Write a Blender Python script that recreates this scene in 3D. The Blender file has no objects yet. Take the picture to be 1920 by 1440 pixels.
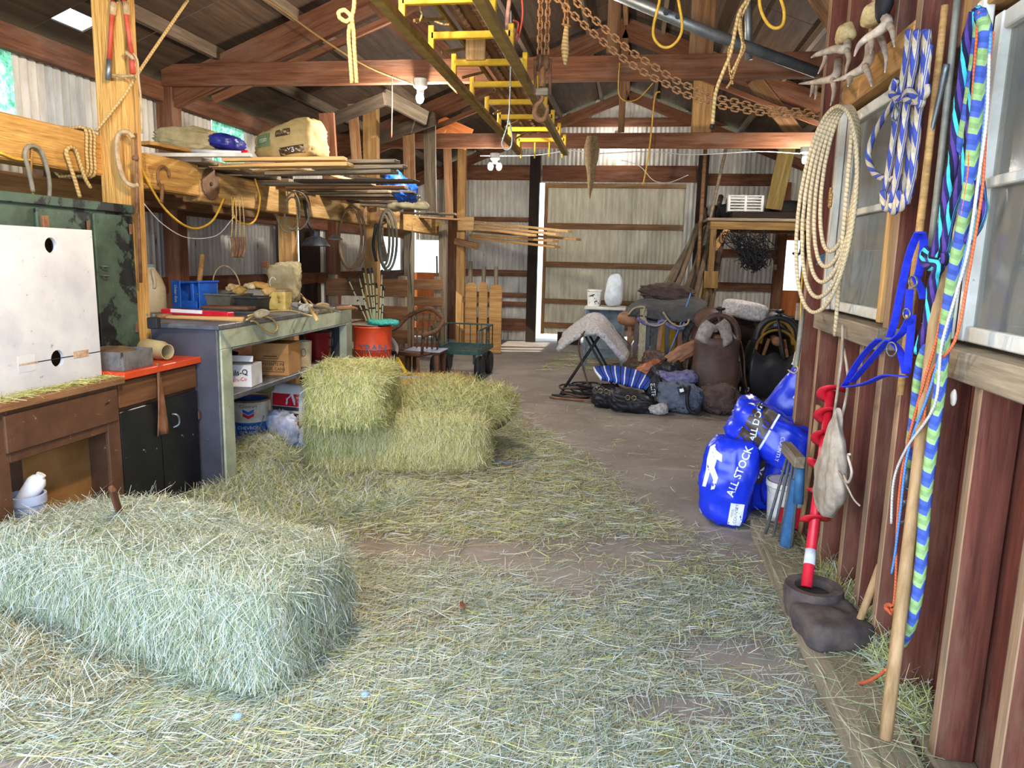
import bpy, bmesh, math, random
import numpy as np
from mathutils import Vector, Matrix
from mathutils.bvhtree import BVHTree
SC = bpy.context.scene
COL = SC.collection
R = random.Random(11)
rng = np.random.default_rng(7)
V = Vector
PI = math.pi

# ---------------------------------------------------------------- camera
FPX, VX, VY, SLOPE, CAMH = 1380.0, 1190.0, 492.0, 0.024, 1.5
dY = np.array([VX - 960, VY - 720, FPX]); dY /= np.linalg.norm(dY)
up_ = np.cross(np.array([1, SLOPE, 0.0]), dY); up_ /= np.linalg.norm(up_)
if up_[1] > 0: up_ = -up_
dX = np.cross(dY, up_)
if dX[0] < 0: dX = -dX
CM = np.stack([dX, dY, up_], 1)                      # image axes (right, down, forward) from world axes
def ray(x, y): return CM.T @ np.array([x - 960, y - 720, FPX])
def at(x, y, Y=None, X=None, Z=None):
    """the place in the barn seen at a pixel of the survey photograph, on a plane of known depth, side or height"""
    d = ray(x, y)
    t = X / d[0] if X is not None else (Y / d[1] if Y is not None else (Z - CAMH) / d[2])
    return V((d[0] * t, d[1] * t, d[2] * t + CAMH))
cd = bpy.data.cameras.new('camera'); cam = bpy.data.objects.new('camera', cd); COL.objects.link(cam)
cd.sensor_width = 36; cd.lens = FPX / 1920 * 36; cd.clip_start = .05; cd.clip_end = 300
r3 = Matrix([list(CM[0]), list(-CM[1]), list(-CM[2])]).transposed()
cam.matrix_world = Matrix.Translation((0, 0, CAMH)) @ r3.to_4x4()
SC.camera = cam

# ---------------------------------------------------------------- light
W = bpy.data.worlds.new('sky'); SC.world = W; W.use_nodes = True
bg = W.node_tree.nodes['Background']; bg.inputs[0].default_value = (.66, .83, 1, 1); bg.inputs[1].default_value = 2.3
def lamp(name, kind, loc, power, color=(1, 1, 1), size=.1, direction=None, size_y=None):
    l = bpy.data.lights.new(name, kind); l.energy = power; l.color = color
    if kind == 'AREA':
        l.size = size
        if size_y: l.shape = 'RECTANGLE'; l.size_y = size_y
    elif kind == 'SUN': l.angle = math.radians(.6)
    else: l.shadow_soft_size = size
    o = bpy.data.objects.new(name, l); COL.objects.link(o); o.location = loc
    if direction is not None: o.rotation_euler = V(direction).to_track_quat('-Z', 'Y').to_euler()
    return o
lamp('sun', 'SUN', (-20, 5, 20), 5.5, (1, .93, .8), direction=(.88, .22, -.6))
# daylight that falls in through the open barn door behind the photographer
lamp('doorway_daylight', 'AREA', (-1.2, -.9, 1.75), 185, (.6, .75, 1), 5.6, (0, 1, -.12), 2.9)
vs = SC.view_settings
vs.view_transform = 'Standard'; vs.look = 'None'; vs.exposure = 0.95; vs.gamma = 1.0; vs.use_curve_mapping = False
try:
    SC.cycles.max_bounces = 7; SC.cycles.diffuse_bounces = 5; SC.cycles.sample_clamp_indirect = 8
    SC.cycles.transparent_max_bounces = 12; SC.cycles.caustics_reflective = False; SC.cycles.caustics_refractive = False
except Exception: pass

# ---------------------------------------------------------------- materials
def lin(h):
    if isinstance(h, tuple): return h
    h = h.lstrip('#'); c = [int(h[i:i + 2], 16) / 255 for i in (0, 2, 4)]
    return tuple(x / 12.92 if x <= .04045 else ((x + .055) / 1.055) ** 2.4 for x in c)
def c4(h): return (*lin(h), 1)
class NT:
    def __init__(s, name):
        s.m = bpy.data.materials.new(name); s.m.use_nodes = True; s.t = s.m.node_tree
        s.b = s.t.nodes['Principled BSDF']; s.out = s.t.nodes['Material Output']
    def n(s, typ, **kw):
        x = s.t.nodes.new('ShaderNode' + typ)
        for k, v in kw.items():
            if k.startswith('i_'):
                key = k[2:]; x.inputs[int(key) if key.isdigit() else key.replace('_', ' ')].default_value = v
            else: setattr(x, k, v)
        return x
    def l(s, a, b): s.t.links.new(a, b)
    def coord(s, scale, kind='Object'):
        tc = s.n('TexCoord'); mp = s.n('Mapping'); mp.inputs['Scale'].default_value = scale if isinstance(scale, tuple) else (scale,) * 3
        s.l(tc.outputs[kind], mp.inputs['Vector']); return mp.outputs['Vector']
    def noise(s, vec, scale=1, detail=4, rough=.6):
        x = s.n('TexNoise'); x.inputs['Scale'].default_value = scale; x.inputs['Detail'].default_value = detail; x.inputs['Roughness'].default_value = rough
        s.l(vec, x.inputs['Vector']); return x.outputs['Fac']
    def ramp(s, fac, stops):
        x = s.n('ValToRGB'); cr = x.color_ramp
        while len(cr.elements) < len(stops): cr.elements.new(.5)
        for e, (p, c) in zip(cr.elements, stops): e.position = p; e.color = c4(c) if not isinstance(c, (int, float)) else (c, c, c, 1)
        s.l(fac, x.inputs['Fac']); return x.outputs['Color']
    def mix(s, fac, a, b, typ='MIX'):
        x = s.n('MixRGB', blend_type=typ)
        for i, v in ((0, fac), (1, a), (2, b)):
            if isinstance(v, (int, float)): x.inputs[i].default_value = v if i == 0 else (v, v, v, 1)
            elif isinstance(v, (str, tuple)): x.inputs[i].default_value = c4(v)
            else: s.l(v, x.inputs[i])
        return x.outputs['Color']
    def vary(s, col, amt):
        oi = s.n('ObjectInfo'); mr = s.n('MapRange'); mr.inputs['To Min'].default_value = 1 - amt; mr.inputs['To Max'].default_value = 1 + amt
        s.l(oi.outputs['Random'], mr.inputs['Value'])
        h = s.n('HueSaturation'); s.l(mr.outputs['Result'], h.inputs['Value']); s.l(col, h.inputs['Color']); return h.outputs['Color']
    def bump(s, fac, strength, dist=.01):
        x = s.n('Bump'); x.inputs['Strength'].default_value = strength; x.inputs['Distance'].default_value = dist
        s.l(fac, x.inputs['Height']); s.l(x.outputs['Normal'], s.b.inputs['Normal'])
    def done(s, col, rough=.7, metal=0, spec=.3):
        if isinstance(col, (str, tuple)): s.b.inputs['Base Color'].default_value = c4(col)
        else: s.l(col, s.b.inputs['Base Color'])
        s.b.inputs['Roughness'].default_value = rough; s.b.inputs['Metallic'].default_value = metal
        s.b.inputs['Specular IOR Level'].default_value = spec
        return s.m
def wood(name, dark, light, scale=1.0, vary=.14, bump=.5, rough=.8, dirt=None, dirt_amt=.45, bd=.004):
    t = NT(name); v = t.coord((1.2 * scale, 16 * scale, 16 * scale)); f = t.noise(v, 1.6, 6, .65)
    col = t.ramp(f, [(.28, dark), (.72, light)])
    e = t.noise(t.coord((4 * scale, 95 * scale, 95 * scale)), 1, 3, .6); col = t.mix(.55, col, t.ramp(e, [(.3, .42), (.62, 1.0)]), 'MULTIPLY')
    if dirt:
        g = t.noise(t.coord((1.3, 5, 5)), 1.1, 5, .7); col = t.mix(t.ramp(g, [(.5, 0.0), (.72, dirt_amt)]), col, dirt)
    col = t.vary(col, vary); t.bump(t.noise(v, 4, 4), bump, bd); return t.done(col, rough, 0, .25)
def stuffm(name, c1, c2=None, scale=6.0, rough=.7, metal=0, bump=.15, spots=None, vary=.05, spec=.35, lo=.35, hi=.65, stretch=(1, 1, 1), bd=.01):
    """two-tone surface, optionally with spots = (colour, scale, threshold)"""
    t = NT(name); f = t.noise(t.coord(tuple(scale * k for k in stretch)), 1, 5, .65)
    col = t.ramp(f, [(lo, c1), (hi, c2 or c1)])
    if spots:
        for sp in (spots if isinstance(spots, list) else [spots]):
            g = t.noise(t.coord(sp[1] if not isinstance(sp[1], (int, float)) else (sp[1],) * 3), 1, 6, .7)
            col = t.mix(t.ramp(g, [(sp[2], 0.0), (sp[2] + .03, 1.0)]), col, sp[0])
    if vary: col = t.vary(col, vary)
    if bump: t.bump(f, bump, bd)
    return t.done(col, rough, metal, spec)
def emit(name, c, s):
    t = NT(name); t.b.inputs['Emission Color'].default_value = c4(c); t.b.inputs['Emission Strength'].default_value = s; return t.done(c)
def haymat(name, stops, trans=.25):
    t = NT(name); g = t.n('NewGeometry'); col = t.ramp(g.outputs['Random Per Island'], stops)
    t.done(col, .75, 0, .25); t.m.use_backface_culling = False
    tr = t.n('BsdfTranslucent'); t.l(col, tr.inputs['Color']); mx = t.n('MixShader'); mx.inputs[0].default_value = trans
    t.l(t.b.outputs[0], mx.inputs[1]); t.l(tr.outputs[0], mx.inputs[2]); t.l(mx.outputs[0], t.out.inputs['Surface']); return t.m
def ropemat(name, cols, pitch=.06, width=None, strands=1):
    """stripes that wind round a rope: uv.x is the length in metres, uv.y the turn"""
    t = NT(name); tc = t.n('TexCoord'); sp = t.n('SeparateXYZ'); t.l(tc.outputs['UV'], sp.inputs[0])
    a = t.n('Math', operation='DIVIDE'); t.l(sp.outputs[0], a.inputs[0]); a.inputs[1].default_value = pitch
    m_ = t.n('Math', operation='MULTIPLY'); t.l(sp.outputs[1], m_.inputs[0]); m_.inputs[1].default_value = strands
    b = t.n('Math', operation='ADD'); t.l(a.outputs[0], b.inputs[0]); t.l(m_.outputs[0], b.inputs[1])
    f = t.n('Math', operation='FRACT'); t.l(b.outputs[0], f.inputs[0])
    n = len(cols); x = t.n('ValToRGB'); cr = x.color_ramp; cr.interpolation = 'CONSTANT'
    while len(cr.elements) < n: cr.elements.new(.5)
    for i, (e, c) in enumerate(zip(cr.elements, cols)): e.position = i / n; e.color = c4(c)
    t.l(f.outputs[0], x.inputs['Fac'])
    g = t.noise(t.coord(60.0), 1, 3); col = t.mix(.35, x.outputs['Color'], t.ramp(g, [(.3, .25), (.7, 1.0)]), 'MULTIPLY')
    t.bump(g, .4, .003); return t.done(col, .85, 0, .2)

# ---------------------------------------------------------------- geometry helpers
def addmesh(name, v, f, mat, parent=None, M=None, smooth=False, uv=None, midx=None):
    me = bpy.data.meshes.new(name); me.from_pydata([tuple(x) for x in v], [], [tuple(x) for x in f])
    for m in (mat if isinstance(mat, (list, tuple)) else [mat]): me.materials.append(m)
    if midx is not None: me.polygons.foreach_set('material_index', midx)
    if smooth: me.polygons.foreach_set('use_smooth', [True] * len(me.polygons))
    if uv is not None:
        l = me.uv_layers.new(); li = np.zeros(len(me.loops), dtype=np.int32); me.loops.foreach_get('vertex_index', li)
        l.data.foreach_set('uv', np.asarray(uv, dtype=np.float32)[li].ravel())
    return place(name, me, parent, M)
def place(name, me, parent=None, M=None):
    o = bpy.data.objects.new(name, me); COL.objects.link(o)
    if M is not None: o.matrix_basis = M
    if parent is not None:
        o.parent = parent; o.matrix_parent_inverse = root_mw(parent).inverted()
    return o
def root_mw(p):
    m = p.matrix_basis.copy()
    while p.parent is not None:
        m = p.parent_mw @ m if hasattr(p, 'parent_mw') else root_mw(p.parent) @ p.matrix_parent_inverse @ m; break
    return m
def thing(name, label, cat, loc=(0, 0, 0), group=None):
    o = bpy.data.objects.new(name, None); COL.objects.link(o); o.location = loc; o.empty_display_size = .05
    return tag(o, label, cat, group)
def tag(o, label, cat, group=None):
    o['label'] = label; o['category'] = cat
    if group: o['group'] = group
    return o
def struct(name, loc=(0, 0, 0)):
    o = bpy.data.objects.new(name, None); COL.objects.link(o); o.location = loc; o['kind'] = 'structure'; return o
def copy_tree(o, delta, parent=None):
    c = o.copy(); COL.objects.link(c)
    if parent is None: c.matrix_basis = Matrix.Translation(delta) @ o.matrix_basis
    else: c.parent = parent
    for ch in o.children: copy_tree(ch, delta, c)
    return c
def boxmesh(l, w, h, bev=0, seg=1):
    bm = bmesh.new(); bmesh.ops.create_cube(bm, size=1); bmesh.ops.scale(bm, vec=(l, w, h), verts=bm.verts)
    if bev: bmesh.ops.bevel(bm, geom=bm.edges[:], offset=bev, segments=seg, affect='EDGES', profile=.6)
    me = bpy.data.meshes.new('box'); bm.to_mesh(me); bm.free(); return me
def frame(p0, p1, up=(0, 0, 1)):
    x = (V(p1) - V(p0)).normalized(); u = V(up); u = u - x * u.dot(x)
    if u.length < 1e-4: u = V((0, 1, 0)) - x * x.y
    if u.length < 1e-4: u = V((1, 0, 0)) - x * x.x
    u.normalize(); y = u.cross(x)
    m = Matrix((x, y, u)).transposed().to_4x4(); m.translation = (V(p0) + V(p1)) / 2; return m
def board(name, p0, p1, w, t, mat, parent=None, up=(0, 0, 1), bev=.003, mesh=None):
    """a timber from p0 to p1, w wide across, t thick along up; grain runs along it"""
    L = (V(p1) - V(p0)).length; me = mesh or boxmesh(L, w, t, min(bev, t * .3, w * .3)); me.name = name
    if not me.materials: me.materials.append(mat)
    return place(name, me, parent, frame(p0, p1, up))
def bx(name, x0, x1, y0, y1, z0, z1, mat, parent=None, bev=.004, M=None):
    """axis-aligned box; local x along its longest side so grain follows it"""
    d = (x1 - x0, y1 - y0, z1 - z0); c = V(((x0 + x1) / 2, (y0 + y1) / 2, (z0 + z1) / 2)); a = max(range(3), key=lambda i: d[i])
    e = V((0, 0, 0)); e[a] = d[a] / 2
    w, t, up = ((d[1], d[2], (0, 0, 1)), (d[0], d[2], (0, 0, 1)), (d[1], d[0], (1, 0, 0)))[a]
    o = board(name, c - e, c + e, w, t, mat, None, up, bev)
    if M is not None: o.matrix_basis = M @ o.matrix_basis
    if parent is not None: o.parent = parent; o.matrix_parent_inverse = root_mw(parent).inverted()
    return o
def smoothpts(pts, sub=5, closed=False):
    P = np.array([tuple(p) for p in pts], float)
    if sub <= 1 or len(P) < 3: return P
    n = len(P); out = []
    for i in range(n if closed else n - 1):
        a, b, c, d = (P[(i - 1) % n], P[i], P[(i + 1) % n], P[(i + 2) % n]) if closed else (P[max(i - 1, 0)], P[i], P[i + 1], P[min(i + 2, n - 1)])
        for k in range(sub):
            t = k / sub; out.append(.5 * ((2 * b) + (c - a) * t + (2 * a - 5 * b + 4 * c - d) * t * t + (3 * b - a - 3 * c + d) * t ** 3))
    if not closed: out.append(P[-1])
    return np.array(out)
def tube(name, pts, r, mat, parent=None, n=8, sub=5, closed=False, strands=0, pitch=.06, flat=None, radii=None, sm=True):
    """round (or flat = (width, thickness)) tube along smoothed points, uv = (length, turn); strands lays a twisted rope"""
    P = smoothpts(pts, sub, closed); m = len(P)
    if radii is not None: rr = np.interp(np.linspace(0, 1, m), np.linspace(0, 1, len(radii)), radii)
    else: rr = np.full(m, float(r))
    T = (np.roll(P, -1, 0) - np.roll(P, 1, 0)) if closed else np.gradient(P, axis=0); T /= np.linalg.norm(T, axis=1)[:, None] + 1e-9
    seg = np.linalg.norm(np.diff(P, axis=0), axis=1); S = np.concatenate([[0], np.cumsum(seg)])
    u = np.array([0, 0, 1.0]) if abs(T[0][2]) < .9 else np.array([0, 1.0, 0]); vs_, uvs = [], []
    for i in range(m):
        u = u - T[i] * np.dot(u, T[i]); u /= np.linalg.norm(u) + 1e-9; w = np.cross(T[i], u)
        for k in range(n):
            a = 2 * PI * k / n; ca, sa = math.cos(a), math.sin(a); q = rr[i]
            if strands: q *= .86 + .2 * abs(math.cos(.5 * strands * (a + 2 * PI * S[i] / (pitch * strands) if False else a * 1.0 + 2 * PI * S[i] / (pitch * strands))))
            if flat: vs_.append(P[i] + u * ca * flat[1] * .5 + w * sa * flat[0] * .5 if n > 4 else P[i] + u * (1 if k in (0, 3) else -1) * flat[1] * .5 + w * (1 if k < 2 else -1) * flat[0] * .5)
            else: vs_.append(P[i] + (u * ca + w * sa) * q)
            uvs.append((S[i], k / n))
    fs = []; mm = m if closed else m - 1
    for i in range(mm):
        j = (i + 1) % m
        for k in range(n): fs.append((i * n + k, i * n + (k + 1) % n, j * n + (k + 1) % n, j * n + k))
    if not closed: fs.append(tuple(range(n - 1, -1, -1))); fs.append(tuple((m - 1) * n + k for k in range(n)))
    return addmesh(name, vs_, fs, mat, parent, None, sm, uvs)
def lathe(name, prof, mat, loc, parent=None, n=20, M=None, smooth=True):
    v, f = [], []
    for r, z in prof:
        for k in range(n): v.append((r * math.cos(2 * PI * k / n), r * math.sin(2 * PI * k / n), z))
    for i in range(len(prof) - 1):
        for k in range(n): f.append((i * n + k, i * n + (k + 1) % n, (i + 1) * n + (k + 1) % n, (i + 1) * n + k))
    if prof[0][0] > 1e-4: f.append(tuple(range(n - 1, -1, -1)))
    if prof[-1][0] > 1e-4: f.append(tuple((len(prof) - 1) * n + k for k in range(n)))
    o = addmesh(name, v, f, mat, parent, (Matrix.Translation(loc) @ M) if M is not None else Matrix.Translation(loc), False)
    if smooth:
        me = o.data; me.polygons.foreach_set('use_smooth', [len(p.vertices) == 4 for p in me.polygons])
        try: me.set_sharp_from_angle(angle=math.radians(40))
        except Exception: pass
    return o
def vnoise(P, scale, seed):
    """cheap smooth noise in [-1, 1]"""
    g = np.random.default_rng(seed); out = np.zeros(len(P))
    for k in range(5):
        d = g.normal(size=3); d /= np.linalg.norm(d); out += np.sin(P @ d * scale * (1 + .45 * k) + g.uniform(0, 6.28)) / (1 + .3 * k)
    return out / 2.6
def blob(name, size, mat, M, parent=None, n=10, p=4.0, lump=.03, seed=1, scale=9, shape=None):
    """superellipsoid sack, lumpy; shape(P) may bend the unit-sized points"""
    bm = bmesh.new(); bmesh.ops.create_cube(bm, size=2); bmesh.ops.subdivide_edges(bm, edges=bm.edges[:], cuts=n, use_grid_fill=True)
    P = np.array([v.co[:] for v in bm.verts]); q = (np.abs(P) ** p).sum(1) ** (1 / p); P = P / q[:, None]
    if shape: P = shape(P)
    S = np.array(size) / 2; Q = P * S; nn = P / (np.linalg.norm(P, axis=1)[:, None] + 1e-9)
    Q += nn * (vnoise(Q, scale, seed) * lump + vnoise(Q, scale * 2.7, seed + 9) * lump * .4)[:, None]
    for v, c in zip(bm.verts, Q): v.co = c
    me = bpy.data.meshes.new(name); bm.to_mesh(me); bm.free(); me.materials.append(mat)
    me.polygons.foreach_set('use_smooth', [True] * len(me.polygons)); return place(name, me, parent, M)
def grid(name, fn, nu, nv, mat, parent=None, thick=0, closed_u=False):
    v = [fn(i / (nu if closed_u else nu - 1), j / (nv - 1)) for i in range(nu) for j in range(nv)]; f = []
    for i in range(nu if closed_u else nu - 1):
        for j in range(nv - 1): a, b = i * nv, ((i + 1) % nu) * nv; f.append((a + j, a + j + 1, b + j + 1, b + j))
    o = addmesh(name, v, f, mat, parent, None, True, [(i / max(1, nu - 1), j / (nv - 1)) for i in range(nu) for j in range(nv)])
    if thick: md = o.modifiers.new('thickness', 'SOLIDIFY'); md.thickness = thick; md.offset = 0
    return o
def loft(name, rows, mat, parent=None, thick=.02, nu=17, sub=5):
    """a soft sheet through rows of points"""
    rs = []
    for r in rows:
        P = smoothpts(r, 6); S = np.concatenate([[0], np.cumsum(np.linalg.norm(np.diff(P, axis=0), axis=1))]); q = np.linspace(0, S[-1], nu); rs.append(np.stack([np.interp(q, S, P[:, k]) for k in range(3)], 1))
    A = np.array(rs); cols = [smoothpts(A[:, i], sub) for i in range(nu)]; nv = len(cols[0])
    return grid(name, lambda u, v: V(cols[min(nu - 1, int(round(u * (nu - 1))))][min(nv - 1, int(round(v * (nv - 1))))]), nu, nv, mat, parent, thick)
def folds(amp=.06, seed=1, f=4.0):
    def g(P): return P * (1 - amp * np.abs(np.sin(vnoise(P, f, seed) * 6)) - amp * .7 * np.abs(vnoise(P, f * 2.3, seed + 5)))[:, None]
    return g
def rot(rx=0, ry=0, rz=0): return Matrix.Rotation(math.radians(rz), 4, 'Z') @ Matrix.Rotation(math.radians(ry), 4, 'Y') @ Matrix.Rotation(math.radians(rx), 4, 'X')
def T(p): return Matrix.Translation(p)
def axes(o, x, y):
    """matrix at o with local x, y axes; z is the outward normal"""
    x = V(x).normalized(); y = V(y); y = (y - x * y.dot(x)).normalized(); m = Matrix((x, y, x.cross(y))).transposed().to_4x4(); m.translation = V(o); return m
def conform(verts, M, target, off=.0025, reach=.4):
    P = [M @ V(v) for v in verts]
    if target is None: return P
    me = target.data; mw = target.matrix_basis
    bvh = BVHTree.FromPolygons([mw @ v.co for v in me.vertices], [tuple(p.vertices) for p in me.polygons])
    nrm = (M.to_3x3() @ V((0, 0, 1))).normalized(); out = []
    for p in P:
        h, n, i, d = bvh.ray_cast(p + nrm * reach, -nrm)
        out.append(h + nrm * off if h is not None else p)
    return out
def lettering(s, size, M, mat, parent, target=None, depth=.0, align='CENTER', name='lettering', sx=1.0, bold=0):
    cu = bpy.data.curves.new('t', 'FONT'); cu.body = s; cu.size = size; cu.align_x = align; cu.align_y = 'CENTER'; cu.resolution_u = 3; cu.offset = bold * size
    o = bpy.data.objects.new('t', cu); COL.objects.link(o); bpy.context.view_layer.update()
    me = bpy.data.meshes.new_from_object(o.evaluated_get(bpy.context.evaluated_depsgraph_get())); bpy.data.objects.remove(o)
    vs_ = [(v.co.x * sx, v.co.y, .0015) for v in me.vertices]; fs = [tuple(p.vertices) for p in me.polygons]; bpy.data.meshes.remove(me)
    return addmesh(name, conform(vs_, M, target), fs, mat, parent)
def patch(name, w, h, M, mat, parent, target=None, nu=8, nv=8, off=.002, poly=None):
    if poly:
        bm = bmesh.new(); f = bm.faces.new([bm.verts.new((x, y, .001)) for x, y in poly]); bmesh.ops.triangulate(bm, faces=[f])
        if target: bmesh.ops.subdivide_edges(bm, edges=bm.edges[:], cuts=3)
        bm.verts.index_update(); v = [x.co[:] for x in bm.verts]; fs = [tuple(y.index for y in x.verts) for x in bm.faces]; bm.free()
    else:
        v = [((i / nu - .5) * w, (j / nv - .5) * h, .001) for i in range(nu + 1) for j in range(nv + 1)]
        fs = [(i * (nv + 1) + j, (i + 1) * (nv + 1) + j, (i + 1) * (nv + 1) + j + 1, i * (nv + 1) + j + 1) for i in range(nu) for j in range(nv)]
    return addmesh(name, conform(v, M, target, off), fs, mat, parent, None, target is not None)
def blades(name, pos, dirs, length, width, mat, parent=None, bend=.15, nrm=None):
    """thin hay blades: pos (n,3) middles, dirs (n,3); each a bent two-piece strip"""
    n = len(pos); d = dirs / (np.linalg.norm(dirs, axis=1)[:, None] + 1e-9)
    a = rng.normal(size=(n, 3)) if nrm is None else nrm + rng.normal(size=(n, 3)) * .45
    s = np.cross(d, a); s /= np.linalg.norm(s, axis=1)[:, None] + 1e-9; u = np.cross(s, d)
    L = np.asarray(length)[:, None] * .5; Wd = np.asarray(width)[:, None] * .5; b = u * (rng.normal(size=(n, 1)) * bend * L)
    v = np.empty((n, 6, 3)); v[:, 0] = pos - d * L - s * Wd * .7 - b; v[:, 1] = pos - d * L + s * Wd * .7 - b
    v[:, 2] = pos - s * Wd; v[:, 3] = pos + s * Wd; v[:, 4] = pos + d * L - s * Wd * .5 - b; v[:, 5] = pos + d * L + s * Wd * .5 - b
    base = (np.arange(n) * 6)[:, None]; q = np.concatenate([base + np.array([[0, 1, 3, 2]]), base + np.array([[2, 3, 5, 4]])], 1).reshape(-1, 4)
    me = bpy.data.meshes.new(name); me.vertices.add(n * 6); me.vertices.foreach_set('co', v.astype(np.float32).ravel())
    nf = len(q); me.loops.add(nf * 4); me.polygons.add(nf); me.loops.foreach_set('vertex_index', q.astype(np.int32).ravel())
    me.polygons.foreach_set('loop_start', np.arange(0, nf * 4, 4, dtype=np.int32)); me.update(calc_edges=True)
    me.materials.append(mat); return place(name, me, parent)
# ---------------------------------------------------------------- material set
REDW = wood('red_brown_timber', '#583421', '#8c5c40', vary=.1, dirt='#8d7361', dirt_amt=.5)
DARKW = wood('dark_timber', '#1c1512', '#3a2a22', vary=.1)
BROWNW = wood('brown_timber', '#6b4830', '#a3784f', dirt='#8f7d66')
TANW = wood('tan_timber', '#9a7142', '#d0a266', vary=.12)
GOLDW = wood('rough_golden_timber', '#bb8542', '#e8b96c', bump=1.2, vary=.06, bd=.014)
GREYW = wood('weathered_grey_timber', '#6b5d4c', '#a8977e', vary=.15)
PALEW = wood('fresh_lumber', '#b98a52', '#e6c286', vary=.12)
STUDEDGE = wood('dusty_stud_edge', '#7d6248', '#a8876a', vary=.08)
REDPANEL = wood('red_wall_board', '#4f281f', '#7c4536', vary=.14, dirt='#8a6a54', dirt_amt=.55, rough=.6)
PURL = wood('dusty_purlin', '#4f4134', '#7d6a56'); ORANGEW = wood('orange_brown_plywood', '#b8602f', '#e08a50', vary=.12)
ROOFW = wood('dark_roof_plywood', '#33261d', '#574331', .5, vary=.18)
SHEET = stuffm('dirty_white_corrugated_metal', '#dedad0', '#b3aa9c', 3.0, .55, .0, .05, spots=[('#6d6156', (9., 9., 1.6), .66), ('#5e452f', (2.2, 2.2, 5.), .68)], vary=.06, stretch=(3, 3, .6))
SHEETD = stuffm('cream_corrugated_door_metal', '#ded6be', '#b8ae94', 3.0, .55, .0, .05, spots=[('#6b5b42', (11., 11., 2.), .66)], vary=.06, stretch=(3, 3, .6))
CONC = None
def concrete():
    t = NT('dusty_concrete'); f = t.noise(t.coord(1.4), 1, 7, .7); g = t.noise(t.coord(40.0), 1, 3)
    col = t.mix(.3, t.ramp(f, [(.3, '#7d7168'), (.7, '#a0968c')]), t.ramp(g, [(.3, .5), (.7, 1.0)]), 'MULTIPLY')
    h = t.noise(t.coord(5.0), 1, 8, .75); col = t.mix(t.ramp(h, [(.6, 0.0), (.7, .5)]), col, '#6a5a4e')
    t.bump(g, .3, .004); return t.done(col, .85, 0, .2)
CONC = concrete()
def pane_mat(name, tint, dusty):
    t = NT(name); t.done(tint, .12, 0, .5); tr = t.n('BsdfTransparent'); mx = t.n('MixShader')
    f = t.noise(t.coord((3., 3., 1.5)), 1, 6, .7); mr = t.ramp(f, [(.3, dusty - .15), (.7, dusty + .15)])
    t.l(mr, mx.inputs[0]); t.l(tr.outputs[0], mx.inputs[1]); t.l(t.b.outputs[0], mx.inputs[2]); t.l(mx.outputs[0], t.out.inputs['Surface']); return t.m
DUSTGLASS = pane_mat('dusty_window_glass', '#8e8d84', .5)
def translucent(name, c, k=.8):
    t = NT(name); f = t.noise(t.coord(14.0), 1, 6, .8); col = t.ramp(f, [(.36, '#2f6a58'), (.5, c), (.7, '#f2fff8')])
    t.done(col, .4); tr = t.n('BsdfTranslucent'); t.l(col, tr.inputs['Color']); mx = t.n('MixShader'); mx.inputs[0].default_value = k
    t.l(t.b.outputs[0], mx.inputs[1]); t.l(tr.outputs[0], mx.inputs[2]); t.l(mx.outputs[0], t.out.inputs['Surface']); return t.m
GREENPANEL = translucent('green_fibreglass_panel', '#6fc4a4', .45)
WHITEPAINT = stuffm('flaking_white_paint', '#d9d6cc', '#b9b4a6', 5., .55, spots=('#8b7a62', 22., .68))
STEEL = stuffm('galvanised_steel', '#8a8f90', '#6e7375', 12., .45, .7, .05)

# ---------------------------------------------------------------- setting
XL, XR, XM, ZE, SL, YF, Y0 = -4.12, 3.75, -.25, 2.93, .39, 13.6, -.5
ZR = ZE + SL * (XM - XL)
def roofz(x): return ZE + SL * (min(x, 2 * XM - x) - XL)
floor = bx('floor', -5.2, 4.6, Y0 - .3, YF + .6, -.12, 0, CONC); floor['kind'] = 'structure'
ground = addmesh('ground_outside', [(-60, -60, -.14), (60, -60, -.14), (60, 80, -.14), (-60, 80, -.14)], [(0, 1, 2, 3)], stuffm('dry_ground', '#b5a88c', '#8f8a62', .6, .9)); ground['kind'] = 'structure'

_sheets = {}
def sheet(h, w=.6, mat=SHEET, waves=8):
    """one corrugated sheet: local x across, y out of the wall, z up from 0"""
    k = (round(h, 3), round(w, 3), mat.name)
    if k not in _sheets:
        n = max(2, int(round(waves * 6 * w / .6))); v = []; f = []
        for i in range(n + 1):
            x = w * i / n * 1.012; y = .011 * math.cos(2 * PI * waves * (w / .6) * i / n) + .004 * i / n
            v += [(x, y, 0), (x, y, h)]
            if i: a = 2 * i; f.append((a - 2, a, a + 1, a - 1))
        me = bpy.data.meshes.new('corrugated_sheet'); me.from_pydata(v, [], f); me.materials.append(mat)
        me.polygons.foreach_set('use_smooth', [True] * len(f)); _sheets[k] = me
    return _sheets[k]
def put_sheet(parent, M, h, w=.6, mat=SHEET): return place('corrugated_sheet', sheet(h, w, mat), parent, M)

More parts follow.
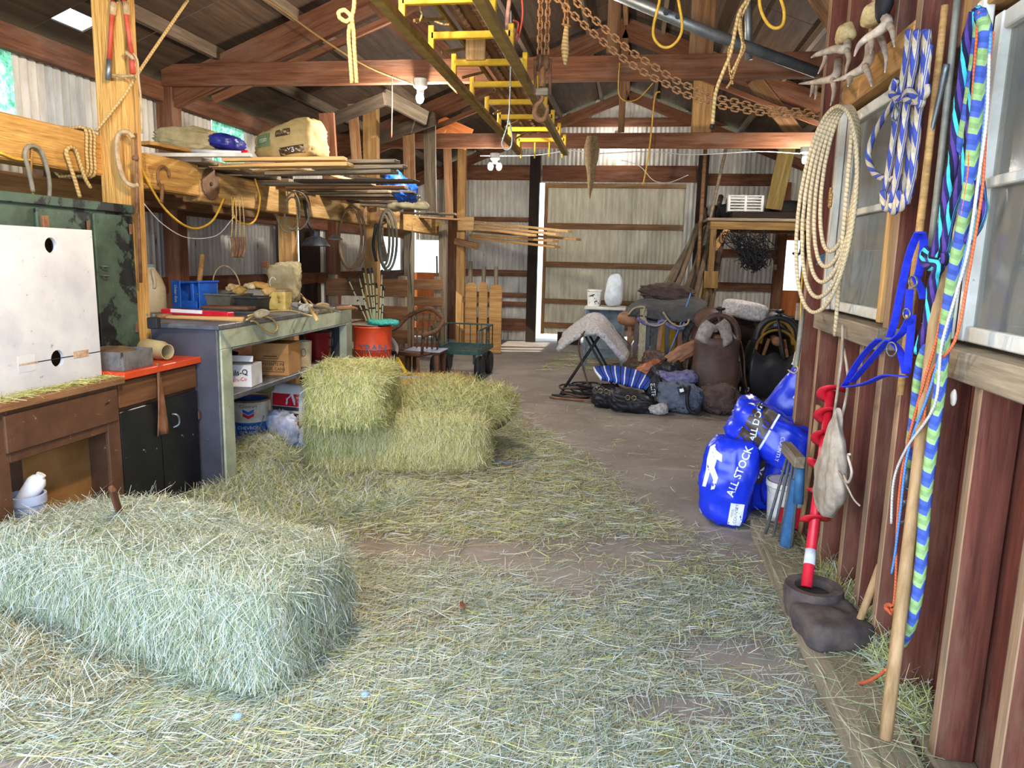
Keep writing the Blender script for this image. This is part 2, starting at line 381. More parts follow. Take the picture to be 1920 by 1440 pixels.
# left wall, sheets along y, looking at it from +x
wl = struct('wall_left', (XL, Y0, 0)); rz = Matrix.Rotation(PI / 2, 4, 'Z')
k = 0; y = Y0 + .3
while y < YF - .05:
    M = lambda z: T((XL - .06, y, z)) @ rz
    ya, yb = y, y + .6
    if 3.9 < ya + .3 < 4.5 or 7.1 < ya + .3 < 7.6:
        put_sheet(wl, M(-.1), 2.42); o = addmesh('translucent_panel', [(XL - .06, ya, 2.3), (XL - .06, yb, 2.3), (XL - .06, yb, ZE), (XL - .06, ya, ZE)], [(0, 1, 2, 3)], GREENPANEL, wl)
    elif 11.4 < ya + .3 < 13.2: put_sheet(wl, M(-.1), 1.32); put_sheet(wl, M(1.87), 1.06)
    elif 8.75 < ya + .3 < 9.3: put_sheet(wl, M(1.9), 1.03); bx('infill_panel', XL - .03, XL - .01, ya, yb, 0, 1.9, DARKW, wl)  # dark panel stands in for the shade inside an open gap
    else: put_sheet(wl, M(-.1), ZE + .1)
    y += .6
for z in (.45, 1.2, 1.9): bx('girt', XL - .04, XL, Y0, YF, z - .07, z + .07, GREYW if z > 2 else REDW, wl)
for y in (1.2, 3.3, 6.15, 8.3, 9.7, 11.3, 13.2): bx('wall_post', XL - .03, XL + .12, y - .07, y + .07, 0, ZE, DARKW if y in (3.3, 8.3) else REDW, wl)
bx('eave_beam', XL - .02, XL + .05, Y0, YF, ZE - .16, ZE, REDW, wl)

# right outer wall
wr = struct('wall_right_outer', (XR, Y0, 0)); y = Y0
while y < YF - .05:
    put_sheet(wr, T((XR + .06, y, -.1)) @ rz, roofz(XR) + .1); y += .6
for z in (.55, 1.12, 1.7, 2.4): bx('girt', XR, XR + .04, Y0, YF, z - .07, z + .07, REDW, wr)

# far wall with gable
wb = struct('wall_back', (0, YF, 0))
DX0, DX1, DZ = -1.72, .99, 2.88                        # sliding door opening
x = XL
while x < XR - .02:
    w = .55; xa = x; zt = roofz(xa + w / 2) - .02
    M = lambda z: T((xa, YF + .06, z))
    xc = xa + w / 2
    if DX0 < xc < DX1: put_sheet(wb, M(DZ), round(zt - DZ, 2), w)
    elif xc < -3.4: put_sheet(wb, M(1.82), round(zt - 1.82, 2), w); bx('infill_panel', xa, xa + w - .01, YF + .04, YF + .06, .05, 1.22, ORANGEW, wb)
    elif 2.55 < xc < 3.05: put_sheet(wb, M(1.98), round(zt - 1.98, 2), w)
    else: put_sheet(wb, M(-.1), round(zt + .1, 2), w)
    x += .55
for z, h in ((2.22, .08), (1.25, .11), (.85, .08), (.68, .09), (.3, .22)): bx('girt', -3.3, DX0 - .1, YF - .03, YF + .03, z - h / 2, z + h / 2, REDW, wb)
bx('girt', XL, DX0 - .1, YF - .03, YF + .03, 2.92, 3.18, REDW, wb)
bx('girt', DX0, DX1, YF - .03, YF + .03, 2.9, 3.18, REDW, wb)
for z, h in ((2.95, .2), (1.7, .14), (1.12, .14), (.55, .12)): bx('girt', DX1 + .14, 2.5, YF - .03, YF + .03, z - h / 2, z + h / 2, REDW, wb)
bx('girt', -1.9, 1.5, YF - .03, YF + .03, 3.84, 3.98, REDW, wb)
for xp, mt in ((-1.84, DARKW), (1.09, DARKW), (2.47, REDW), (-3.33, REDW)): bx('wall_post', xp - .085, xp + .085, YF - .17, YF - .01, 0, 3.35 if mt is DARKW else 2.9, mt, wb)
for s in (-1, 1):
    xe = XL if s < 0 else XR
    board('gable_rafter', (XM, YF - .1, ZR - .1), (xe, YF - .1, roofz(xe) - .1), .06, .16, REDW, wb)
for xw, b in ((-.9, .5), (.75, .5)): pass
# far sliding door, hung outside the opening
d1 = struct('door_1', (-.37, YF + .2, 0)); x = DX0 + .06
while x < DX1 - .12:
    w = min(.53, DX1 - .07 - x); put_sheet(d1, T((x, YF + .24, .13)), 2.9, round(w, 3), SHEETD); x += .53
for z, h in ((2.86, .1), (2.13, .1), (1.43, .1), (.75, .09), (.3, .1)):
    bx('door_rail', DX0 + .05, DX1 - (.1 if z > 2.5 else .09), YF + .17, YF + .22, z - h / 2, z + h / 2, BROWNW, d1)
for xs in (DX0 + .06, DX1 - .12): bx('door_stile', xs - .03, xs + .03, YF + .18, YF + .225, .13, 2.95, BROWNW, d1)
# right far door with a window opening over an orange panel
d2 = struct('door_2', (3.0, YF, 0))
bx('door_panel', 2.52, 3.06, YF + .0, YF + .04, .05, 1.08, ORANGEW, d2); bx('door_stile', 2.5, 2.56, YF, YF + .05, .05, 2.0, ORANGEW, d2); bx('door_rail', 2.52, 3.06, YF, YF + .05, 1.94, 2.02, ORANGEW, d2)

# roof
ce = struct('ceiling', (XM, 0, ZR))
hole = at(152, 46, X=-3.83)
for s in (-1, 1):
    xe = XL - .25 if s < 0 else XR + .25; rows = 3
    for i in range(rows):
        xa, xb = XM + (xe - XM) * i / rows, XM + (xe - XM) * (i + 1) / rows
        za, zb = ZR + .08 - abs(xa - XM) * SL, ZR + .08 - abs(xb - XM) * SL
        y = Y0 - .1
        while y < YF + .3:
            yb = min(y + 1.22, YF + .4)
            if s < 0 and i == rows - 1 and y < 5.0 < yb:
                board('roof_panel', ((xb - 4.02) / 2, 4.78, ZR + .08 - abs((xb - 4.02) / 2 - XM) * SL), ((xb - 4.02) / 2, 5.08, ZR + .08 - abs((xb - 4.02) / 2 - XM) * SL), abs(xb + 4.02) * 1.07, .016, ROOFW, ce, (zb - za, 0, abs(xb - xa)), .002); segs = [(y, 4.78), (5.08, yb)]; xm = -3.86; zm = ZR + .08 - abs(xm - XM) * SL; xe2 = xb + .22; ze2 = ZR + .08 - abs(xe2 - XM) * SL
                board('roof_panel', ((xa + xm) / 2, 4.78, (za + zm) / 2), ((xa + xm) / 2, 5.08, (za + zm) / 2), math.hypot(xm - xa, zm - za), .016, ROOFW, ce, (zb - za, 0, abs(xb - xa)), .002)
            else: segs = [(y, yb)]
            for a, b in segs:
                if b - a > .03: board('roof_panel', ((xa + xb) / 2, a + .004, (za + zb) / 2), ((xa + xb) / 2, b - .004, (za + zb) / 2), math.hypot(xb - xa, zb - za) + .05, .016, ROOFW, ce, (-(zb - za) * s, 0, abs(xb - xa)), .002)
            y = yb
    k = .45
    while k < abs(xe - XM) - .2:
        xx = XM + s * k; board('purlin', (xx, Y0, ZR - k * SL + .02), (xx, YF, ZR - k * SL + .02), .05, .1, PURL, ce); k += .72
board('ridge_board', (XM, Y0, ZR - .02), (XM, YF, ZR - .02), .05, .14, BROWNW, ce); board('ridge_cap', (XM, Y0 - .1, ZR + .1), (XM, YF + .4, ZR + .1), .3, .02, ROOFW, ce)

def truss(yt, label, webs, tie=2.98):
    t = thing('roof_truss', label, 'truss', (XM, yt, tie), 'roof trusses across the barn')
    for s in (-1, 1):
        xe = XL if s < 0 else XR
        o = board('rafter', (XM, yt, ZR - .12), (xe, yt, roofz(xe) - .12), .07, .24, REDW, t)
        board('rafter_batten', (XM + s * .25, yt - .05, ZR - .36 - .1), (xe - s * .5, yt - .05, roofz(xe - s * .5) - .34), .04, .06, REDW, t)
    board('tie_beam', (XL + .05, yt - .06, tie), (XR, yt - .06, tie), .07, .18, REDW, t)
    for (x0, z0, x1, z1, w, m) in webs: board('web_board', (x0, yt - .02, z0), (x1, yt - .02, z1), .05, w, m, t, (1, 0, .01))
    return t
truss(6.15, 'near red-brown timber roof truss with the wide tie beam', [(-2.16, 3.58, -1.42, 2.9, .22, REDW), (.42, 3.0, .42, 4.0, .18, BROWNW), (.95, 3.9, 1.6, 3.0, .16, BROWNW), (-.25, 3.1, -.25, 4.2, .1, BROWNW)])
truss(9.7, 'second red-brown roof truss, above the sliding door', [(.72, 2.9, .72, 3.75, .24, TANW), (-.25, 3.1, -.25, 4.2, .08, BROWNW), (-1.9, 3.6, -1.3, 3.0, .18, REDW), (1.3, 3.7, 1.9, 3.0, .18, BROWNW)], 2.99)
truss(2.4, 'nearest roof truss, over the photographer', [], 3.0)

# partition wall of the tack room on the right: studs with boards behind, two windows
XW = .96; YE = 4.5
wp = struct('wall_right', (XW, 0, 0))
bx('sole_plate', XW - .01, XW + .12, .2, YE, .0, .05, GREYW, wp); 
def stud(y, z0, z1, t=.045, d=.11, x=XW):
    o = bx('stud', x, x + d, y - t / 2, y + t / 2, z0, z1, REDPANEL, wp, .003); o.data.materials.append(STUDEDGE)
    for p in o.data.polygons:
        if (o.matrix_basis.to_3x3() @ p.normal).x < -.7: p.material_index = 1
    return o
W1, W2, ZS, ZT = (3.1, 3.92), (1.55, 2.44), 1.29, 2.22
for y in (4.42, 4.02, 3.02, 2.54, 1.45): stud(y, .05, 2.95, .06 if y in (4.42, 3.02) else .045, .12)
for y in (3.62, 3.28, 2.8, 2.2, 1.85, 1.15, .8): stud(y, .05, ZS - .1)
for y in (3.62, 3.28, 2.0): stud(y, ZT + .1, 2.95)
for a, b in (W1, W2):
    bx('window_sill', XW - .04, XW + .1, a - .12, b + .06, ZS - .1, ZS - .015, GREYW, wp)
    bx('header', XW - .005, XW + .11, a - .06, b + .06, ZT + .03, ZT + .17, TANW, wp)
y = .3; i = 0
while y < 4.44:
    w = (.29, .33, .26, .3)[i % 4]; w = min(w, 4.46 - y); m = TANW if 1.98 < y + w / 2 < 2.14 else REDPANEL
    bx('wall_board', XW + .12, XW + .14, y + .004, y + w - .004, .02, ZS - .05, m, wp)
    bx('wall_board', XW + .12, XW + .14, y + .004, y + w - .004, ZT + .05, 3.9, (TANW, REDPANEL, TANW, BROWNW)[i % 4], wp)
    if not any(a - .02 < y + w / 2 < b + .02 for a, b in (W1, W2)): bx('wall_board', XW + .125, XW + .14, y + .004, y + w - .004, ZS - .05, ZT + .05, REDPANEL, wp)
    y += w; i += 1
bx('end_board', XW - .02, XW + .15, YE, YE + .02, ZS - .1, ZS, GREYW, wp)
paint = patch('paint_mark', .06, .09, axes((XW + .06, 4.42 - .032, 1.55), (1, 0, 0), (0, 0, 1)), stuffm('blue_chalk', '#4a7390', '#365a74', 30), wp, poly=[(-.03, .04), (-.005, .01), (.03, .03), (.02, -.02), (.028, -.045), (-.02, -.04), (-.012, -.01)])
wt = struct('wall_tack_room', (2.3, YE, 0))
for z0 in np.arange(0, 3.2, .4): bx('wall_board', XW + .14, XR, YE - .02, YE, z0, z0 + .396, GREYW, wt); bx('wall_board', XW + .14, XR, Y0 + .02, Y0 + .04, z0, z0 + .396, GREYW, wt)
for i, (a, b) in enumerate((W1, W2)):
    w = struct('window_%d' % (i + 1), (XW + .06, (a + b) / 2, ZS)); xg = XW + .055
    for y0, y1 in ((a, a + .05), (b - .05, b)): bx('sash_stile', xg - .035, xg + .01, y0, y1, ZS, ZT, WHITEPAINT, w)
    for z0, z1 in ((ZS, ZS + .045), (ZT - .05, ZT), (1.735, 1.765)): bx('sash_rail', xg - .03, xg + .008, a + .05, b - .05, z0, z1, WHITEPAINT, w)
    bx('casing', XW - .012, XW + .02, b, b + .05, ZS, ZT + .05, WHITEPAINT, w); bx('casing', XW - .012, XW + .02, a - .04, a, ZS, ZT + .05, WHITEPAINT if i else TANW, w)
    for z0, z1 in ((ZS + .045, 1.735), (1.765, ZT - .05)): bx('pane', xg - .008, xg - .004, a + .05, b - .05, z0, z1, DUSTGLASS, w, 0)
kb = bx('trim_1', .72, .9, .3, 4.15, 0, .085, GREYW); kb['kind'] = 'structure'

# ------------------------------------------------ things on the right wall
NATROPE = ropemat('natural_rope', ['#d9c6a2', '#d2be98', '#b39c78'], .02, strands=1)
BLUEWHITE = ropemat('blue_white_rope', ['#4a58a8', '#4552a0', '#c2b298', '#cfc0a6'], .11, strands=2)
TURQ = ropemat('turquoise_purple_rope', ['#4cc8dc', '#2c2a5c', '#5a4090', '#1a2038'], .15, strands=2)
LIME = ropemat('lime_blue_rope', ['#4a60b4', '#4056a4', '#5068ba', '#98b878', '#8aaa6c', '#a0be80'], .085, strands=.35)
ORANGET = ropemat('orange_twine', ['#d6623c', '#e27a50'], .01)
WHITET = ropemat('white_cord', ['#d9d4cc', '#bdb8b0'], .01)
SKYT = ropemat('light_blue_cord', ['#6d9ce0', '#5788cf'], .01)
YELLOWT = stuffm('yellow_cord', '#d8a836', '#b88a2a', 20.)
TANT = ropemat('tan_twine', ['#b08a56', '#8e6a3c'], .012)
JUTE = ropemat('pale_jute', ['#d0b27a', '#b08f58'], .02)
POLEW = stuffm('pole_wood', '#8a6a42', '#b8946a', 9., .75, stretch=(3, 3, .25), bump=.3); GREYP = stuffm('grey_pipe', '#8d8a7c', '#6c695f', 10., .6, .3)
XH = .9
def P_(*a): return [at(x, y, X=XH) for x, y in a]
# lariat
t = thing('lariat', 'coiled pale rope lariat hung from a nail beside the first window', 'rope', at(1575, 195, X=.92))
o1 = at(1598, 200, X=.9)
for k in range(5):
    w, h, dx = .1 + .018 * k, .31 + .035 * k, -.012 * k
    pts = [o1 + V((-.02 - .012 * k + w * .38 * math.sin(a) * -1, w * 1.35 * math.sin(a) + .06 * (1 - math.cos(a)) * .5, -h + h * math.cos(a))) for a in np.linspace(0, 2 * PI, 15)[:-1]]
    tube('rope_loop', pts, .0095, NATROPE, t, 7, 4, True, strands=3, pitch=.02)
tube('rope_end', [o1 + V((-.015, -.09, -.05)), o1 + V((-.02, -.12, -.35)), o1 + V((.0, -.06, -.72)), o1 + V((.02, .0, -1.0))], .0095, NATROPE, t, 7, 5, strands=3, pitch=.02)
tube('rope_wrap', [o1 + V((-.05, .02 + .012 * math.cos(a), -.42 + .004 * a + .022 * math.sin(a))) for a in np.linspace(0, 14, 40)], .007, TANT, t, 6, 1)
# blue and white lead rope bundle
t = thing('lead_rope', 'blue and white striped lead rope doubled up and knotted above the first window', 'rope', at(1720, 52, X=.9))
for k, (xa, xb, d) in enumerate(((1700, 1655, .0), (1715, 1672, .02), (1728, 1690, -.015), (1735, 1700, .01))):
    pts = [at(xa + 4, 60, X=.9 - d), at(xa, 110, X=.89 - d), at((xa * 2 + xb) / 3, 200, X=.9 - d), at(xb + 12, 320, X=.895 - d), at(xb, 380, X=.9 - d)]
    tube('rope_strand', pts, .0135, BLUEWHITE, t, 8, 6, strands=2, pitch=.055)
tube('rope_loop', [at(x, y, X=.905) for x, y in ((1678, 190), (1645, 240), (1628, 290), (1640, 325), (1668, 336), (1690, 330))], .0125, BLUEWHITE, t, 8, 6, strands=2, pitch=.055)
tube('rope_wrap', [at(x, y, X=.87) for x, y in ((1680, 150), (1672, 175), (1690, 185), (1705, 170), (1725, 195), (1730, 180), (1738, 120), (1742, 85))], .013, BLUEWHITE, t, 8, 6, strands=2, pitch=.055)
tube('rope_wrap', [at(x, y, X=.87) for x, y in ((1698, 185), (1715, 190), (1735, 178), (1738, 160))], .012, BLUEWHITE, t, 8, 6, strands=2, pitch=.055)
for k in range(3): tube('rope_end', [at(1655 + 15 * k, 360, X=.88), at(1662 + 13 * k, 392 + 6 * (k % 2), X=.88), at(1674 + 12 * k, 365, X=.88)], .0125, BLUEWHITE, t, 8, 6, strands=2, pitch=.055)
tube('snap_hook', [at(x, y, X=.865) for x, y in ((1682, 190), (1676, 205), (1673, 222), (1680, 226), (1684, 210), (1680, 200))], .0035, STEEL, t, 6, 4)
# turquoise rope
t = thing('lead_rope', 'thick turquoise, purple and black twisted rope doubled beside the second window', 'rope', at(1832, 20, X=.9))
A_ = [(1828, 22), (1815, 70), (1808, 130), (1795, 220), (1788, 300), (1778, 345), (1768, 420), (1757, 462), (1750, 485), (1762, 500), (1752, 520), (1745, 560), (1738, 610), (1720, 660)]
tube('rope_strand', [at(x, y, X=.88) for x, y in A_], .015, TURQ, t, 9, 6, strands=4, pitch=.075)
tube('rope_strand', [at(x, y, X=.89) for x, y in [(1832, 20), (1842, 45), (1838, 90), (1825, 190), (1818, 260), (1805, 330), (1785, 390), (1775, 440), (1770, 470), (1752, 490), (1742, 478), (1738, 470), (1733, 480), (1738, 495), (1755, 500), (1772, 488), (1775, 475)]], .015, TURQ, t, 9, 6, strands=4, pitch=.075)
tube('rope_loop', [at(x, y, X=.885) for x, y in [(1836, 340), (1840, 370), (1842, 395), (1832, 425), (1815, 452)]], .0135, TURQ, t, 9, 6, strands=4, pitch=.075)
# lime and blue flat rope
t = thing('lead_rope', 'long lime green and blue braided rope hanging nearly to the ground', 'rope', at(1840, 20, X=.9))
tube('rope_strand', [at(x, y, X=.87) for x, y in [(1838, 24), (1848, 60), (1842, 130), (1826, 260), (1818, 350), (1800, 450), (1785, 530), (1772, 620), (1763, 720), (1748, 830), (1735, 940), (1730, 1020), (1722, 1100), (1708, 1170), (1690, 1208)]], .0165, LIME, t, 10, 6)
tube('rope_strand', [at(x, y, X=.89) for x, y in [(1838, 24), (1828, 110), (1806, 250), (1782, 340), (1765, 430), (1752, 540), (1735, 640), (1722, 700), (1712, 790), (1704, 850), (1700, 880)]], .0135, LIME, t, 10, 6)
tube('snap_swivel', [at(1701, 878, X=.885), at(1697, 918, X=.885)], .012, STEEL, t, 8, 1)
tube('snap_ring', [at(1698 + 12 * math.cos(a), 928 + 12 * math.sin(a), X=.885) for a in np.linspace(0, 6.28, 13)[:-1]], .0035, STEEL, t, 6, 2, True)
tube('snap_hook', [at(x, y, X=.885) for x, y in ((1698, 940), (1690, 952), (1684, 968), (1690, 980), (1702, 974), (1704, 955))], .006, STEEL, t, 7, 4)
def twine(name, label, pts, r, m, X=.86, cat='twine', group=None):
    o = tube(name, [at(x, y, X=X) for x, y in pts], r, m, None, 6, 5); return tag(o, label, cat, group)
twine('twine', 'orange baling twine hanging in front of the lime green rope, knotted at its lower end', [(1836, 22), (1830, 90), (1826, 150), (1820, 240), (1815, 330), (1800, 420), (1770, 560), (1755, 640), (1720, 760), (1692, 880), (1682, 990), (1680, 1080), (1676, 1130), (1672, 1150)], .0042, ORANGET)
twine('twine', 'second orange baling twine ending in a frayed tuft near the ground', [(1862, 60), (1852, 150), (1848, 250), (1842, 350), (1832, 420), (1815, 520), (1790, 640), (1745, 700), (1730, 800), (1700, 850)], .004, ORANGET, .865)
twine('cord', 'white cord hanging beside the lime green rope', [(1855, 100), (1850, 220), (1834, 340), (1815, 470), (1790, 560), (1765, 650), (1752, 760), (1700, 840), (1676, 900), (1671, 982)], .004, WHITET, .85, 'cord')
twine('cord', 'pale blue cord with a frayed end beside the long broom pole', [(1858, 60), (1850, 180), (1840, 290), (1826, 400), (1800, 520), (1764, 660), (1740, 740), (1702, 850), (1688, 960), (1678, 1040), (1672, 1075)], .004, SKYT, .855, 'cord')
t = tag(tube('twine', [at(x, y, X=.84) for x, y in ((1590, 1282), (1620, 1280), (1645, 1268), (1662, 1255))], .006, ORANGET, None, 6, 5), 'short orange twine end lying behind the pole foot', 'twine')
tuft = tube('tuft', [at(x, y, X=.86) for x, y in ((1672, 1150), (1660, 1138), (1668, 1134), (1678, 1140), (1682, 1132), (1672, 1146))], .007, ORANGET, None, 6, 4); tag(tuft, 'frayed knot of orange twine above the ground', 'twine')
# halter
HB = stuffm('royal_blue_webbing', '#2438d8', '#1a2cb6', 40., .7, bump=.3)
t = thing('halter', 'royal blue nylon horse halter hanging between the windows', 'halter', at(1722, 435, X=.9))
def strap(pts, X=.87, w=.024, m=HB, nm='strap'): return tube(nm, [at(x, y, X=X) for x, y in pts], .01, m, t, 4, 6, flat=(w, .005), sm=False)
strap([(1728, 436), (1720, 440), (1704, 480), (1690, 540), (1678, 600), (1668, 632)], .88)
strap([(1728, 436), (1732, 460), (1722, 515), (1716, 520)], .9)
strap([(1716, 520), (1728, 545), (1732, 560)], .89); strap([(1706, 542), (1702, 590)], .89); strap([(1704, 600), (1690, 625), (1672, 640)], .875)
strap([(1648, 636), (1628, 655), (1605, 685), (1588, 716), (1584, 725), (1620, 720), (1660, 704), (1695, 706)], .86)
strap([(1666, 638), (1650, 655), (1620, 690), (1598, 716)], .87); strap([(1672, 640), (1688, 660), (1698, 700)], .88); strap([(1710, 590), (1706, 640), (1700, 700)], .89)
for (x, y, r) in ((1712, 528, 11), (1700, 588, 9), (1672, 655, 13)): tube('ring', [at(x + r * .7 * math.cos(a), y + r * math.sin(a), X=.862) for a in np.linspace(0, 6.28, 15)[:-1]], .003, STEEL, t, 6, 2, True)
# poles leaning on the wall
def pole(name, label, p0, p1, r, m, cat='pole', rad=None, X0=.93, X1=.93):
    o = tube(name, [at(*p0, X=X0), (at(*p0, X=X0) + at(*p1, X=X1)) / 2 + V((.004, .006, 0)), at(*p1, X=X1)], r, m, None, 9, 4, radii=rad); return tag(o, label, cat)
t = pole('broom_pole', 'long weathered wooden pole with a pale painted foot leaning among the hanging ropes', (1660, 1385), (1785, 330), .019, POLEW, X0=.80, X1=.925)
pole('stick', 'pale crooked wooden stick hanging behind the blue and white rope and halter', (1688, 740), (1772, 10), .014, TANW, 'stick', [.012, .014, .013, .012, .011], .93, .93)
pole('pipe', 'thin grey metal pipe standing between the two windows', (1745, 470), (1795, 0), .011, GREYP, 'pipe', None, .95, .95)
pole('tent_stake', 'dark pointed metal rod hanging beside the grey pipe', (1735, 292), (1775, 120), .008, STEEL, 'rod', [.004, .007, .009, .009], .93, .93)
pole('stick', 'short brown stick leaning between the studs above the kerb', (1578, 1250), (1650, 1060), .014, POLEW, 'stick', None, .85, .98)
pole('stick', 'slim grey-brown rod standing behind the red auger', (1500, 1000), (1535, 760), .013, POLEW, 'stick', None, .95, .95)
t = pole('pipe', 'short grey iron pipe standing against the end of the partition', (1492, 690), (1505, 580), .014, GREYP, 'pipe', None, .9, .93)
tag(tube('rope', [at(x, y, X=.9) for x, y in ((1492, 660), (1488, 680), (1496, 690), (1490, 700), (1478, 694))], .005, NATROPE, None, 6, 4), 'short frayed rope end tied to the iron pipe', 'rope')
tag(tube('twine', [at(x, y, X=.9) for x, y in ((1508, 440), (1505, 500), (1502, 560), (1501, 600))], .004, YELLOWT, None, 6, 4), 'thin yellow twine hanging by the far doorway', 'twine')
# antlers
BLKG = stuffm('black_scrap', '#141416', '#1e1e22', 30.); BONE = stuffm('old_antler', '#c9b8a4', '#9a8a78', 18., .6); SKULL = stuffm('bleached_skull', '#d8c08c', '#a98c5c', 30., .8, bump=.5)
def antlers(label, sk, beams, tines):
    t = thing('antlers', label, 'antlers', at(*sk, X=.93))
    blob('skull_plate', (.08, .1, .1), SKULL, T(at(*sk, X=.92)), t, 6, 2.6, .012, 3, 40)
    pth = lambda pts: [at(x, y, X=.92 - .14 * i / max(1, len(pts) - 1)) for i, (x, y) in enumerate(pts)]
    for pts in beams: tube('beam', pth(pts), .012, BONE, t, 8, 4, radii=[.017, .021, .019, .015, .01, .003])
    for pts, d in tines: tube('tine', [at(x, y, X=.92 - d - .03 * i) for i, (x, y) in enumerate(pts)], .01, BONE, t, 7, 4, radii=[.015, .011, .007, .002])
antlers('grey deer antlers on a skull plate, lower pair, above the coiled lariat', (1587, 62), [[(1590, 78), (1586, 92), (1568, 92), (1548, 97), (1530, 103), (1521, 108)], [(1572, 112), (1570, 135), (1560, 147), (1540, 152), (1520, 155), (1498, 157)]], [([(1586, 90), (1592, 108), (1588, 126), (1585, 140)], .02), ([(1549, 96), (1547, 112), (1541, 125), (1534, 138)], .06), ([(1560, 146), (1564, 165), (1562, 182), (1557, 198)], .05), ([(1526, 154), (1524, 165), (1522, 173), (1519, 181)], .08), ([(1534, 153), (1529, 168), (1530, 178), (1528, 186)], .07)])
antlers('grey deer antlers on a skull plate, higher pair, under the rafters', (1638, 26), [[(1655, 30), (1664, 42), (1648, 58), (1625, 72), (1610, 86), (1602, 105)], [(1630, 84), (1630, 108), (1618, 128), (1600, 138), (1582, 146), (1563, 152)]], [([(1664, 42), (1672, 56), (1675, 72), (1677, 88)], .02), ([(1632, 70), (1634, 80), (1634, 90), (1632, 100)], .05), ([(1622, 124), (1628, 138), (1632, 150), (1634, 162)], .05), ([(1592, 142), (1594, 150), (1592, 156), (1590, 162)], .08), ([(1650, 66), (1658, 90), (1662, 112), (1659, 136)], .0)])
tag(blob('black_glove', (.05, .08, .12), BLKG, T(at(1656, 12, X=.9)) @ rot(20, 0, 0), None, 6, 2.6, .01, 4, 30), 'black leather scrap hung beside the higher antlers', 'scrap')
# muslin feed bag
MUS = stuffm('grubby_muslin', '#b9ab9a', '#8d7d6c', 12., .9, bump=.4)
t = thing('nose_bag', 'grubby muslin bag hanging by its cords in front of the red auger', 'bag', at(1575, 700, X=.86))
b0 = at(1562, 870, X=.84); tube('cord', [at(1580, 610, X=.9), at(1577, 680, X=.88), at(1562, 790, X=.85)], .006, MUS, t, 6, 4); tube('cord', [at(1582, 650, X=.9), at(1590, 720, X=.88), at(1574, 800, X=.86)], .006, MUS, t, 6, 4)
def sh(P):
    Q = P.copy(); k = (1 - P[:, 2]) / 2; wdt = .16 + .95 * np.clip(k / .62, 0, 1) ** 1.15 * np.where(k > .72, 1 - ((k - .72) / .28) ** 2 * .45, 1); Q[:, 1] *= wdt; Q[:, 0] *= .35 + .45 * wdt; Q[:, 1] += .18 * k; Q[:, 1] += .06 * np.sin(9 * P[:, 2] + 4 * P[:, 0]); Q[:, 0] += .12 * np.sin(14 * P[:, 1]) * k; return Q
blob('pouch', (.1, .3, .46), MUS, T(b0), t, 16, 2.6, .012, 5, 22, sh)
tube('cord', [at(x, y, X=.82) for x, y in ((1582, 890), (1590, 905), (1597, 885), (1590, 855), (1594, 852))], .005, MUS, t, 6, 4)
tube('cord', [at(x, y, X=.83) for x, y in ((1570, 880), (1585, 905), (1600, 935), (1612, 948))], .0035, MUS, t, 6, 4)
# auger
REDP = stuffm('bright_red_paint', '#d8283a', '#b81e2c', 8., .35, spots=('#7a2a26', 26., .7))
t = thing('post_auger', 'bright red post hole auger standing on end behind the muslin bag', 'auger', at(1512, 1100, X=.74))
a0, a1 = at(1512, 1100, X=.76), at(1558, 735, X=.93); ax = (a1 - a0); tube('shaft', [a0, a1], .022, REDP, t, 12, 1)
F = frame(a0, a1)
for k in range(6):
    c = a0 + ax * (.3 + .135 * k); v, f = [], []
    for i in range(15):
        a = i / 14 * 2 * PI * .75 + k; p = c + ax * (i / 14 * .045)
        for r_ in (.02, .062): v.append(p + (F.to_3x3() @ V((0, math.cos(a), math.sin(a)))) * r_)
        if i: f.append((2 * i - 2, 2 * i - 1, 2 * i + 1, 2 * i))
    o = addmesh('flight', v, f, REDP, t, None, True); md = o.modifiers.new('thickness', 'SOLIDIFY'); md.thickness = .004
bx_l = tube('sticker', [a0 + ax * .1, a0 + ax * .17], .0228, stuffm('white_sticker', '#d9d9df', '#c4c6d2', 30.), t, 12, 1)
# bundle of iron gate rods with wooden top and blue post
BLUEP = stuffm('worn_blue_paint', '#3f6f9c', '#2f567c', 14., .55, spots=('#6d5b4c', 22., .64)); RODM = stuffm('dusty_blue_grey_rod', '#4f5660', '#6c6a66', 20., .6, .3)
for k in range(5):
    x0, x1 = 1432 + 13 * k, 1478 + 6 * k
    tag(tube('iron_rod', [at(x0, 1012 + 12 * (k % 3), Y=3.92 - .05 * k), at(x1, 850, Y=3.98 - .05 * k)], .008, RODM, None, 7, 1), 'blue-grey iron rod leaning against the end stud, ' + ('nearest the feed sacks', 'second from the feed sacks', 'middle one', 'second from the blue jack', 'nearest the blue jack')[k], 'rod', 'iron rods leaning by the end stud')
t = thing('jack_post', 'worn blue steel jack post with a wooden block on top, leaning by the rods', 'jack', at(1465, 1050, X=.83))
tube('post', [at(1466, 1050, X=.82), at(1494, 900, X=.86)], .02, BLUEP, t, 4, 1, flat=(.045, .03), sm=False); tube('sleeve', [at(1497, 945, X=.87), at(1501, 860, X=.87)], .024, BLUEP, t, 12, 1)
board('wood_block', at(1474, 838, Y=4.0), at(1500, 868, Y=3.72), .05, .06, GREYW, t)
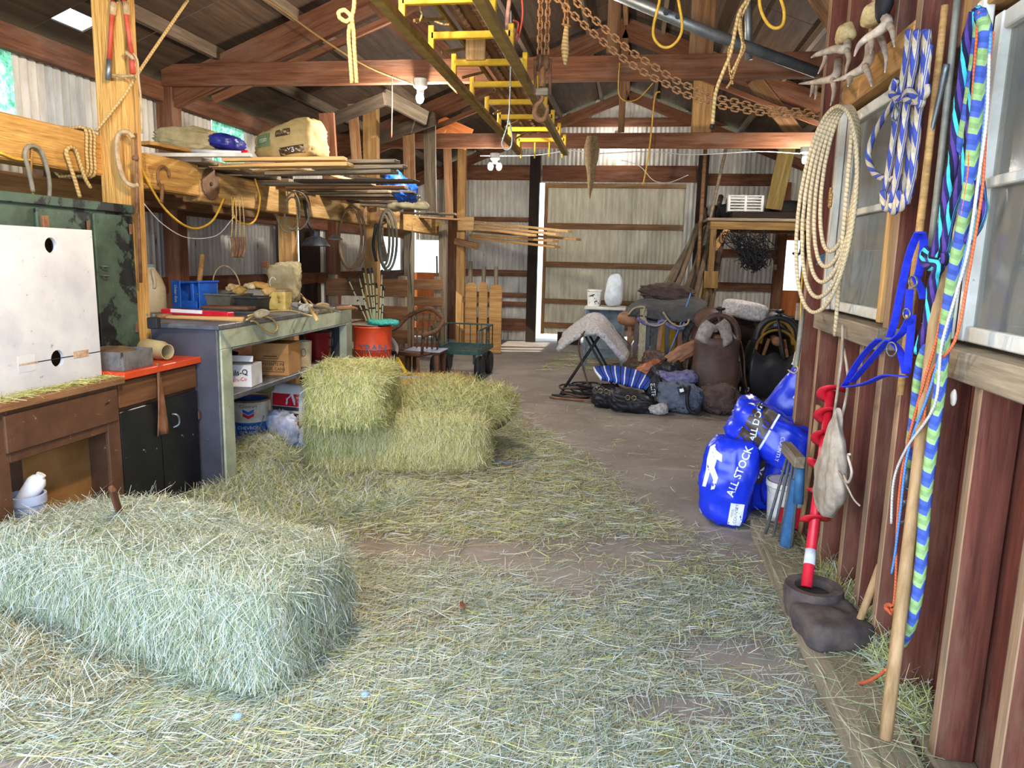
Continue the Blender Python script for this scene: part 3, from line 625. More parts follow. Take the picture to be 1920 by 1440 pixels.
# old wooden post-base / log end on the kerb
OLDM = stuffm('earth_caked_iron', '#5d5048', '#3b3436', 9., .9, bump=.6)
t = thing('iron_hub', 'dark earth-caked iron hub with a hollow top lying on the kerb board', 'hub', at(1530, 1215, Z=.09))
h0 = V((.8, 2.93, .086)); blob('body', (.25, .27, .11), OLDM, T(h0 + V((.02, -.1, .05))) @ rot(0, 0, 14), t, 12, 5, .012, 8, 24)
lathe('socket', [(.07, .07), (.075, .125), (.112, .13), (.118, .1), (.112, .04), (.1, .0)][::-1], OLDM, h0 + V((-.01, .07, .0)), t, 20); lathe('hollow', [(.0, .085), (.072, .095)], stuffm('dark_soil', '#2c2622', '#443a32', 30.), h0 + V((-.01, .07, .0)), t, 16)
# feed sacks
SACKB = stuffm('blue_feed_sack_plastic', '#1c38d6', '#162cae', 6., .28, bump=.12, spec=.5); SACKBR = stuffm('brown_sack_print', '#4a3a2c', '#3f3024', 10., .35); SACKW = stuffm('white_sack_print', '#e4e4e6', '#d2d3d8', 10., .4)
GP = 'blue feed sacks by the partition'
def crumple(shape, seed):
    def f(P):
        Q = shape(P) if shape else P.copy(); w = vnoise(P, 4.2, seed + 50); Q = Q * (1 - .06 * np.abs(w) ** .6 * 1.2 + .035)[:, None]; return Q * (1 - .035 * np.abs(np.sin(vnoise(P, 5, seed + 70) * 7)))[:, None]
    return f
def feed(label, size, M, seed, lump=.018, shape=None):
    t = thing('feed_sack', label, 'feed sack', M.translation, GP); b = blob('sack', size, SACKB, M, t, 18, 5, lump, seed, 13, crumple(shape, seed)); return t, b
Ms = T((.61, 4.32, .255)) @ rot(-4, 5, -12)
def taper(P): Q = P.copy(); Q[:, 0] *= 1 - .1 * np.abs(P[:, 2]) ** 2; Q[:, 1] *= 1 - .25 * np.clip(P[:, 2], 0, 1) ** 2; return Q
t, b = feed('standing blue feed sack at the front, white horse and ALL STOCK print', (.32, .26, .52), Ms, 4, .016, taper)
fr = lambda M, x, z: M @ axes((x, -.12, z), (1, 0, 0), (0, 0, 1))
lettering('ALL STOCK', .058, Ms @ axes((.055, -.12, .085), (.2, 0, 1), (-1, 0, .2)), SACKW, t, b, bold=.02)
patch('label', .075, .13, fr(Ms, .075, -.165), SACKW, t, b); lettering('COUNTRY', .024, Ms @ axes((.075, -.13, -.16), (0, 0, 1), (-1, 0, 0)), SACKBR, t, b); lettering('FEEDS', .018, Ms @ axes((.055, -.13, -.16), (0, 0, 1), (-1, 0, 0)), SACKBR, t, b)
patch('label', .07, .1, Ms @ axes((-.15, -.03, -.17), (.35, -1, 0), (0, 0, 1)), SACKW, t, b)
horse = [(-.045, .13), (-.02, .15), (-.01, .12), (.03, .1), (.035, .06), (.005, .07), (.0, .02), (.03, -.03), (.02, -.1), (.0, -.11), (.005, -.05), (-.02, -.01), (-.03, -.1), (-.05, -.1), (-.045, .0), (-.05, .06)]
patch('horse_print', 0, 0, fr(Ms, -.085, .06), SACKW, t, b, poly=horse)
patch('band', .15, .1, Ms @ axes((-.11, -.1, -.2), (1, -.8, 0), (0, 0, 1)), SACKBR, t, b) if False else None
M2 = T((.86, 4.62, .2)) @ rot(0, 0, 8)
t, b = feed('blue feed sack at the back of the pile, brown band with CK showing', (.34, .24, .4), M2, 9, .012)
patch('band', .34, .17, fr(M2, 0, .08), SACKBR, t, b, 16, 8); lettering('CK', .1, fr(M2, -.09, .06), SACKW, t, b, bold=.02)
M3 = T((.83, 4.42, .53)) @ rot(0, 24, -14) @ rot(0, 0, 0)
t, b = feed('slumped blue feed sack lying on top, brown ALL DOG band', (.5, .3, .27), M3, 14, .026)
patch('band', .13, .3, fr(M3, -.08, .0), SACKBR, t, b, 8, 14)
lettering('ALL DOG', .05, M3 @ axes((-.09, -.15, .045), (-.3, 0, 1), (-1, 0, -.3)), SACKW, t, b, bold=.02)
lettering('COUNTRY', .03, M3 @ axes((.09, -.15, -.02), (.25, 0, -1), (1, 0, .25)), SACKW, t, b); patch('badge', .045, .045, fr(M3, -.05, -.09), SACKW, t, b, poly=[(-.025, .02), (0, .03), (.025, .02), (.02, -.015), (0, -.03), (-.02, -.015)]); patch('stripe', .012, .3, fr(M3, -.005, 0), SACKW, t, b, 2, 14)

patch('sack_seam', .04, .28, M3 @ axes((.235, -.0, .02), (0, -.4, 1), (0, 1, 0)), SACKW, t, b, 4, 8)
M4 = T((1.02, 4.78, .62)) @ rot(0, 28, -16)
t, b = feed('blue feed sack leaning on the partition behind the pile, white label near its top', (.3, .26, .66), M4, 22, .015)
patch('label', .1, .12, fr(M4, .02, .14), SACKW, t, b); lettering('COU', .045, M4 @ axes((.0, -.15, .15), (1, 0, 0), (0, 0, 1)), SACKBR, t, b); patch('tape', .3, .06, fr(M4, 0, .28), SACKW, t, b)
M5 = T((.98, 4.5, .34)) @ rot(0, 14, -6)
t, b = feed('blue feed sack in the middle of the pile, ALL STOCK up its edge', (.26, .24, .56), M5, 27, .014); lettering('ALL STOCK', .075, M5 @ axes((-.02, -.12, .0), (.1, 0, 1), (-1, 0, .1)), SACKW, t, b, bold=.02)
# white bucket behind the rods
WPL = stuffm('white_plastic', '#dcdad4', '#bfbcb4', 8., .45)
def bucket(name, label, loc, r, h, m, tilt=None, bail=True, group=None, rim=True, cat='bucket'):
    t = thing(name, label, cat, loc, group); lathe('bucket_body', [(r * .86, 0), (r * .98, h * .93), (r, h), (r * .95, h), (r * .82, .02), (0, .02)], m, loc, t, 22)
    if rim: lathe('rim', [(r * 1.0, h * .88), (r * 1.05, h * .9), (r * 1.05, h), (r * .97, h)], m, loc, t, 22)
    if bail: tube('bail', [V(loc) + V((r * 1.04 * math.cos(a), r * .5 * -math.sin(a) - .01, h * .93 - r * .75 * math.sin(a))) for a in np.linspace(0, PI, 9)], .003, STEEL, t, 5, 3)
    return t
tb = bucket('bucket', 'white plastic bucket half hidden by the rods beside the sacks', V((.93, 4.24, 0)), .12, .3, WPL); patch('red_label', .14, .12, T((.93, 4.24, .12)) @ axes((0, -.13, 0), (1, 0, 0), (0, 0, 1)), REDP, tb, tb.children[0], 8, 4)
bucket('bucket', 'white plastic tub seen past the end of the partition', V((1.62, 6.6, .32)), .1, .2, WPL)
bx_ = bx('crate', 1.42, 1.8, 6.45, 6.75, 0, .32, GREYW); tag(bx_, 'low wooden box under the white tub past the partition end', 'box')
FEA = stuffm('white_feather', '#e8e4de', '#cfc8bf', 20., .9); HK = None
tag(blob('feather', (.01, .03, .05), FEA, T(at(1788, 745, X=.95)), None, 4, 2.2, .004, 2, 60), 'small white feather caught on the red boards under the second window', 'feather')
# ================================================ left side
CABB = stuffm('brown_cabinet_paint', '#4a3022', '#5e3f2c', 7., .6, spots=[('#9a8468', 30., .67), ('#2e1d14', (6., 6., 14.), .66)]); CABIN = stuffm('tan_hardboard', '#a87c48', '#80592f', 2., .8, spots=('#b59468', 34., .72))
BLACKP = stuffm('black_door_paint', '#121216', '#1c1c22', 6., .35, spots=('#b9b2a6', 24., .67), bump=.05); ORANGEP = stuffm('orange_laminate', '#d9502a', '#c64522', 4., .35)
WHITEB = stuffm('chalky_white_box_paint', '#d2d2d4', '#b9bac0', 3., .6, spots=[('#8f8a80', (24., 24., 24.), .66), ('#a89c88', (5., 5., 14.), .7)], bump=.1)
GREENP = stuffm('dark_green_locker_paint', '#4c6152', '#37473b', 6., .5, spots=[('#17191a', (3.2, 3.2, 2.2), .52), ('#c0c4bc', 60., .68)], bump=.15)
SAGE = stuffm('sage_green_paint', '#b2b8a0', '#929a86', 7., .6, spots=[('#5c5a44', (16., 16., 9.), .68)]); SLATE = stuffm('dark_slate_panel', '#3d3d47', '#4a4a55', 4., .45, spots=('#a6a09a', 24., .69)); SLATEL = stuffm('grey_trim', '#7b7c80', '#5f6064', 12., .45, .3)
RUST = stuffm('rusty_iron', '#6e4a34', '#8f6a4c', 26., .8, .2, .4); CLAMP = stuffm('cream_clamp', '#b8a07c', '#8e7654', 20., .6); DKMET = stuffm('dark_metal', '#3a3c40', '#25262a', 16., .5, .5)
BLK = stuffm('black_rubber', '#17171a', '#232327', 20., .6); REDT = stuffm('faded_red_handle', '#b8503a', '#a03c2c', 14., .5); YEL = stuffm('bright_yellow', '#e2c21e', '#cfae14', 9., .45)
KRAFT = stuffm('kraft_cardboard', '#b0824f', '#9a6f42', 5., .85); PRINT = stuffm('dark_print', '#2c2620', None, 3., .8); JARM = None
def jarmat():
    t = NT('clouded_jar'); t.done('#c9b98c', .3); t.b.inputs['Alpha'].default_value = .75; t.b.inputs['Transmission Weight'].default_value = .1; return t.m
JARM = jarmat()
DGREY = wood('dark_weathered_board', '#40352b', '#6a5a49')
XC = -2.56
def holed(name, w, h, holes, M, mat, parent, th=.018):
    bm = bmesh.new(); es = []
    def loop(ps):
        vs_ = [bm.verts.new((x, y, 0)) for x, y in ps]; es.extend(bm.edges.new((vs_[i], vs_[(i + 1) % len(vs_)])) for i in range(len(vs_)))
    loop([(0, 0), (w, 0), (w, h), (0, h)])
    for x, y, r in holes: loop([(x + r * math.cos(a), y + r * math.sin(a)) for a in np.linspace(0, 2 * PI, 21)[:-1]])
    bmesh.ops.triangle_fill(bm, edges=es, use_beauty=True); me = bpy.data.meshes.new(name); bm.to_mesh(me); bm.free(); me.materials.append(mat)
    o = place(name, me, parent, M); md = o.modifiers.new('thickness', 'SOLIDIFY'); md.thickness = th; md.offset = 0; return o
# brown cabinet base
t = thing('cabinet', 'brown cabinet base with an open doorway, under the white box', 'cabinet', (-2.85, 2.9, 0))
ya, yb = 2.3, at(229, 850, X=XC).y
ys = [at(x, 900, X=XC).y for x in (-30, 22, 209)]
for n_, y0, y1, z0, z1 in (('stile', 2.32, ys[1], .05, .83), ('stile', ys[2], yb, .05, .83), ('rail', ys[1], ys[2], .6, .655), ('rail', ys[1], ys[2], .8, .83), ('toe_board', 2.32, yb, .0, .05)): bx(n_, XC - .02, XC, y0, y1, z0, z1, CABB, t)
bx('drawer_front', XC - .01, XC + .012, ys[1] - .02, yb - .02, .645, .81, CABB, t)
bx('side_panel', -3.28, XC - .02, 2.32, 2.34, 0, .83, CABB, t); bx('side_panel', -3.28, XC - .02, yb - .02, yb, 0, .83, CABB, t); bx('back_panel', -2.74, -2.73, at(46, 900, X=-2.73).y, yb - .02, .05, .83, CABIN, t)
bx('cabinet_top', -3.28, XC + .03, 2.32, yb + .02, .83, .865, BROWNW, t)
# hay scraps on it are added with the hay
# orange topped cabinet
t = thing('cabinet', 'black-doored kitchen cabinet with an orange laminate top beside the workbench', 'cabinet', (-2.85, 3.7, 0))
yc, ye = at(306, 850, X=XC).y, at(377, 850, X=XC).y
bx('worktop', -3.28, XC + .025, yb + .022, ye + .01, .845, .882, ORANGEP, t); bx('carcass', -3.28, XC - .02, yb + .003, ye, .0, .845, CABB, t)
bx('drawer_front', XC - .02, XC, yb + .005, ye - .01, .7, .835, wood('swirled_brown_plywood', '#4a2f1e', '#7d5636', .5), t)
for y0, y1 in ((yb + .005, yc - .004), (yc + .004, ye - .01)): bx('door', XC - .02, XC, y0, y1, .07, .68, BLACKP, t)
dd = [c for c in t.children if c.name.startswith('door')][-1]
tube('handle', [V((XC + x, at(325, 790, X=XC).y + y, z)) for x, y, z in ((0, -.01, .585), (.025, .0, .58), (.03, .012, .55), (.025, .01, .52), (.0, -.005, .505))], .006, STEEL, dd, 7, 5)
bx('hinge', XC, XC + .012, ye - .02, ye, .5, .55, CABB, dd)
o = grid('leather_strap', lambda u, v: V((XC + .012 + .01 * math.sin(3 * u + 5 * v), at(293 + (8 + 9 * u) * (v - .5) * 1.1, 680, X=XC).y + .0, at(293, 680 + 138 * u, X=XC).z)), 12, 5, stuffm('brown_leather', '#6b4630', '#8a5f44', 14., .8), None, .006); tag(o, 'frayed brown leather strip hanging over the black cabinet doors', 'strap')
# white nest box
t = thing('nest_box', 'large white painted wooden box with two round holes standing on the brown cabinet', 'box', (-2.75, 2.9, .865))
h1, h2 = at(92, 460, X=-2.65), at(105, 672, X=-2.65); yL, yR, zt = 2.4, at(178, 560, X=-2.65).y, 1.593
Mh = T((-2.65, yL, .865)) @ axes((0, 0, 0), (0, 1, 0), (0, 0, 1))
holed('front_panel', yR - yL, zt - .865, [(h1.y - yL, h1.z - .865, .036), (h2.y - yL, h2.z - .865, .04)], Mh, WHITEB, t)
bx('top_panel', -2.86, -2.66, yL, yR, zt - .02, zt, WHITEB, t); bx('side_panel', -2.86, -2.66, yR - .015, yR, .865, zt - .02, WHITEB, t); bx('side_panel', -2.86, -2.66, yL, yL + .015, .865, zt - .02, WHITEB, t); bx('back_panel', -2.87, -2.86, yL, yR, .865, zt, BROWNW, t)
TORN = stuffm('torn_label_paper', '#c9b9a4', '#a5764e', 40., .9)
for (x0, y0, x1, y1) in ((138, 655, 165, 672), (35, 677, 70, 686)):
    a, b = at(x0, y1, X=-2.64), at(x1, y0, X=-2.64); bx('torn_label', -2.642, -2.638, a.y, b.y, min(a.z, b.z), max(a.z, b.z), TORN, t, 0)
a, b = at(35, 700, X=-2.64), at(65, 664, X=-2.64); bx('label_outline', -2.6415, -2.6395, a.y, b.y, a.z, b.z, WHITEB, t, 0)
bx('hinge_seam', -2.6415, -2.6395, at(40, 680, X=-2.65).y, yR, h2.z - .002, h2.z + .002, DKMET, t, 0)
# green locker
XLk = -2.9
t = thing('locker', 'dark green metal locker with peeled black patches behind the white box', 'locker', (-3.1, 3.4, .883))
bx('locker_body', -3.27, XLk - .015, 2.6, 3.985, .884, 1.75, GREENP, t, .006); bx('top_rail', XLk - .02, XLk + .006, 2.6, 3.985, 1.71, 1.758, GREENP, t)
for y0, y1 in ((3.26, 3.63), (3.65, 3.97)):
    d = bx('door', XLk - .015, XLk + .004, y0, y1, .93, 1.695, GREENP, t, .005)
    for z in (1.05, 1.62): bx('hinge', XLk + .004, XLk + .012, y1 - .04, y1 - .02, z - .03, z + .03, RUST, d)
for z in (1.41, 1.36): tube('latch_loop', [V((XLk + .004, 3.67, z)), V((XLk + .03, 3.675, z)), V((XLk + .032, 3.705, z - .004)), V((XLk + .004, 3.71, z - .008))], .004, STEEL, d, 6, 4)
bx('latch', XLk, XLk + .02, 3.28, 3.32, 1.56, 1.66, RUST, t)
# post, beams
tp = thing('timber_post', 'big rough golden timber post carrying the bolt cutters and clamp', 'post', (-2.97, 4.1, 0)); pa, pb = at(211, 0, Y=4.06), at(232, 385, Y=4.06); pd = (pa - pb) / (pa.z - pb.z); board('post', pb - pd * pb.z, pb + pd * (3.2 - pb.z), .19, .13, GOLDW, tp, (0, 1, 0), .008)
o = bx('timber_beam', -3.26, -3.09, .6, 4.0, 1.925, 2.155, GOLDW, None, .01); tag(o, 'rough golden timber beam running from the post out of view', 'beam')
o = bx('timber_beam', -3.6, -3.48, .6, 4.6, 1.8, 1.92, TANW, None, .006); tag(o, 'lower tan timber rail behind the golden beam', 'beam')
o = bx('timber_beam', -3.09, -2.95, 4.205, 4.75, 1.875, 2.085, GOLDW, None, .008); tag(o, 'short golden beam end spliced on behind the big post', 'beam')
o = bx('timber_beam', -3.09, -2.96, 4.76, 11.5, 1.84, 2.06, wood('stained_beam', '#94703f', '#cba468', dirt='#54331c', dirt_amt=.95), None, .008); tag(o, 'long stained loft beam with the saw blade hung on it', 'beam')
def post(label, x0, x1, ytop, ybot, Y, m, d=.1, name='timber_post', z0=0.0, z1=None):
    a, b = at(x0, (ytop + ybot) / 2, Y=Y), at(x1, (ytop + ybot) / 2, Y=Y); zt = z1 or at((x0 + x1) / 2, ytop, Y=Y).z
    o = bx(name, a.x, b.x, Y, Y + d, z0, zt, m, None, .005); return tag(o, label, 'post')
post('tan square post between the work lamp and the canvas sack', 520, 547, 350, 480, 6.3, TANW, .12, z1=1.835)
post('tall tan post rising past the loft beam up to the roof tie', 681, 706, 180, 500, 8.1, TANW, .12)
post('weathered post beside the pitchfork and hanging hose loops', 757, 772, 402, 600, 9.75, GREYW)
post('grey stall post with a loft board resting on it, left of the plank gate', 822, 836, 420, 640, 10.9, GREYW)
post('pale post rising past the stacked lumber to the second truss', 856, 871, 262, 650, 11.9, TANW)
for i, (lb, x0, x1, yt, yb_, Y, z0, tl, m) in enumerate((('reddish upright board at the front of the loft, leaning slightly', 606, 634, 212, 295, 6.2, 2.06, 3, REDW), ('thin board leaning on the tall tan post', 664, 682, 195, 295, 7.3, 2.06, 4, BROWNW), ('rough upright board above the blue tarp', 759, 780, 240, 332, 8.2, 2.05, 1.5, BROWNW), ('pale splashed upright board past the blue tarp', 797, 819, 232, 400, 8.8, 2.05, 1, GREYW), ('narrow brown upright board near the second truss', 836, 851, 262, 400, 10.4, 2.05, 2.5, BROWNW))):
    a = at(x0, (yt + yb_) / 2, Y=Y); b = at(x1, (yt + yb_) / 2, Y=Y); zt = at(x0, yt, Y=Y).z; xm = (a.x + b.x) / 2; k = math.tan(math.radians(tl))
    o = board('upright_board', (xm, Y, z0), (xm - k * (zt - z0), Y, zt), b.x - a.x, .03, m, None, (0, 1, 0)); tag(o, lb, 'board')
for lb, p, q, w, m in (('dark diagonal loft brace under the first roof tie', at(590, 238, Y=6.9), at(722, 185, Y=6.5), .11, DGREY), ('grey diagonal loft brace crossing toward the second truss', at(705, 262, Y=8.4), at(815, 222, Y=8.0), .14, DGREY), ('grey board rising behind the lamp on the roof tie', at(720, 180, Y=7.2), at(800, 222, Y=7.6), .14, GREYW), ('orange-brown plywood scrap jammed up in the far roof', at(820, 235, Y=10.5), at(880, 262, Y=10.4), .3, ORANGEW)):
    tag(board('brace', p, q, .04, w, m), lb, 'board')
# bolt cutters, clamp on the post
t = thing('bolt_cutters', 'red-handled bolt cutters hung upside down on the golden post', 'tool', at(212, 5, Y=3.985))
for a_, b_, e_ in (((212, 0), (205, 112), (203, 150)), ((232, 0), (247, 100), (249, 138))):
    tube('handle', [at(*a_, Y=3.975), at(*b_, Y=3.965)], .013, REDT, t, 9, 1); tube('grip', [at(*b_, Y=3.965), at(*e_, Y=3.96)], .016, STEEL if a_[0] < 220 else REDT, t, 9, 1); tube('ferrule', [at(a_[0] + (1 if a_[0] < 220 else 3), 5, Y=3.974), at(a_[0] + (-1 if a_[0] < 220 else 6), 28, Y=3.97)], .018, CLAMP, t, 9, 1)
tube('head', [at(212, 0, Y=3.97), at(222, -30, Y=3.97), at(232, 0, Y=3.97)], .02, DKMET, t, 8, 3)
def ctube(name, pts, Y, r, m, parent=None, **k): return tube(name, [at(x, y, Y=Y) for x, y in pts], r, m, parent, 7, 5, **k)
t = thing('saw', 'old bow saw with a white handle hanging beside the bolt cutters', 'saw', at(245, 100, Y=3.965)); ctube('saw_frame', [(250, 100), (258, 115), (260, 150), (264, 185), (266, 250)], 3.96, .006, CLAMP, t); ctube('saw_handle', [(236, 98), (246, 106), (250, 112)], 3.95, .012, CLAMP, t); ctube('hook', [(211, 140), (225, 143), (250, 142)], 3.95, .008, CLAMP, t)
t = thing('c_clamp', 'large cream iron C clamp hanging on the golden post', 'clamp', at(235, 250, Y=4.0)); ctube('clamp_frame', [(250, 258), (240, 248), (224, 250), (219, 270), (221, 300), (232, 335), (248, 348), (260, 346)], 3.94, .014, CLAMP, t); ctube('clamp_screw', [(256, 290), (257, 400)], 3.94, .011, RUST, t); ctube('clamp_pad', [(250, 296), (258, 297)], 3.93, .014, RUST, t)
t = thing('pipe', 'thin rusty pipe standing on end between the golden post and the bench', 'pipe', at(258, 520, Y=4.06)); ctube('pipe_body', [(254, 250), (264, 530)], 3.97, .009, RUST, t)
# ropes on beam
def line(name, label, pts, r, m, cat='rope'): return tag(tube(name, pts, r, m, None, 7, 5), label, cat)
line('rope', 'long tan cord strung from the roof down to the golden beam', [at(352, 0, Y=4.4), at(270, 120, Y=4.1), at(232, 180, Y=3.98), at(180, 246, Y=3.94)], .009, JUTE)
for k in range(3): pass
t = thing('rope', 'tan cord wrapped several turns round the end of the golden beam', 'rope', (-3.09, 3.9, 2.0))
for k in range(3): tube('rope_turn', [V((x, 3.86 + .03 * k + .01 * math.sin(9 * z), z)) for x, z in ((-3.08, 1.92), (-3.075, 2.04), (-3.08, 2.165), (-3.18, 2.17), (-3.275, 2.155), (-3.275, 1.925), (-3.18, 1.91))], .009, JUTE, t, 7, 3, True)
BRONZ = stuffm('dusty_cord', '#8e7a5c', '#6a5a44', 20., .8)
def bloop(label, xs, X, r, m, name='cord', cat='cord'): return tag(tube(name, [at(x, y, X=X) for x, y in xs], r, m, None, 7, 5), label, cat)
bloop('grey doubled hose loop hanging over the golden beam above the locker', [(62, 360), (54, 320), (47, 292), (52, 276), (64, 274), (78, 285), (88, 315), (93, 345), (92, 385)], -3.07, .011, stuffm('grey_hose', '#8a8474', '#6f6a5c', 20., .6))
bloop('pale twisted cord looped on a nail beside the grey hose loop', [(150, 370), (138, 330), (128, 300), (124, 284), (132, 276), (142, 282), (150, 305), (160, 335), (170, 352)], -3.07, .011, JUTE)
bloop('thin yellow cord tied over the golden beam behind the hose loop', [(60, 280), (58, 320), (62, 365), (70, 372)], -3.075, .006, TANT)
bloop('yellow extension cord draped from the golden post to the stained beam', [(0, 286), (30, 298), (60, 300)], -3.08, .007, YELLOWT)
t = thing('extension_cord', 'yellow extension cord sagging in swags under the stained beam', 'cord', at(265, 310, X=-2.940))
tube('cord_run', [at(x, y, X=-2.940) for x, y in ((264, 312), (285, 355), (312, 395), (345, 422), (372, 428), (400, 412), (420, 372))], .0075, YELLOWT, t, 7, 5)
tube('cord_run', [at(x, y, X=-2.930) for x, y in ((440, 370), (436, 395), (446, 415), (468, 420), (482, 405), (487, 370), (478, 335))], .0075, YELLOWT, t, 7, 5)
line('cord', 'thin white wire strung below the yellow extension cord', [at(x, y, X=-2.920) for x, y in ((270, 382), (305, 420), (352, 446), (405, 442), (432, 415), (440, 405))], .003, WHITET, 'cord')
t = thing('circular_saw_disc', 'rusty circular saw blade hanging on the stained beam', 'saw blade', at(395, 345, X=-2.950)); c = at(395, 345, X=-2.955)
n = 40; v = [c + V((.004 * s, (.105 + .008 * (k % 2)) * math.cos(2 * PI * k / n), (.105 + .008 * (k % 2)) * math.sin(2 * PI * k / n))) for s in (-1, 1) for k in range(n)]
addmesh('blade', v, [tuple(range(n)), tuple(range(n, 2 * n))] + [(k, (k + 1) % n, n + (k + 1) % n, n + k) for k in range(n)], stuffm('brown_rusty_blade', '#5a4230', '#7a5a40', 20., .6, .4), t); lathe('arbor', [(.0, .008), (.014, .008), (.014, 0)], DKMET, c + V((.003, 0, 0)), t, 12, rot(0, 90, 0))
t = thing('pulley_hook', 'rusty pulley hook and strap hanging at the splice of the beams', 'hook', at(303, 320, X=-2.930)); tube('hook_body', [at(x, y, X=-2.930) for x, y in ((298, 345), (296, 322), (304, 312), (314, 318), (318, 330))], .009, RUST, t, 7, 4); tube('hook_shank', [at(304, 345, X=-2.930), at(303, 380, X=-2.930)], .012, RUST, t, 7, 1)
t = thing('snap_clips', 'bunch of rusty clips and snaps on cords under the stained beam', 'clips', at(440, 370, X=-2.920))
for k in range(4): tube('clip_cord', [at(434 + 6 * k, 368, X=-2.920), at(436 + 7 * k, 400, X=-2.910), at(434 + 8 * k, 445, X=-2.910)], .004, JUTE, t, 6, 3); tube('clip', [at(434 + 8 * k, 445, X=-2.900), at(437 + 7 * k, 462 + 6 * (k % 2), X=-2.900), at(436 + 6 * k, 482, X=-2.900)], .011, RUST, t, 7, 2)
# workbench
BZ, XB, YB0, YB1 = 1.075, -2.42, 4.02, 6.13
t = thing('workbench', 'sage green and dark slate workbench cluttered with tools', 'workbench', (-2.7, 5.0, 0))
bx('bench_top', -3.3, XB + .01, 4.21, YB1, BZ - .03, BZ, SLATEL, t); bx('bench_top_end', -2.86, XB + .01, YB0 - .01, 4.209, BZ - .03, BZ, SLATEL, t)
bx('side_panel', -2.86, XB - .015, YB0, YB0 + .02, 0, BZ - .03, SLATE, t); bx('edge_trim', XB - .015, XB - .004, YB0 - .005, YB0 + .02, 0, BZ - .03, SLATEL, t)
bx('apron', XB - .02, XB + .004, YB0 + .02, YB1, BZ - .15, BZ - .03, SAGE, t); bx('apron_edge', XB - .04, XB + .003, YB0 + .15, YB1 - .13, BZ - .165, BZ - .151, SLATEL, t)
bx('leg', XB - .06, XB + .006, YB0 + .02, YB0 + .14, 0, BZ - .15, SAGE, t); bx('leg', XB - .06, XB + .006, YB1 - .13, YB1, 0, BZ - .15, SAGE, t); bx('side_panel', -2.9, XB - .06, YB1 - .03, YB1 - .01, 0, BZ - .03, SLATE, t)
bx('shelf', -3.1, XB - .03, YB0 + .16, YB1 - .14, .585, .62, SLATEL, t)
def on(x, y, z=BZ): return at(x, y, Z=z)
# jug
t = thing('jug', 'dusty white plastic gallon jug with a tapered top at the bench end', 'jug', on(287, 583)); JUGW = stuffm('dusty_white_jug', '#cfc3a6', '#b5a585', 9., .5)
lathe('jug_body', [(.088, 0), (.092, .02), (.092, .16), (.09, .17), (.07, .23), (.03, .3), (.026, .315)], JUGW, on(287, 583), t, 24); lathe('cap', [(.028, .305), (.028, .332), (0, .333)], stuffm('grey_blue_cap', '#7d949c', '#6c8088', 9.), on(287, 583), t, 16); tube('jug_handle', [on(287, 583) + V(p) for p in ((.03, -.03, .29), (.055, -.055, .27), (.075, -.07, .2), (.07, -.07, .17))], .011, JUGW, t, 8, 4)
# blue box
BLUEC = stuffm('blue_plastic', '#2a6ad0', '#1f55b0', 7., .4); b0 = on(357, 577)
t = thing('parts_bin', 'open blue cardboard tool box with white lettering standing on the bench', 'box', b0); M = T(b0) @ rot(0, 0, -14)
bx('back', -.02, .16, .12, .13, 0, .19, BLUEC, t, M=M); bx('side', -.09, -.08, -.08, .12, 0, .2, BLUEC, t, M=M); bx('side', .15, .16, -.06, .12, 0, .2, BLUEC, t, M=M); bx('front', -.09, .0, -.09, -.08, 0, .21, BLUEC, t, M=M); bx('bottom', -.08, .15, -.08, .12, 0, .01, BLUEC, t, M=M); bx('flap', -.08, .15, -.08, -.07, .01, .06, BLUEC, t, M=M); bx('hood', -.09, .19, -.07, .13, .19, .205, BLUEC, t, M=M @ T((0, 0, -.005)) @ rot(0, -4, 0)); bx('divider', .07, .1, -.06, .12, .01, .19, BLUEC, t, M=M)
lettering('Oder-Eze', .034, M @ axes((-.045, -.091, .11), (0, 0, -1), (1, 0, 0)), SACKW, t, None)
o = tube('wooden_handle', [at(369, 566, Y=5.4), at(380, 478, Y=5.5)], .02, TANW, None, 8, 1); tag(o, 'pale wooden tool handle sticking up behind the blue box', 'handle')
# basins
GREYPL = stuffm('grey_plastic_tub', '#7e7b6c', '#625f54', 9., .5)
def basin(label, x, y, w, d, h, m, ang):
    p = on(x, y); t = thing('basin', label, 'tub', p); M = T(p) @ rot(0, 0, ang); k = .72; v = []
    for s, z in ((k, 0), (1, h), (.92, h), (k * .92, .015)): v += [(-w / 2 * s, -d / 2 * s, z), (w / 2 * s, -d / 2 * s, z), (w / 2 * s, d / 2 * s, z), (-w / 2 * s, d / 2 * s, z)]
    f = [(3, 2, 1, 0), (12, 13, 14, 15)] + [(4 * i + j, 4 * i + (j + 1) % 4, 4 * i + 4 + (j + 1) % 4, 4 * i + 4 + j) for i in range(3) for j in range(4)]; addmesh('tub_body', v, f, m, t, M)
    for s in (-1, 1): board('rim', M @ V((-w / 2, s * d / 2, h)), M @ V((w / 2, s * d / 2, h)), .016, .012, m, t); board('rim', M @ V((s * w / 2, -d / 2, h)), M @ V((s * w / 2, d / 2, h)), .016, .012, m, t)
    return t
t1 = basin('grey plastic basin with a wire bail on the bench', 420, 578, .34, .26, .11, GREYPL, -8); tube('bail', [at(x, y, Y=5.3) for x, y in ((402, 540), (400, 522), (408, 505), (420, 498), (435, 505), (445, 520), (450, 535))], .005, CLAMP, t1, 6, 4)
basin('dark grey tub next to the yellow can on the bench', 478, 582, .2, .24, .1, stuffm('charcoal_tub', '#3f3f3e', '#2e2e2e', 9., .5), -5)
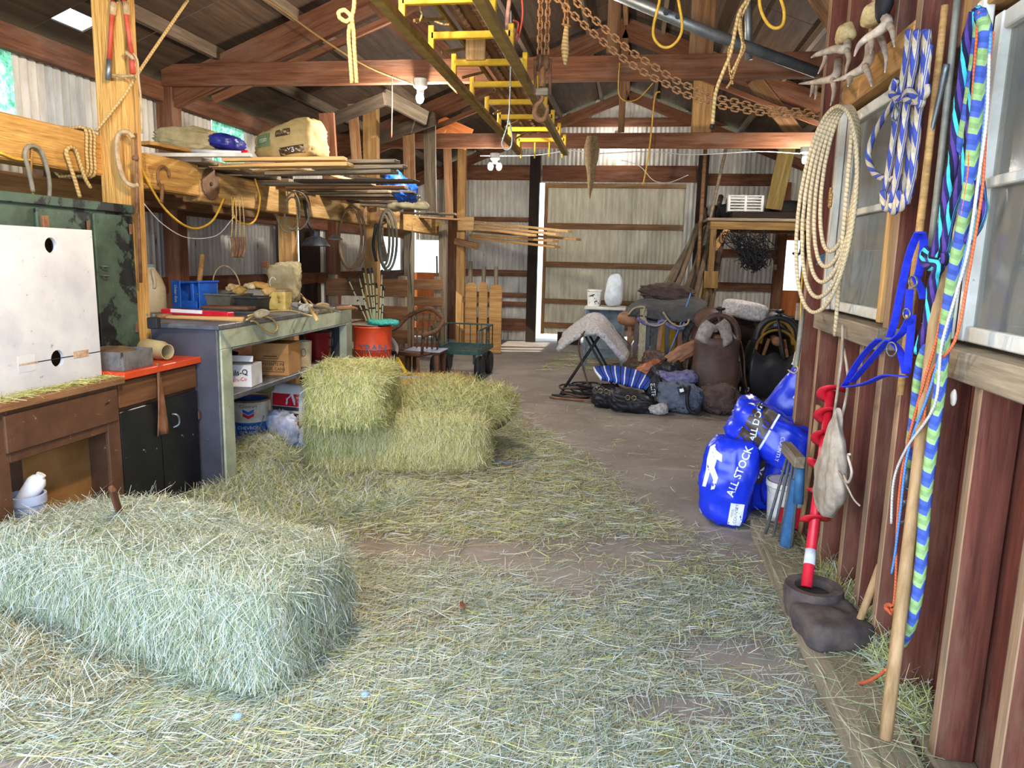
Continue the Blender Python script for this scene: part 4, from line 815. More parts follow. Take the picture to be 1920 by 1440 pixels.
for i, (x, y, sc, s) in enumerate(((436, 540, .06, 1), (452, 546, .05, 4), (470, 535, .055, 9), (492, 535, .06, 3), (505, 545, .05, 6))):
    tag(blob('crumpled_scrap', (sc * 2, sc * 1.4, sc), stuffm('straw_scrap_%d' % i, ('#d8c79c', '#c9a45a', '#e0cfa8', '#b98a40', '#d4b070')[i], '#a5824a', 22., .8), T(at(x, y, Y=5.25)), None, 5, 2.5, .02, s, 40), ('crumpled pale leaf scrap in the grey basin', 'wadded cream rag at the basin rim', 'straw coloured wad above the dark tub', 'rusty straw wad beside the yellow can', 'small tan wad leaning on the yellow can')[i], 'scrap')
# red level, hammer, plate
REDL = stuffm('red_level_paint', '#cf2234', '#b01a2a', 8., .4); a_, b_ = on(308, 583, 1.12), on(433, 590, 1.12)
t = thing('spirit_level', 'red spirit level with a white sticker lying on the bench', 'level', (a_ + b_) / 2); board('level_body', a_, b_, .06, .03, REDL, t); board('sticker', a_ + (b_ - a_) * .12 + V((.01, -.031, .008)), a_ + (b_ - a_) * .6 + V((.01, -.031, .008)), .003, .022, SACKW, t)
a_, b_ = on(308, 594, 1.12), on(457, 599, 1.12); t = thing('hammer', 'hammer with a tan wooden handle lying along the bench edge', 'hammer', (a_ + b_) / 2); tube('handle', [a_, a_ * .5 + b_ * .5, b_], .014, TANW, t, 9, 4, radii=[.01, .012, .016]); tube('hammer_head', [a_ + V((-.01, -.05, 0)), a_ + V((.0, .0, .004)), a_ + V((.0, .06, 0))], .016, RUST, t, 8, 3)
tag(board('wood_tray', on(385, 575, 1.12), on(472, 578, 1.12), .12, .02, REDW), 'thin dark red board lying behind the spirit level', 'board')
t = thing('plug_adapter', 'black plug adapter with two screws at the near bench end', 'adapter', on(287, 580, 1.14)); p = on(288, 597, 1.14); bx('adapter_body', p.x - .03, p.x + .03, p.y - .02, p.y + .02, BZ + .01, BZ + .07, BLK, t)
for s in (-1, 1): lathe('screw', [(.007, 0), (.007, .004), (0, .004)], STEEL, p + V((.02 * s, -.021, .02)), t, 10, rot(90))
p = on(526, 582); t = thing('tin_can', 'yellow rusty tin canister with a wire handle on the bench', 'canister', p); Mc = T(p) @ rot(0, 0, -10); bx('can_body', -.075, .075, -.05, .05, 0, .155, stuffm('yellow_rusty_tin', '#d8be6e', '#b0924a', 14., .5, spots=('#8a6a30', 18., .58)), t, .012, Mc); bx('can_rim', -.078, .078, -.053, .053, .145, .162, CLAMP, t, .004, Mc); tube('wire_handle', [p + V(q) for q in ((-.07, 0, .15), (-.075, -.01, .22), (-.05, -.01, .25), (-.03, 0, .23))], .004, WHITET, t, 6, 4)
t = thing('shop_rag', 'stiff beige canvas sack standing on the far end of the bench', 'sack', on(535, 552)); CANV = stuffm('beige_canvas', '#b8a882', '#94865f', 8., .9, bump=.4)
p = at(533, 512, Y=5.85)
def shp(P): Q = P.copy(); Q[:, 0] *= 1 + .14 * P[:, 2]; Q[:, 1] *= .8; Q[:, 2] += .08 * np.sin(2 * P[:, 0]) * (P[:, 2] > .5); return Q
blob('sack_body', (.3, .16, .36), CANV, T((p.x, 5.85, BZ + .185)), t, 16, 5, .012, 8, 14, lambda P: folds(.1, 3, 3)(shp(P))); bx('leather_patch', p.x - .15, p.x - .1, 5.76, 5.78, BZ + .31, BZ + .36, stuffm('brown_patch', '#7a4a2c', '#693c22', 12.), t)
for i, (x0, y0, x1, y1, r, m, lb) in enumerate(((545, 535, 595, 600, .011, JUTE, 'cream coated cable running off the bench top'), (590, 575, 625, 583, .014, TANW, 'wooden handle lying across the far bench end'), (630, 578, 668, 580, .014, BROWNW, 'brown turned handle poking over the far bench end'), (560, 572, 640, 585, .008, GREYP, 'grey rod lying in the litter on the bench'))):
    tag(tube('cable' if i == 0 else 'handle', [on(x0, y0, 1.13), (on(x0, y0, 1.13) + on(x1, y1, 1.13)) / 2 + V((.02, 0, .01)), on(x1, y1, 1.12)], r, m, None, 7, 4), lb, 'cable' if i == 0 else 'handle')
t = thing('cable_coil', 'coil of tan cable lying on the bench and hanging over its front edge', 'cable', on(500, 600))
tube('cable_turn', [at(x, y, X=-2.40) for x, y in ((462, 600), (480, 592), (505, 596), (518, 606), (520, 617), (510, 624), (495, 618), (480, 604), (470, 602))], .006, JUTE, t, 7, 4); tube('cable_turn', [on(x, y, 1.115) for x, y in ((465, 592), (500, 585), (545, 582), (585, 592), (594, 585), (580, 565), (560, 555))], .006, JUTE, t, 7, 4)
for i, (x, y) in enumerate(((560, 572), (575, 578), (605, 575), (490, 588))): tag(blob('rag', (.1, .06, .05), stuffm('grey_litter_%d' % i, ('#8f8f8a', '#d4d0c4', '#c2a870', '#a99870')[i], '#6d6758', 20.), T(on(x, y, 1.125)), None, 5, 2.4, .012, i + 3, 40), ('grey cloth scrap on the bench by the cable', 'white plastic scrap on the bench by the cable', 'straw wad among the handles on the bench', 'tan scrap by the dark tub on the bench')[i], 'scrap')
# hanging from bench wall: work lamp, cables, hoops
t = thing('work_lamp', 'dark metal shade work lamp hanging above the canvas sack', 'lamp', at(592, 445, Y=6.3)); c = at(592, 462, Y=6.3); lathe('lamp_shade', [(.12, 0), (.125, .005), (.085, .07), (.035, .09), (.03, .13)], DKMET, c, t, 20); tube('lamp_arm', [c + V((0, 0, .12)), c + V((-.08, .03, .2)), at(570, 375, Y=6.3)], .012, DKMET, t, 7, 4); lathe('lamp_disc', [(.07, 0), (.07, .01), (.02, .05)], GREYP, at(628, 450, Y=6.6), t, 16)
t = thing('cable_coil', 'loops of grey cable hanging on the square post beside the work lamp', 'cable', at(545, 360, Y=6.08))
for k, (cx, cy, rx, ry) in enumerate(((540, 395, 22, 40), (556, 395, 24, 36), (548, 400, 14, 30))): ctube('cable_turn', [(cx + rx * math.cos(a), cy + ry * math.sin(a)) for a in np.linspace(0, 6.28, 15)[:-1]], 6.08 - .02 * k, .007, stuffm('dull_cable_%d' % k, '#8e8364', '#6d6550', 20.), t, closed=True)
ctube('cable_end', [(556, 385), (558, 430), (552, 470)], 6.03, .006, JUTE, t)
HOSE = stuffm('brown_hose', '#6d543c', '#8a6c4e', 14., .6); HOSEG = stuffm('green_grey_hose', '#6f6a58', '#57523f', 14., .6)
for lb, cx, cy, rx, ry, m, Y, n_ in (('big brown rubber hoop hanging left of the tall post', 660, 447, 25, 60, HOSE, 7.3, 2), ('grey-brown hose loops hanging right of the tall post', 727, 450, 17, 57, HOSEG, 7.4, 3)):
    t = thing('hose_loop', lb, 'hose', at(cx, cy - ry, Y=Y))
    for k in range(n_): ctube('hose_turn', [(cx + (rx - 4 * k) * math.cos(a) - 3 * k, cy + (ry - 5 * k) * math.sin(a)) for a in np.linspace(0, 6.28, 17)[:-1]], Y - .03 * k, .014, m, t, closed=True)
t = thing('horse_collar', 'old padded leather horse collar piece hanging by the hose loops', 'harness', at(715, 420, Y=7.6)); ctube('collar_strap', [(714, 405), (712, 440), (718, 470), (722, 490)], 7.6, .04, GREYW, t); lathe('pulley', [(.0, .05), (.07, .05), (.075, .025), (.07, 0), (0, 0)], RUST, at(718, 408, Y=7.55), t, 16, rot(90)); ctube('strap', [(705, 420), (700, 460), (706, 490)], 7.5, .016, BLK, t)
line('cable', 'black cable running down the grey stall post', [at(x, y, Y=9.7) for x, y in ((770, 400), (772, 440), (768, 480), (772, 540), (775, 590), (784, 600), (780, 575))], .012, HOSEG, 'cable')
# lumber on the loft
GL = 'lumber stacked on the loft beam'
for i, (x0, y0, z0, x1, y1, z1, w, m) in enumerate(((268, 268, 2.2, 372, 288, 2.2, .12, GOLDW), (285, 291, 2.12, 470, 291, 2.12, .05, WHITEPAINT), (420, 300, 2.12, 648, 298, 2.14, .09, PALEW), (400, 312, 2.09, 657, 309, 2.1, .12, PALEW), (560, 305, 2.14, 745, 303, 2.14, .1, GREYW), (590, 316, 2.1, 760, 313, 2.11, .1, GREYW), (505, 326, 2.08, 740, 322, 2.08, .12, GREYW), (480, 345, 2.05, 700, 345, 2.06, .14, GREYW), (540, 352, 2.05, 762, 352, 2.06, .12, BROWNW), (560, 362, 2.045, 735, 360, 2.05, .13, GREYW), (600, 372, 2.045, 780, 372, 2.045, .12, BROWNW), (650, 382, 2.05, 800, 392, 2.05, .1, GREYW), (700, 398, 2.05, 855, 402, 2.05, .12, GREYW), (730, 404, 2.045, 862, 412, 2.045, .14, BROWNW))):
    a, b = at(x0, y0, Z=z0), at(x1, y1, Z=z1)
    if a.y > 11: a = at(x0, y0, Y=10.5); b = at(x1, y1, Y=10.2)
    o = board('loft_board', a, b, w, .024, m); tag(o, ('rough golden slab at the near end of the loft lumber', 'white painted batten on the loft lumber', 'pale board lying topmost of the loft lumber', 'second pale board of the loft lumber, under the topmost', 'grey board behind the pale ones on the loft lumber', 'grey board with its end over the aisle, loft lumber', 'grey board under the second pale one of the loft lumber', 'wide grey board low in the loft lumber', 'brown board low in the loft lumber reaching the blue tarp', 'grey board, lowest of the loft lumber before the tarp', 'brown board running under the blue tarp', 'grey board past the blue tarp on the loft beam', 'grey board resting above the grey stall post', 'brown board lowest above the grey stall post')[i], 'board', GL)
bp = [(400, 318), (425, 331), (470, 321), (520, 316), (570, 318), (620, 330), (660, 340)]; tag(loft('plywood_strip', [[at(x, y, Z=2.105) + V((0, .3, .02)) for x, y in bp], [at(x, y, Z=2.105) for x, y in bp]], PALEW, None, .012, 21, 3), 'bent golden plywood sheet drooping over the beam under the pale boards', 'plywood', GL)
for k, (x0, y0, x1, y1) in enumerate(((560, 340, 770, 336), (575, 357, 768, 358), (585, 367, 775, 366), (620, 377, 790, 380))): tag(board('loft_board', at(x0, y0, Z=2.055), at(x1, y1, Z=2.055) + V((0, .15, 0)), .16, .02, DGREY), 'dark weathered board in the middle of the loft lumber, ' + ('uppermost', 'second', 'third', 'lowest')[k] + ' of four dark ones', 'board', GL)
for i in range(7): tag(board('loft_plank', (-3.75, 4.75 + .42 * i, 2.1), (-2.85, 4.77 + .42 * i, 2.1), .3, .03, GREYW), 'rough grey loft floor plank across the stained beam, ' + ('nearest the big post', 'second from the big post', 'third from the big post', 'middle one', 'third from the tarp', 'second from the tarp', 'nearest the tarp')[i], 'plank', 'loft floor planks')
o = bx('timber_beam', -3.9, -3.75, 4.3, 7.6, 1.85, 2.04, BROWNW); tag(o, 'dark brown timber beam at the back of the loft near the left wall', 'beam')
NAVYB = stuffm('navy_plastic', '#2a2f8c', '#1d2168', 6., .3); TANS = stuffm('tan_paper_sack', '#b09a6a', '#97824f', 6., .7); p = at(548, 262, Y=5.6)
t = thing('feed_sack', 'tan paper feed sack with a green label lying on the loft', 'feed sack', p); Mt = T(p + V((0, 0, -.03))) @ rot(0, -8, -8); b = blob('sack', (.52, .36, .28), TANS, Mt, t, 16, 5, .012, 6, 9, lambda P: folds(.05, 9)(np.stack([P[:, 0], P[:, 1] * (1 - .15 * P[:, 2]), P[:, 2] * (1 + .22 * P[:, 0])], 1)))
frt = lambda x, z, dz=0: Mt @ axes((x, -.17, z), (1, 0, 0), (0, 0, 1)); patch('green_label', .13, .1, frt(-.14, .02), stuffm('green_print', '#6b7d56', '#55684a', 9.), t, b); lettering('FEED', .035, frt(-.14, .02), SACKW, t, b); patch('tan_label', .13, .05, frt(.04, .05), SACKBR, t, b); lettering('ROYALE', .03, frt(.04, .05), TANS, t, b); lettering('YB', .05, frt(.1, -.09), SACKW, t, b); patch('dark_print', .2, .06, frt(.1, -.09), SACKBR, t, b)
t = thing('feed_sack', 'grey canvas sack with a shiny blue end lying on the loft by the green panel', 'feed sack', at(380, 260, Y=5.1)); p = at(365, 266, Y=5.1); blob('sack', (.58, .36, .17), CANV, T(p) @ rot(0, 4, -6), t, 16, 3.5, .02, 12, 9, folds(.1, 14)); p = at(425, 268, Y=5.05); blob('blue_end', (.24, .26, .12), NAVYB, T(p) @ rot(0, 6, 10), t, 12, 3, .015, 15, 12, folds(.08, 19))
t = thing('tube', 'white cardboard tube with a red end on the loft', 'tube', at(445, 285, Y=4.8)); tube('tube_body', [at(360, 283, Y=4.8), at(455, 287, Y=4.8)], .014, SACKW, t, 10, 1); tube('red_end', [at(455, 287, Y=4.8), at(464, 288, Y=4.8)], .022, REDL, t, 10, 1)
TARP = stuffm('crumpled_blue_tarp', '#2f66c4', '#1d4796', 12., .35, spots=('#8fb0e8', 14., .68)); p = at(745, 346, Y=6.45)
t = tag(blob('tarp', (.34, .3, .2), TARP, T(p) @ rot(0, 25, 0), None, 16, 3, .05, 31, 14, folds(.16, 31)), 'crumpled blue tarp at the end of the loft lumber', 'tarp'); tag(blob('tarp', (.2, .2, .12), TARP, T(at(762, 368, Y=6.5)), None, 12, 2.6, .03, 35, 16, folds(.16, 5)), 'corner of blue tarp drooping over the last loft boards', 'tarp')
tag(blob('tarp', (.42, .2, .1), stuffm('cream_tarp', '#b3a884', '#8d8262', 12.), T(at(765, 385, Y=7.6)), None, 9, 2.4, .03, 41, 16), 'cream cloth bundled under the blue tarp', 'cloth')
tag(blob('tarp', (.6, .2, .12), stuffm('dark_cloth', '#4d4339', '#332b25', 12.), T(at(670, 342, Y=6.8)), None, 9, 2.4, .04, 43, 14), 'dark rolled cloth on the loft lumber left of the blue tarp', 'cloth')
# shelf things
SZ = .62
p = V((-2.58, 4.56, SZ)); t = thing('carton', 'white nail carton with black and red lettering on the bench shelf', 'box', p); M = T(p) @ rot(0, 0, 8); cb = bx('carton_body', -.1, .1, -.1, .1, 0, .15, SACKW, t, .004, M); bx('open_flap', -.1, .1, -.1, -.097, .15, .19, SACKW, t, .001, M @ T((0, -.0, 0)) @ rot(-12)); lettering('Nails-Q', .05, M @ axes((.0, -.102, .095), (1, 0, .12), (-.12, 0, 1)), PRINT, t, bold=.015); lettering('Nails-Co', .034, M @ axes((.01, -.102, .05), (1, 0, .12), (-.12, 0, 1)), REDP, t)
for s, z in ((1, .1), (1, .05)): pass
p = V((-2.6, 5.1, SZ)); t = thing('carton', 'brown cardboard carton of aerosol cans on the bench shelf', 'box', p); M = T(p) @ rot(0, 0, 6); bx('carton_body', -.135, .135, -.13, .13, 0, .235, KRAFT, t, .004, M); bx('flap_seam', -.136, .136, -.132, -.13, .165, .237, KRAFT, t, 0, M)
lettering('CONTENTS IN', .03, M @ axes((.0, -.134, .085), (1, 0, 0), (0, 0, 1)), PRINT, t); lettering('AEROSOL CANS', .03, M @ axes((.0, -.134, .05), (1, 0, 0), (0, 0, 1)), PRINT, t)
for (x0, x1, z0, z1) in ((-.1, .1, .105, .108), (-.1, .1, .028, .031), (-.1, -.097, .028, .108), (.097, .1, .028, .108), (-.05, .05, .14, .146), (-.06, .06, .125, .128)): bx('print_rule', x0, x1, -.1345, -.133, z0, z1, PRINT, t, 0, M)
p = V((-2.58, 5.5, SZ)); t = thing('paint_tub', 'cream cardboard tub with a red emblem on the bench shelf', 'tub', p); tb_ = lathe('tub_body', [(.062, 0), (.07, .2), (.066, .2), (.06, .02), (0, .02)], stuffm('cream_card', '#d8c8a2', '#b9a67e', 9.), p, t, 22); patch('red_emblem', .035, .09, T(p) @ axes((-.015, -.07, .11), (1, 0, 0), (0, 0, 1)), REDL, t, tb_, 6, 6); lettering('O', .1, T(p) @ axes((.03, -.07, .11), (1, 0, 0), (0, 0, 1)), KRAFT, t, tb_, sx=.5)
p = V((-2.6, 5.83, SZ)); t = thing('stock_pot', 'dark red enamel pot with pale splashes on the bench shelf', 'pot', p); lathe('pot_body', [(.1, 0), (.108, .01), (.112, .24), (.125, .245), (.118, .235), (.1, .02), (0, .02)], stuffm('dark_red_enamel', '#7c1d22', '#651519', 5., .25, spots=('#d8cfc0', 24., .66)), p, t, 24)
for s in (-1, 1): tube('pot_handle', [p + V((s * .11, -.02, .2)), p + V((s * .14, -.03, .19)), p + V((s * .14, -.03, .13)), p + V((s * .11, -.02, .12))], .006, DKMET, t, 6, 4)
lathe('pot_lid', [(.12, .245), (.06, .262), (0, .265)], DKMET, p, t, 22)
p = V((-2.84, 4.75, SZ)); t = thing('stock_pot', 'dull green pot at the back of the shelf behind the nail carton', 'pot', p); lathe('pot_body', [(.1, 0), (.11, .02), (.11, .18), (.1, .18), (.09, .02), (0, .02)], stuffm('dull_green_pot', '#55583c', '#3e402c', 8., .5), p, t, 22); tube('pot_rim', [p + V((.11 * math.cos(a), .11 * math.sin(a), .18)) for a in np.linspace(0, 6.28, 17)[:-1]], .006, DKMET, t, 6, 2, True)
# under shelf
PAILW = stuffm('rusty_white_pail', '#d8d4c8', '#b3ab9a', 9., .5, spots=('#6b4a30', 12., .62)); p = V((-2.83, 5.1, .05))
t = thing('pail', 'white over blue steel pail with a chevron emblem under the workbench', 'pail', p); pb = lathe('pail_body', [(.125, 0), (.13, .2), (.13, .21), (.135, .36), (.127, .36), (.12, .02), (0, .02)], [PAILW], p, t, 26)
pb.data.materials.append(stuffm('blue_pail_paint', '#2257a4', '#1b4688', 9., .45, spots=('#7a6a58', 16., .68)))
for q in pb.data.polygons:
    if q.center.z < .19: q.material_index = 1
pf = lambda x, z: T(p) @ axes((x + .02, -.15, z), (1, 0, 0), (0, 0, 1)) @ T((0, 0, 0)) ; Rz = rot(0, 0, 22)
pf = lambda x, z: T(p) @ Rz @ axes((x, -.15, z), (1, 0, 0), (0, 0, 1))
for dz, m in ((.29, BLUEC), (.26, REDL)): patch('emblem_bar', 0, 0, pf(0, dz), m, t, pb, poly=[(-.04, .015), (0, -.005), (.04, .015), (.04, -.01), (0, -.03), (-.04, -.01)])
lettering('Chevron', .035, pf(0, .325), PRINT, t, pb); lettering('CHEVRON', .035, pf(0, .16), SACKW, t, pb); lettering('GEM BRITE', .028, pf(0, .125), SACKW, t, pb); lettering('N-FEED', .024, pf(0, .07), SACKW, t, pb); tube('rim', [p + V((.135 * math.cos(a), .135 * math.sin(a), .36)) for a in np.linspace(0, 6.28, 21)[:-1]], .008, RUST, t, 6, 2, True)
tube('bail', [p + V((.135 * math.cos(a), -.1 * math.sin(a) - .05, .25 - .2 * math.sin(a))) for a in np.linspace(0, PI, 9)], .004, STEEL, t, 5, 3)
p = V((-2.72, 5.55, .26)); t = thing('mix_bag', 'red, black and white printed bag leaning under the bench shelf', 'bag', p); Mb = T(p) @ rot(-6, 0, -8); b = blob('bag', (.3, .16, .4), SACKW, Mb, t, 10, 4.5, .012, 18, 10); fb = lambda x, z: Mb @ axes((x, -.08, z), (1, 0, 0), (0, 0, 1))
patch('black_band', .29, .13, fb(0, -.1), PRINT, t, b, 10, 5); lettering('DROP TILE', .055, fb(0, -.07), SACKW, t, b, bold=.02); patch('red_band', .29, .1, fb(0, .07), REDL, t, b, 10, 5, .0015); patch('blue_stripe', .29, .03, fb(0, .0), SLATE, t, b, 10, 3, .0018); lettering('W', .15, fb(.05, .08), SACKW, t, b, bold=.02); patch('red_badge', .05, .07, fb(.1, -.12), REDL, t, b, 4, 4, .004)
FILM = stuffm('cloudy_plastic_bag', '#b7bcd2', '#8f96b2', 10., .35, bump=.3)
for i, (x, y, z, sz, s) in enumerate(((-2.62, 5.15, .17, (.3, .2, .3), 5), (-2.66, 4.85, .1, (.34, .22, .22), 9), (-2.46, 5.2, .1, (.16, .16, .22), 14))): tag(blob('plastic_bag', sz, FILM, T((x, y, z)) @ rot(10 * i, 12, 20 * i), None, 16, 2.6, .03, s, 15, folds(.16, s)), ('crumpled cloudy plastic bag against the printed bag', 'flattened cloudy plastic bag in the hay under the bench', 'small twisted cloudy plastic bag by the hay bale')[i], 'plastic bag')
tag(blob('leaf_bag', (.3, .2, .12), stuffm('pale_green_card', '#8f9466', '#6f754c', 6.), T((-2.9, 5.3, .5)) @ rot(0, 12, 10), None, 6, 4, .01, 4, 9), 'pale green carton lid under the shelf above the pail', 'carton')
# on the cabinets
p = V((-2.7, 3.5, .883)); t = thing('metal_tray', 'small scuffed grey metal box with straw on the orange worktop', 'tray', p); GM = stuffm('scuffed_grey_tin', '#8a8988', '#5d5b58', 9., .5, .3, spots=('#3b2d24', (12., 12., 6.), .62))
for x0, x1, y0, y1 in ((-.14, .13, -.12, -.115), (-.14, .13, .115, .12), (-.14, -.135, -.115, .115), (.125, .13, -.115, .115)): bx('tray_wall', p.x + x0, p.x + x1, p.y + y0, p.y + y1, .883, .98, GM, t, .001)
bx('tray_base', p.x - .135, p.x + .125, p.y - .115, p.y + .115, .883, .955, GM, t, .001); blob('dirt', (.2, .16, .04), stuffm('nest_dirt', '#4b3a2a', '#6e5a42', 30., .9), T(p + V((0, 0, .085))), t, 6, 2.5, .01, 3, 40)
p = V((-2.72, 3.84, .94)); t = thing('jar', 'empty clouded jar lying on its side on the orange worktop', 'jar', p); lathe('jar_body', [(0, 0), (.05, .0), (.056, .01), (.056, .15), (.042, .175), (.044, .2), (.04, .2), (.039, .175), (.052, .148), (.052, .012), (0, .006)], JARM, p + V((-.08, .03, 0)), t, 24, rot(0, 90, 0) @ rot(0, 0, 0) if False else rot(0, 92, -18))
p = at(52, 962, X=-2.64) + V((0, 0, -.1)); PAILL = stuffm('pale_blue_grey_plastic', '#b9c0d8', '#a3aac4', 8., .45); t = thing('bucket', 'small pale blue plastic bucket inside the brown cabinet', 'bucket', p); bb = lathe('bucket_body', [(.06, 0), (.075, .15), (.08, .15), (.08, .19), (.07, .19), (.055, .02), (0, .02)], PAILL, p, t, 22); patch('blue_label', .07, .06, T(p) @ rot(0, 0, 40) @ axes((0, -.08, .09), (1, 0, 0), (0, 0, 1)), BLUEC, t, bb, 6, 4)
t = thing('bottle', 'white plastic bottle tipped over in the small bucket', 'bottle', p + V((.0, 0, .2))); lathe('bottle_body', [(.035, 0), (.04, .01), (.04, .13), (.03, .15), (.02, .155), (.02, .17), (0, .171)], SACKW, p + V((-.03, .0, .13)), t, 18, rot(0, 32, 25))
t = thing('hay_knife', 'wooden knife handle sticking out of the near hay bale', 'knife', (-2.05, 2.75, .45)); a_, b_ = at(224, 962, Z=.4), at(210, 915, Z=.55); board('handle', a_, b_, .035, .022, wood('dark_handle_wood', '#4d2c1c', '#7a4c34'), t, (.3, .9, 0), .006)
for k in (.3, .7): lathe('rivet', [(.004, 0), (.004, .003), (0, .003)], STEEL, a_ + (b_ - a_) * k + V((.008, -.013, 0)), t, 8, rot(90))
# ================================================ overhead
YP = stuffm('yellow_machine_paint', '#f0c028', '#d8a41c', 12., .5, spots=('#6d4c22', 22., .7)); YPD = stuffm('dusty_yellow_rail', '#a08240', '#7a6232', 12., .7); CHAINM = stuffm('rusty_chain', '#94683f', '#b3855a', 40., .75, .3, .3)
t = thing('hay_elevator', 'yellow framed hay elevator hung flat under the roof ties', 'hay elevator', (-.85, 4.2, 2.6)); xa, xb = -1.115, -.69
def ez(y): return 2.66 - (y - 3.5) * .02
for x in (xa, xb): board('side_rail', (x, 1.6, ez(1.6) - .1), (x, 7.1, ez(7.1) - .1), .05, .045, YPD, t)
for x in (xa + .1, xb - .1): board('bed_rail', (x, 1.6, ez(1.6) + .06), (x, 7.0, ez(7.0) + .06), .022, .03, YPD, t)
for x in (xa + .17, xb - .2): board('bed_plank', (x, 1.6, ez(1.6) + .07), (x, 6.9, ez(6.9) + .07), .06, .02, BROWNW, t)
for i in range(-3, 8):
    y = 3.5 + .5 * i; z = ez(y); o = board('cross_bar', (xa, y, z), (xb, y, z), .03, .035, YP, t)
    for x in (xa, xb): board('upright', (x, y, z - .12), (x, y, z + .05), .03, .03, YP, o)
    if i < 7: board('bed_strut', (xa + .04, y + .05, z - .07), (xa + .1, y + .42, z + .05), .012, .016, YPD, t); board('bed_strut', (xb - .02, y + .05, z - .07), (xb - .08, y + .42, z + .05), .012, .016, YPD, t)
for x in (xa + .02, xb - .02, xa + .15, xb - .14): board('end_hook', (x, 7.02, ez(7.0) - .16), (x, 7.02, ez(7.0) + .02), .014, .014, YP, t)
for k, x in enumerate((-.92, -.83)):
    for j in range(52): board('chain_slat', (x, 2.9 + .078 * j, ez(2.9 + .078 * j) + .045), (x, 2.9 + .078 * j + .05, ez(2.9 + .078 * j) + .045), .028, .014, BROWNW, t, mesh=bpy.data.meshes.get('chain_slat_mesh') or (lambda m: (setattr(m, 'name', 'chain_slat_mesh'), m)[1])(boxmesh(.05, .028, .014)))
for m_ in [bpy.data.meshes.get('chain_slat')]:
    pass
bx('paddle', -.96, -.85, 4.12, 4.14, ez(4.1) - .09, ez(4.1) + .03, TANW, t)
def hang(pts, ends=(0,)):
    """carry hanging ends on up to the roof"""
    P = list(pts); top = lambda p: V((p.x, p.y, roofz(p.x) - .06))
    up = lambda p: [p + V((0, 0, d)) for d in (.05, .12, .25)]
    if 0 in ends: P = [top(P[0])] + up(P[0])[::-1] + P
    if 1 in ends: P = P + up(P[-1]) + [top(P[-1])]
    return P
_lk = {}
def chain(parent, pts, pitch, r, m):
    P = smoothpts(pts, 30); S = np.concatenate([[0], np.cumsum(np.linalg.norm(np.diff(P, axis=0), axis=1))]); n = int(S[-1] / pitch)
    if (pitch, r) not in _lk:
        q = tube('link', [(pitch * .3 + pitch * .37 * math.cos(a) if abs(a) < PI / 2 else -pitch * .3 + pitch * .37 * math.cos(a), pitch * .42 * math.sin(a), 0) for a in np.linspace(-PI, PI, 11)[:-1]], r, m, None, 5, 1, True); _lk[(pitch, r)] = q.data; bpy.data.objects.remove(q)
    for i in range(n):
        a = np.array([np.interp(i * pitch, S, P[:, k]) for k in range(3)]); b = np.array([np.interp((i + 1) * pitch, S, P[:, k]) for k in range(3)])
        place('link', _lk[(pitch, r)], parent, frame(a, b, (0, -1, .2)) @ Matrix.Rotation(PI / 2 * (i % 2) + .4, 4, 'X'))
t = thing('chain_hoist', 'rusty chain hoist block with an iron hook hanging from the roof', 'chain hoist', at(1016, 0, Y=4.6)); HY = 4.6
for x0, x1 in ((1014, 1012), (1028, 1024)): chain(t, [V((at(x0, 0, Y=HY).x, HY, roofz(-.6) - .05)), at(x0, 0, Y=HY), at(x1, 112, Y=HY)], .036, .0058, CHAINM)
for x in (1003, 1032): tube('block_cheek', [at(x, 110, Y=HY), at(x + (1 if x < 1015 else -1), 178, Y=HY)], .01, RUST, t, 8, 1)
lathe('block_wheel', [(0, -.03), (.045, -.03), (.05, -.02), (.038, 0), (.05, .02), (.045, .03), (0, .03)], RUST, at(1017, 118, Y=HY), t, 18, rot(0, 90, 20)); p = at(1017, 170, Y=HY); bx('block_body', p.x - .038, p.x + .038, HY - .03, HY + .03, p.z - .03, p.z + .012, GREYW, t, .006); tube('inner_chain', [at(1017, 118, Y=HY - .01), at(1017, 162, Y=HY - .01)], .02, CHAINM, t, 6, 1)
tube('hook', [at(x, y, Y=HY) for x, y in ((1017, 178), (1016, 188), (1006, 198), (1003, 213), (1010, 224), (1020, 223), (1026, 210), (1027, 196))], .014, RUST, t, 9, 5, radii=[.012, .012, .015, .018, .019, .016, .012, .005])
t = thing('chain', 'long rusty chain swagged double from the roof across to the partition', 'chain', at(1540, 216, Y=4.45))
chain(t, [at(x, y, Y=4.25 + .2 * i / 9) for i, (x, y) in enumerate(((1062, -15), (1110, 32), (1150, 68), (1185, 98), (1235, 130), (1270, 152), (1335, 180), (1385, 192), (1435, 203), (1540, 212)))], .034, .0052, CHAINM)
chain(t, [at(x, y, Y=4.22 + .2 * i / 9) for i, (x, y) in enumerate(((1040, -8), (1085, 37), (1135, 82), (1172, 112), (1210, 137), (1250, 158), (1285, 177), (1350, 198), (1435, 212), (1540, 218)))], .034, .0052, CHAINM)
t = thing('rope_hank', 'short chain end with a tied hank of rope beside the hoist', 'rope', at(1062, 0, Y=4.5)); chain(t, [V((at(1062, 0, Y=4.5).x, 4.5, roofz(-.45) - .05)), at(1062, 0, Y=4.5), at(1063, 48, Y=4.5)], .036, .006, CHAINM); tube('hank', [at(1063, 46, Y=4.5), at(1060, 80, Y=4.5), at(1060, 122, Y=4.5)], .02, JUTE, t, 8, 4, radii=[.012, .018, .026, .008])
t = thing('tow_rope', 'knotted tan rope hanging doubled with a side loop, left of the elevator', 'rope', at(664, 0, Y=3.6))
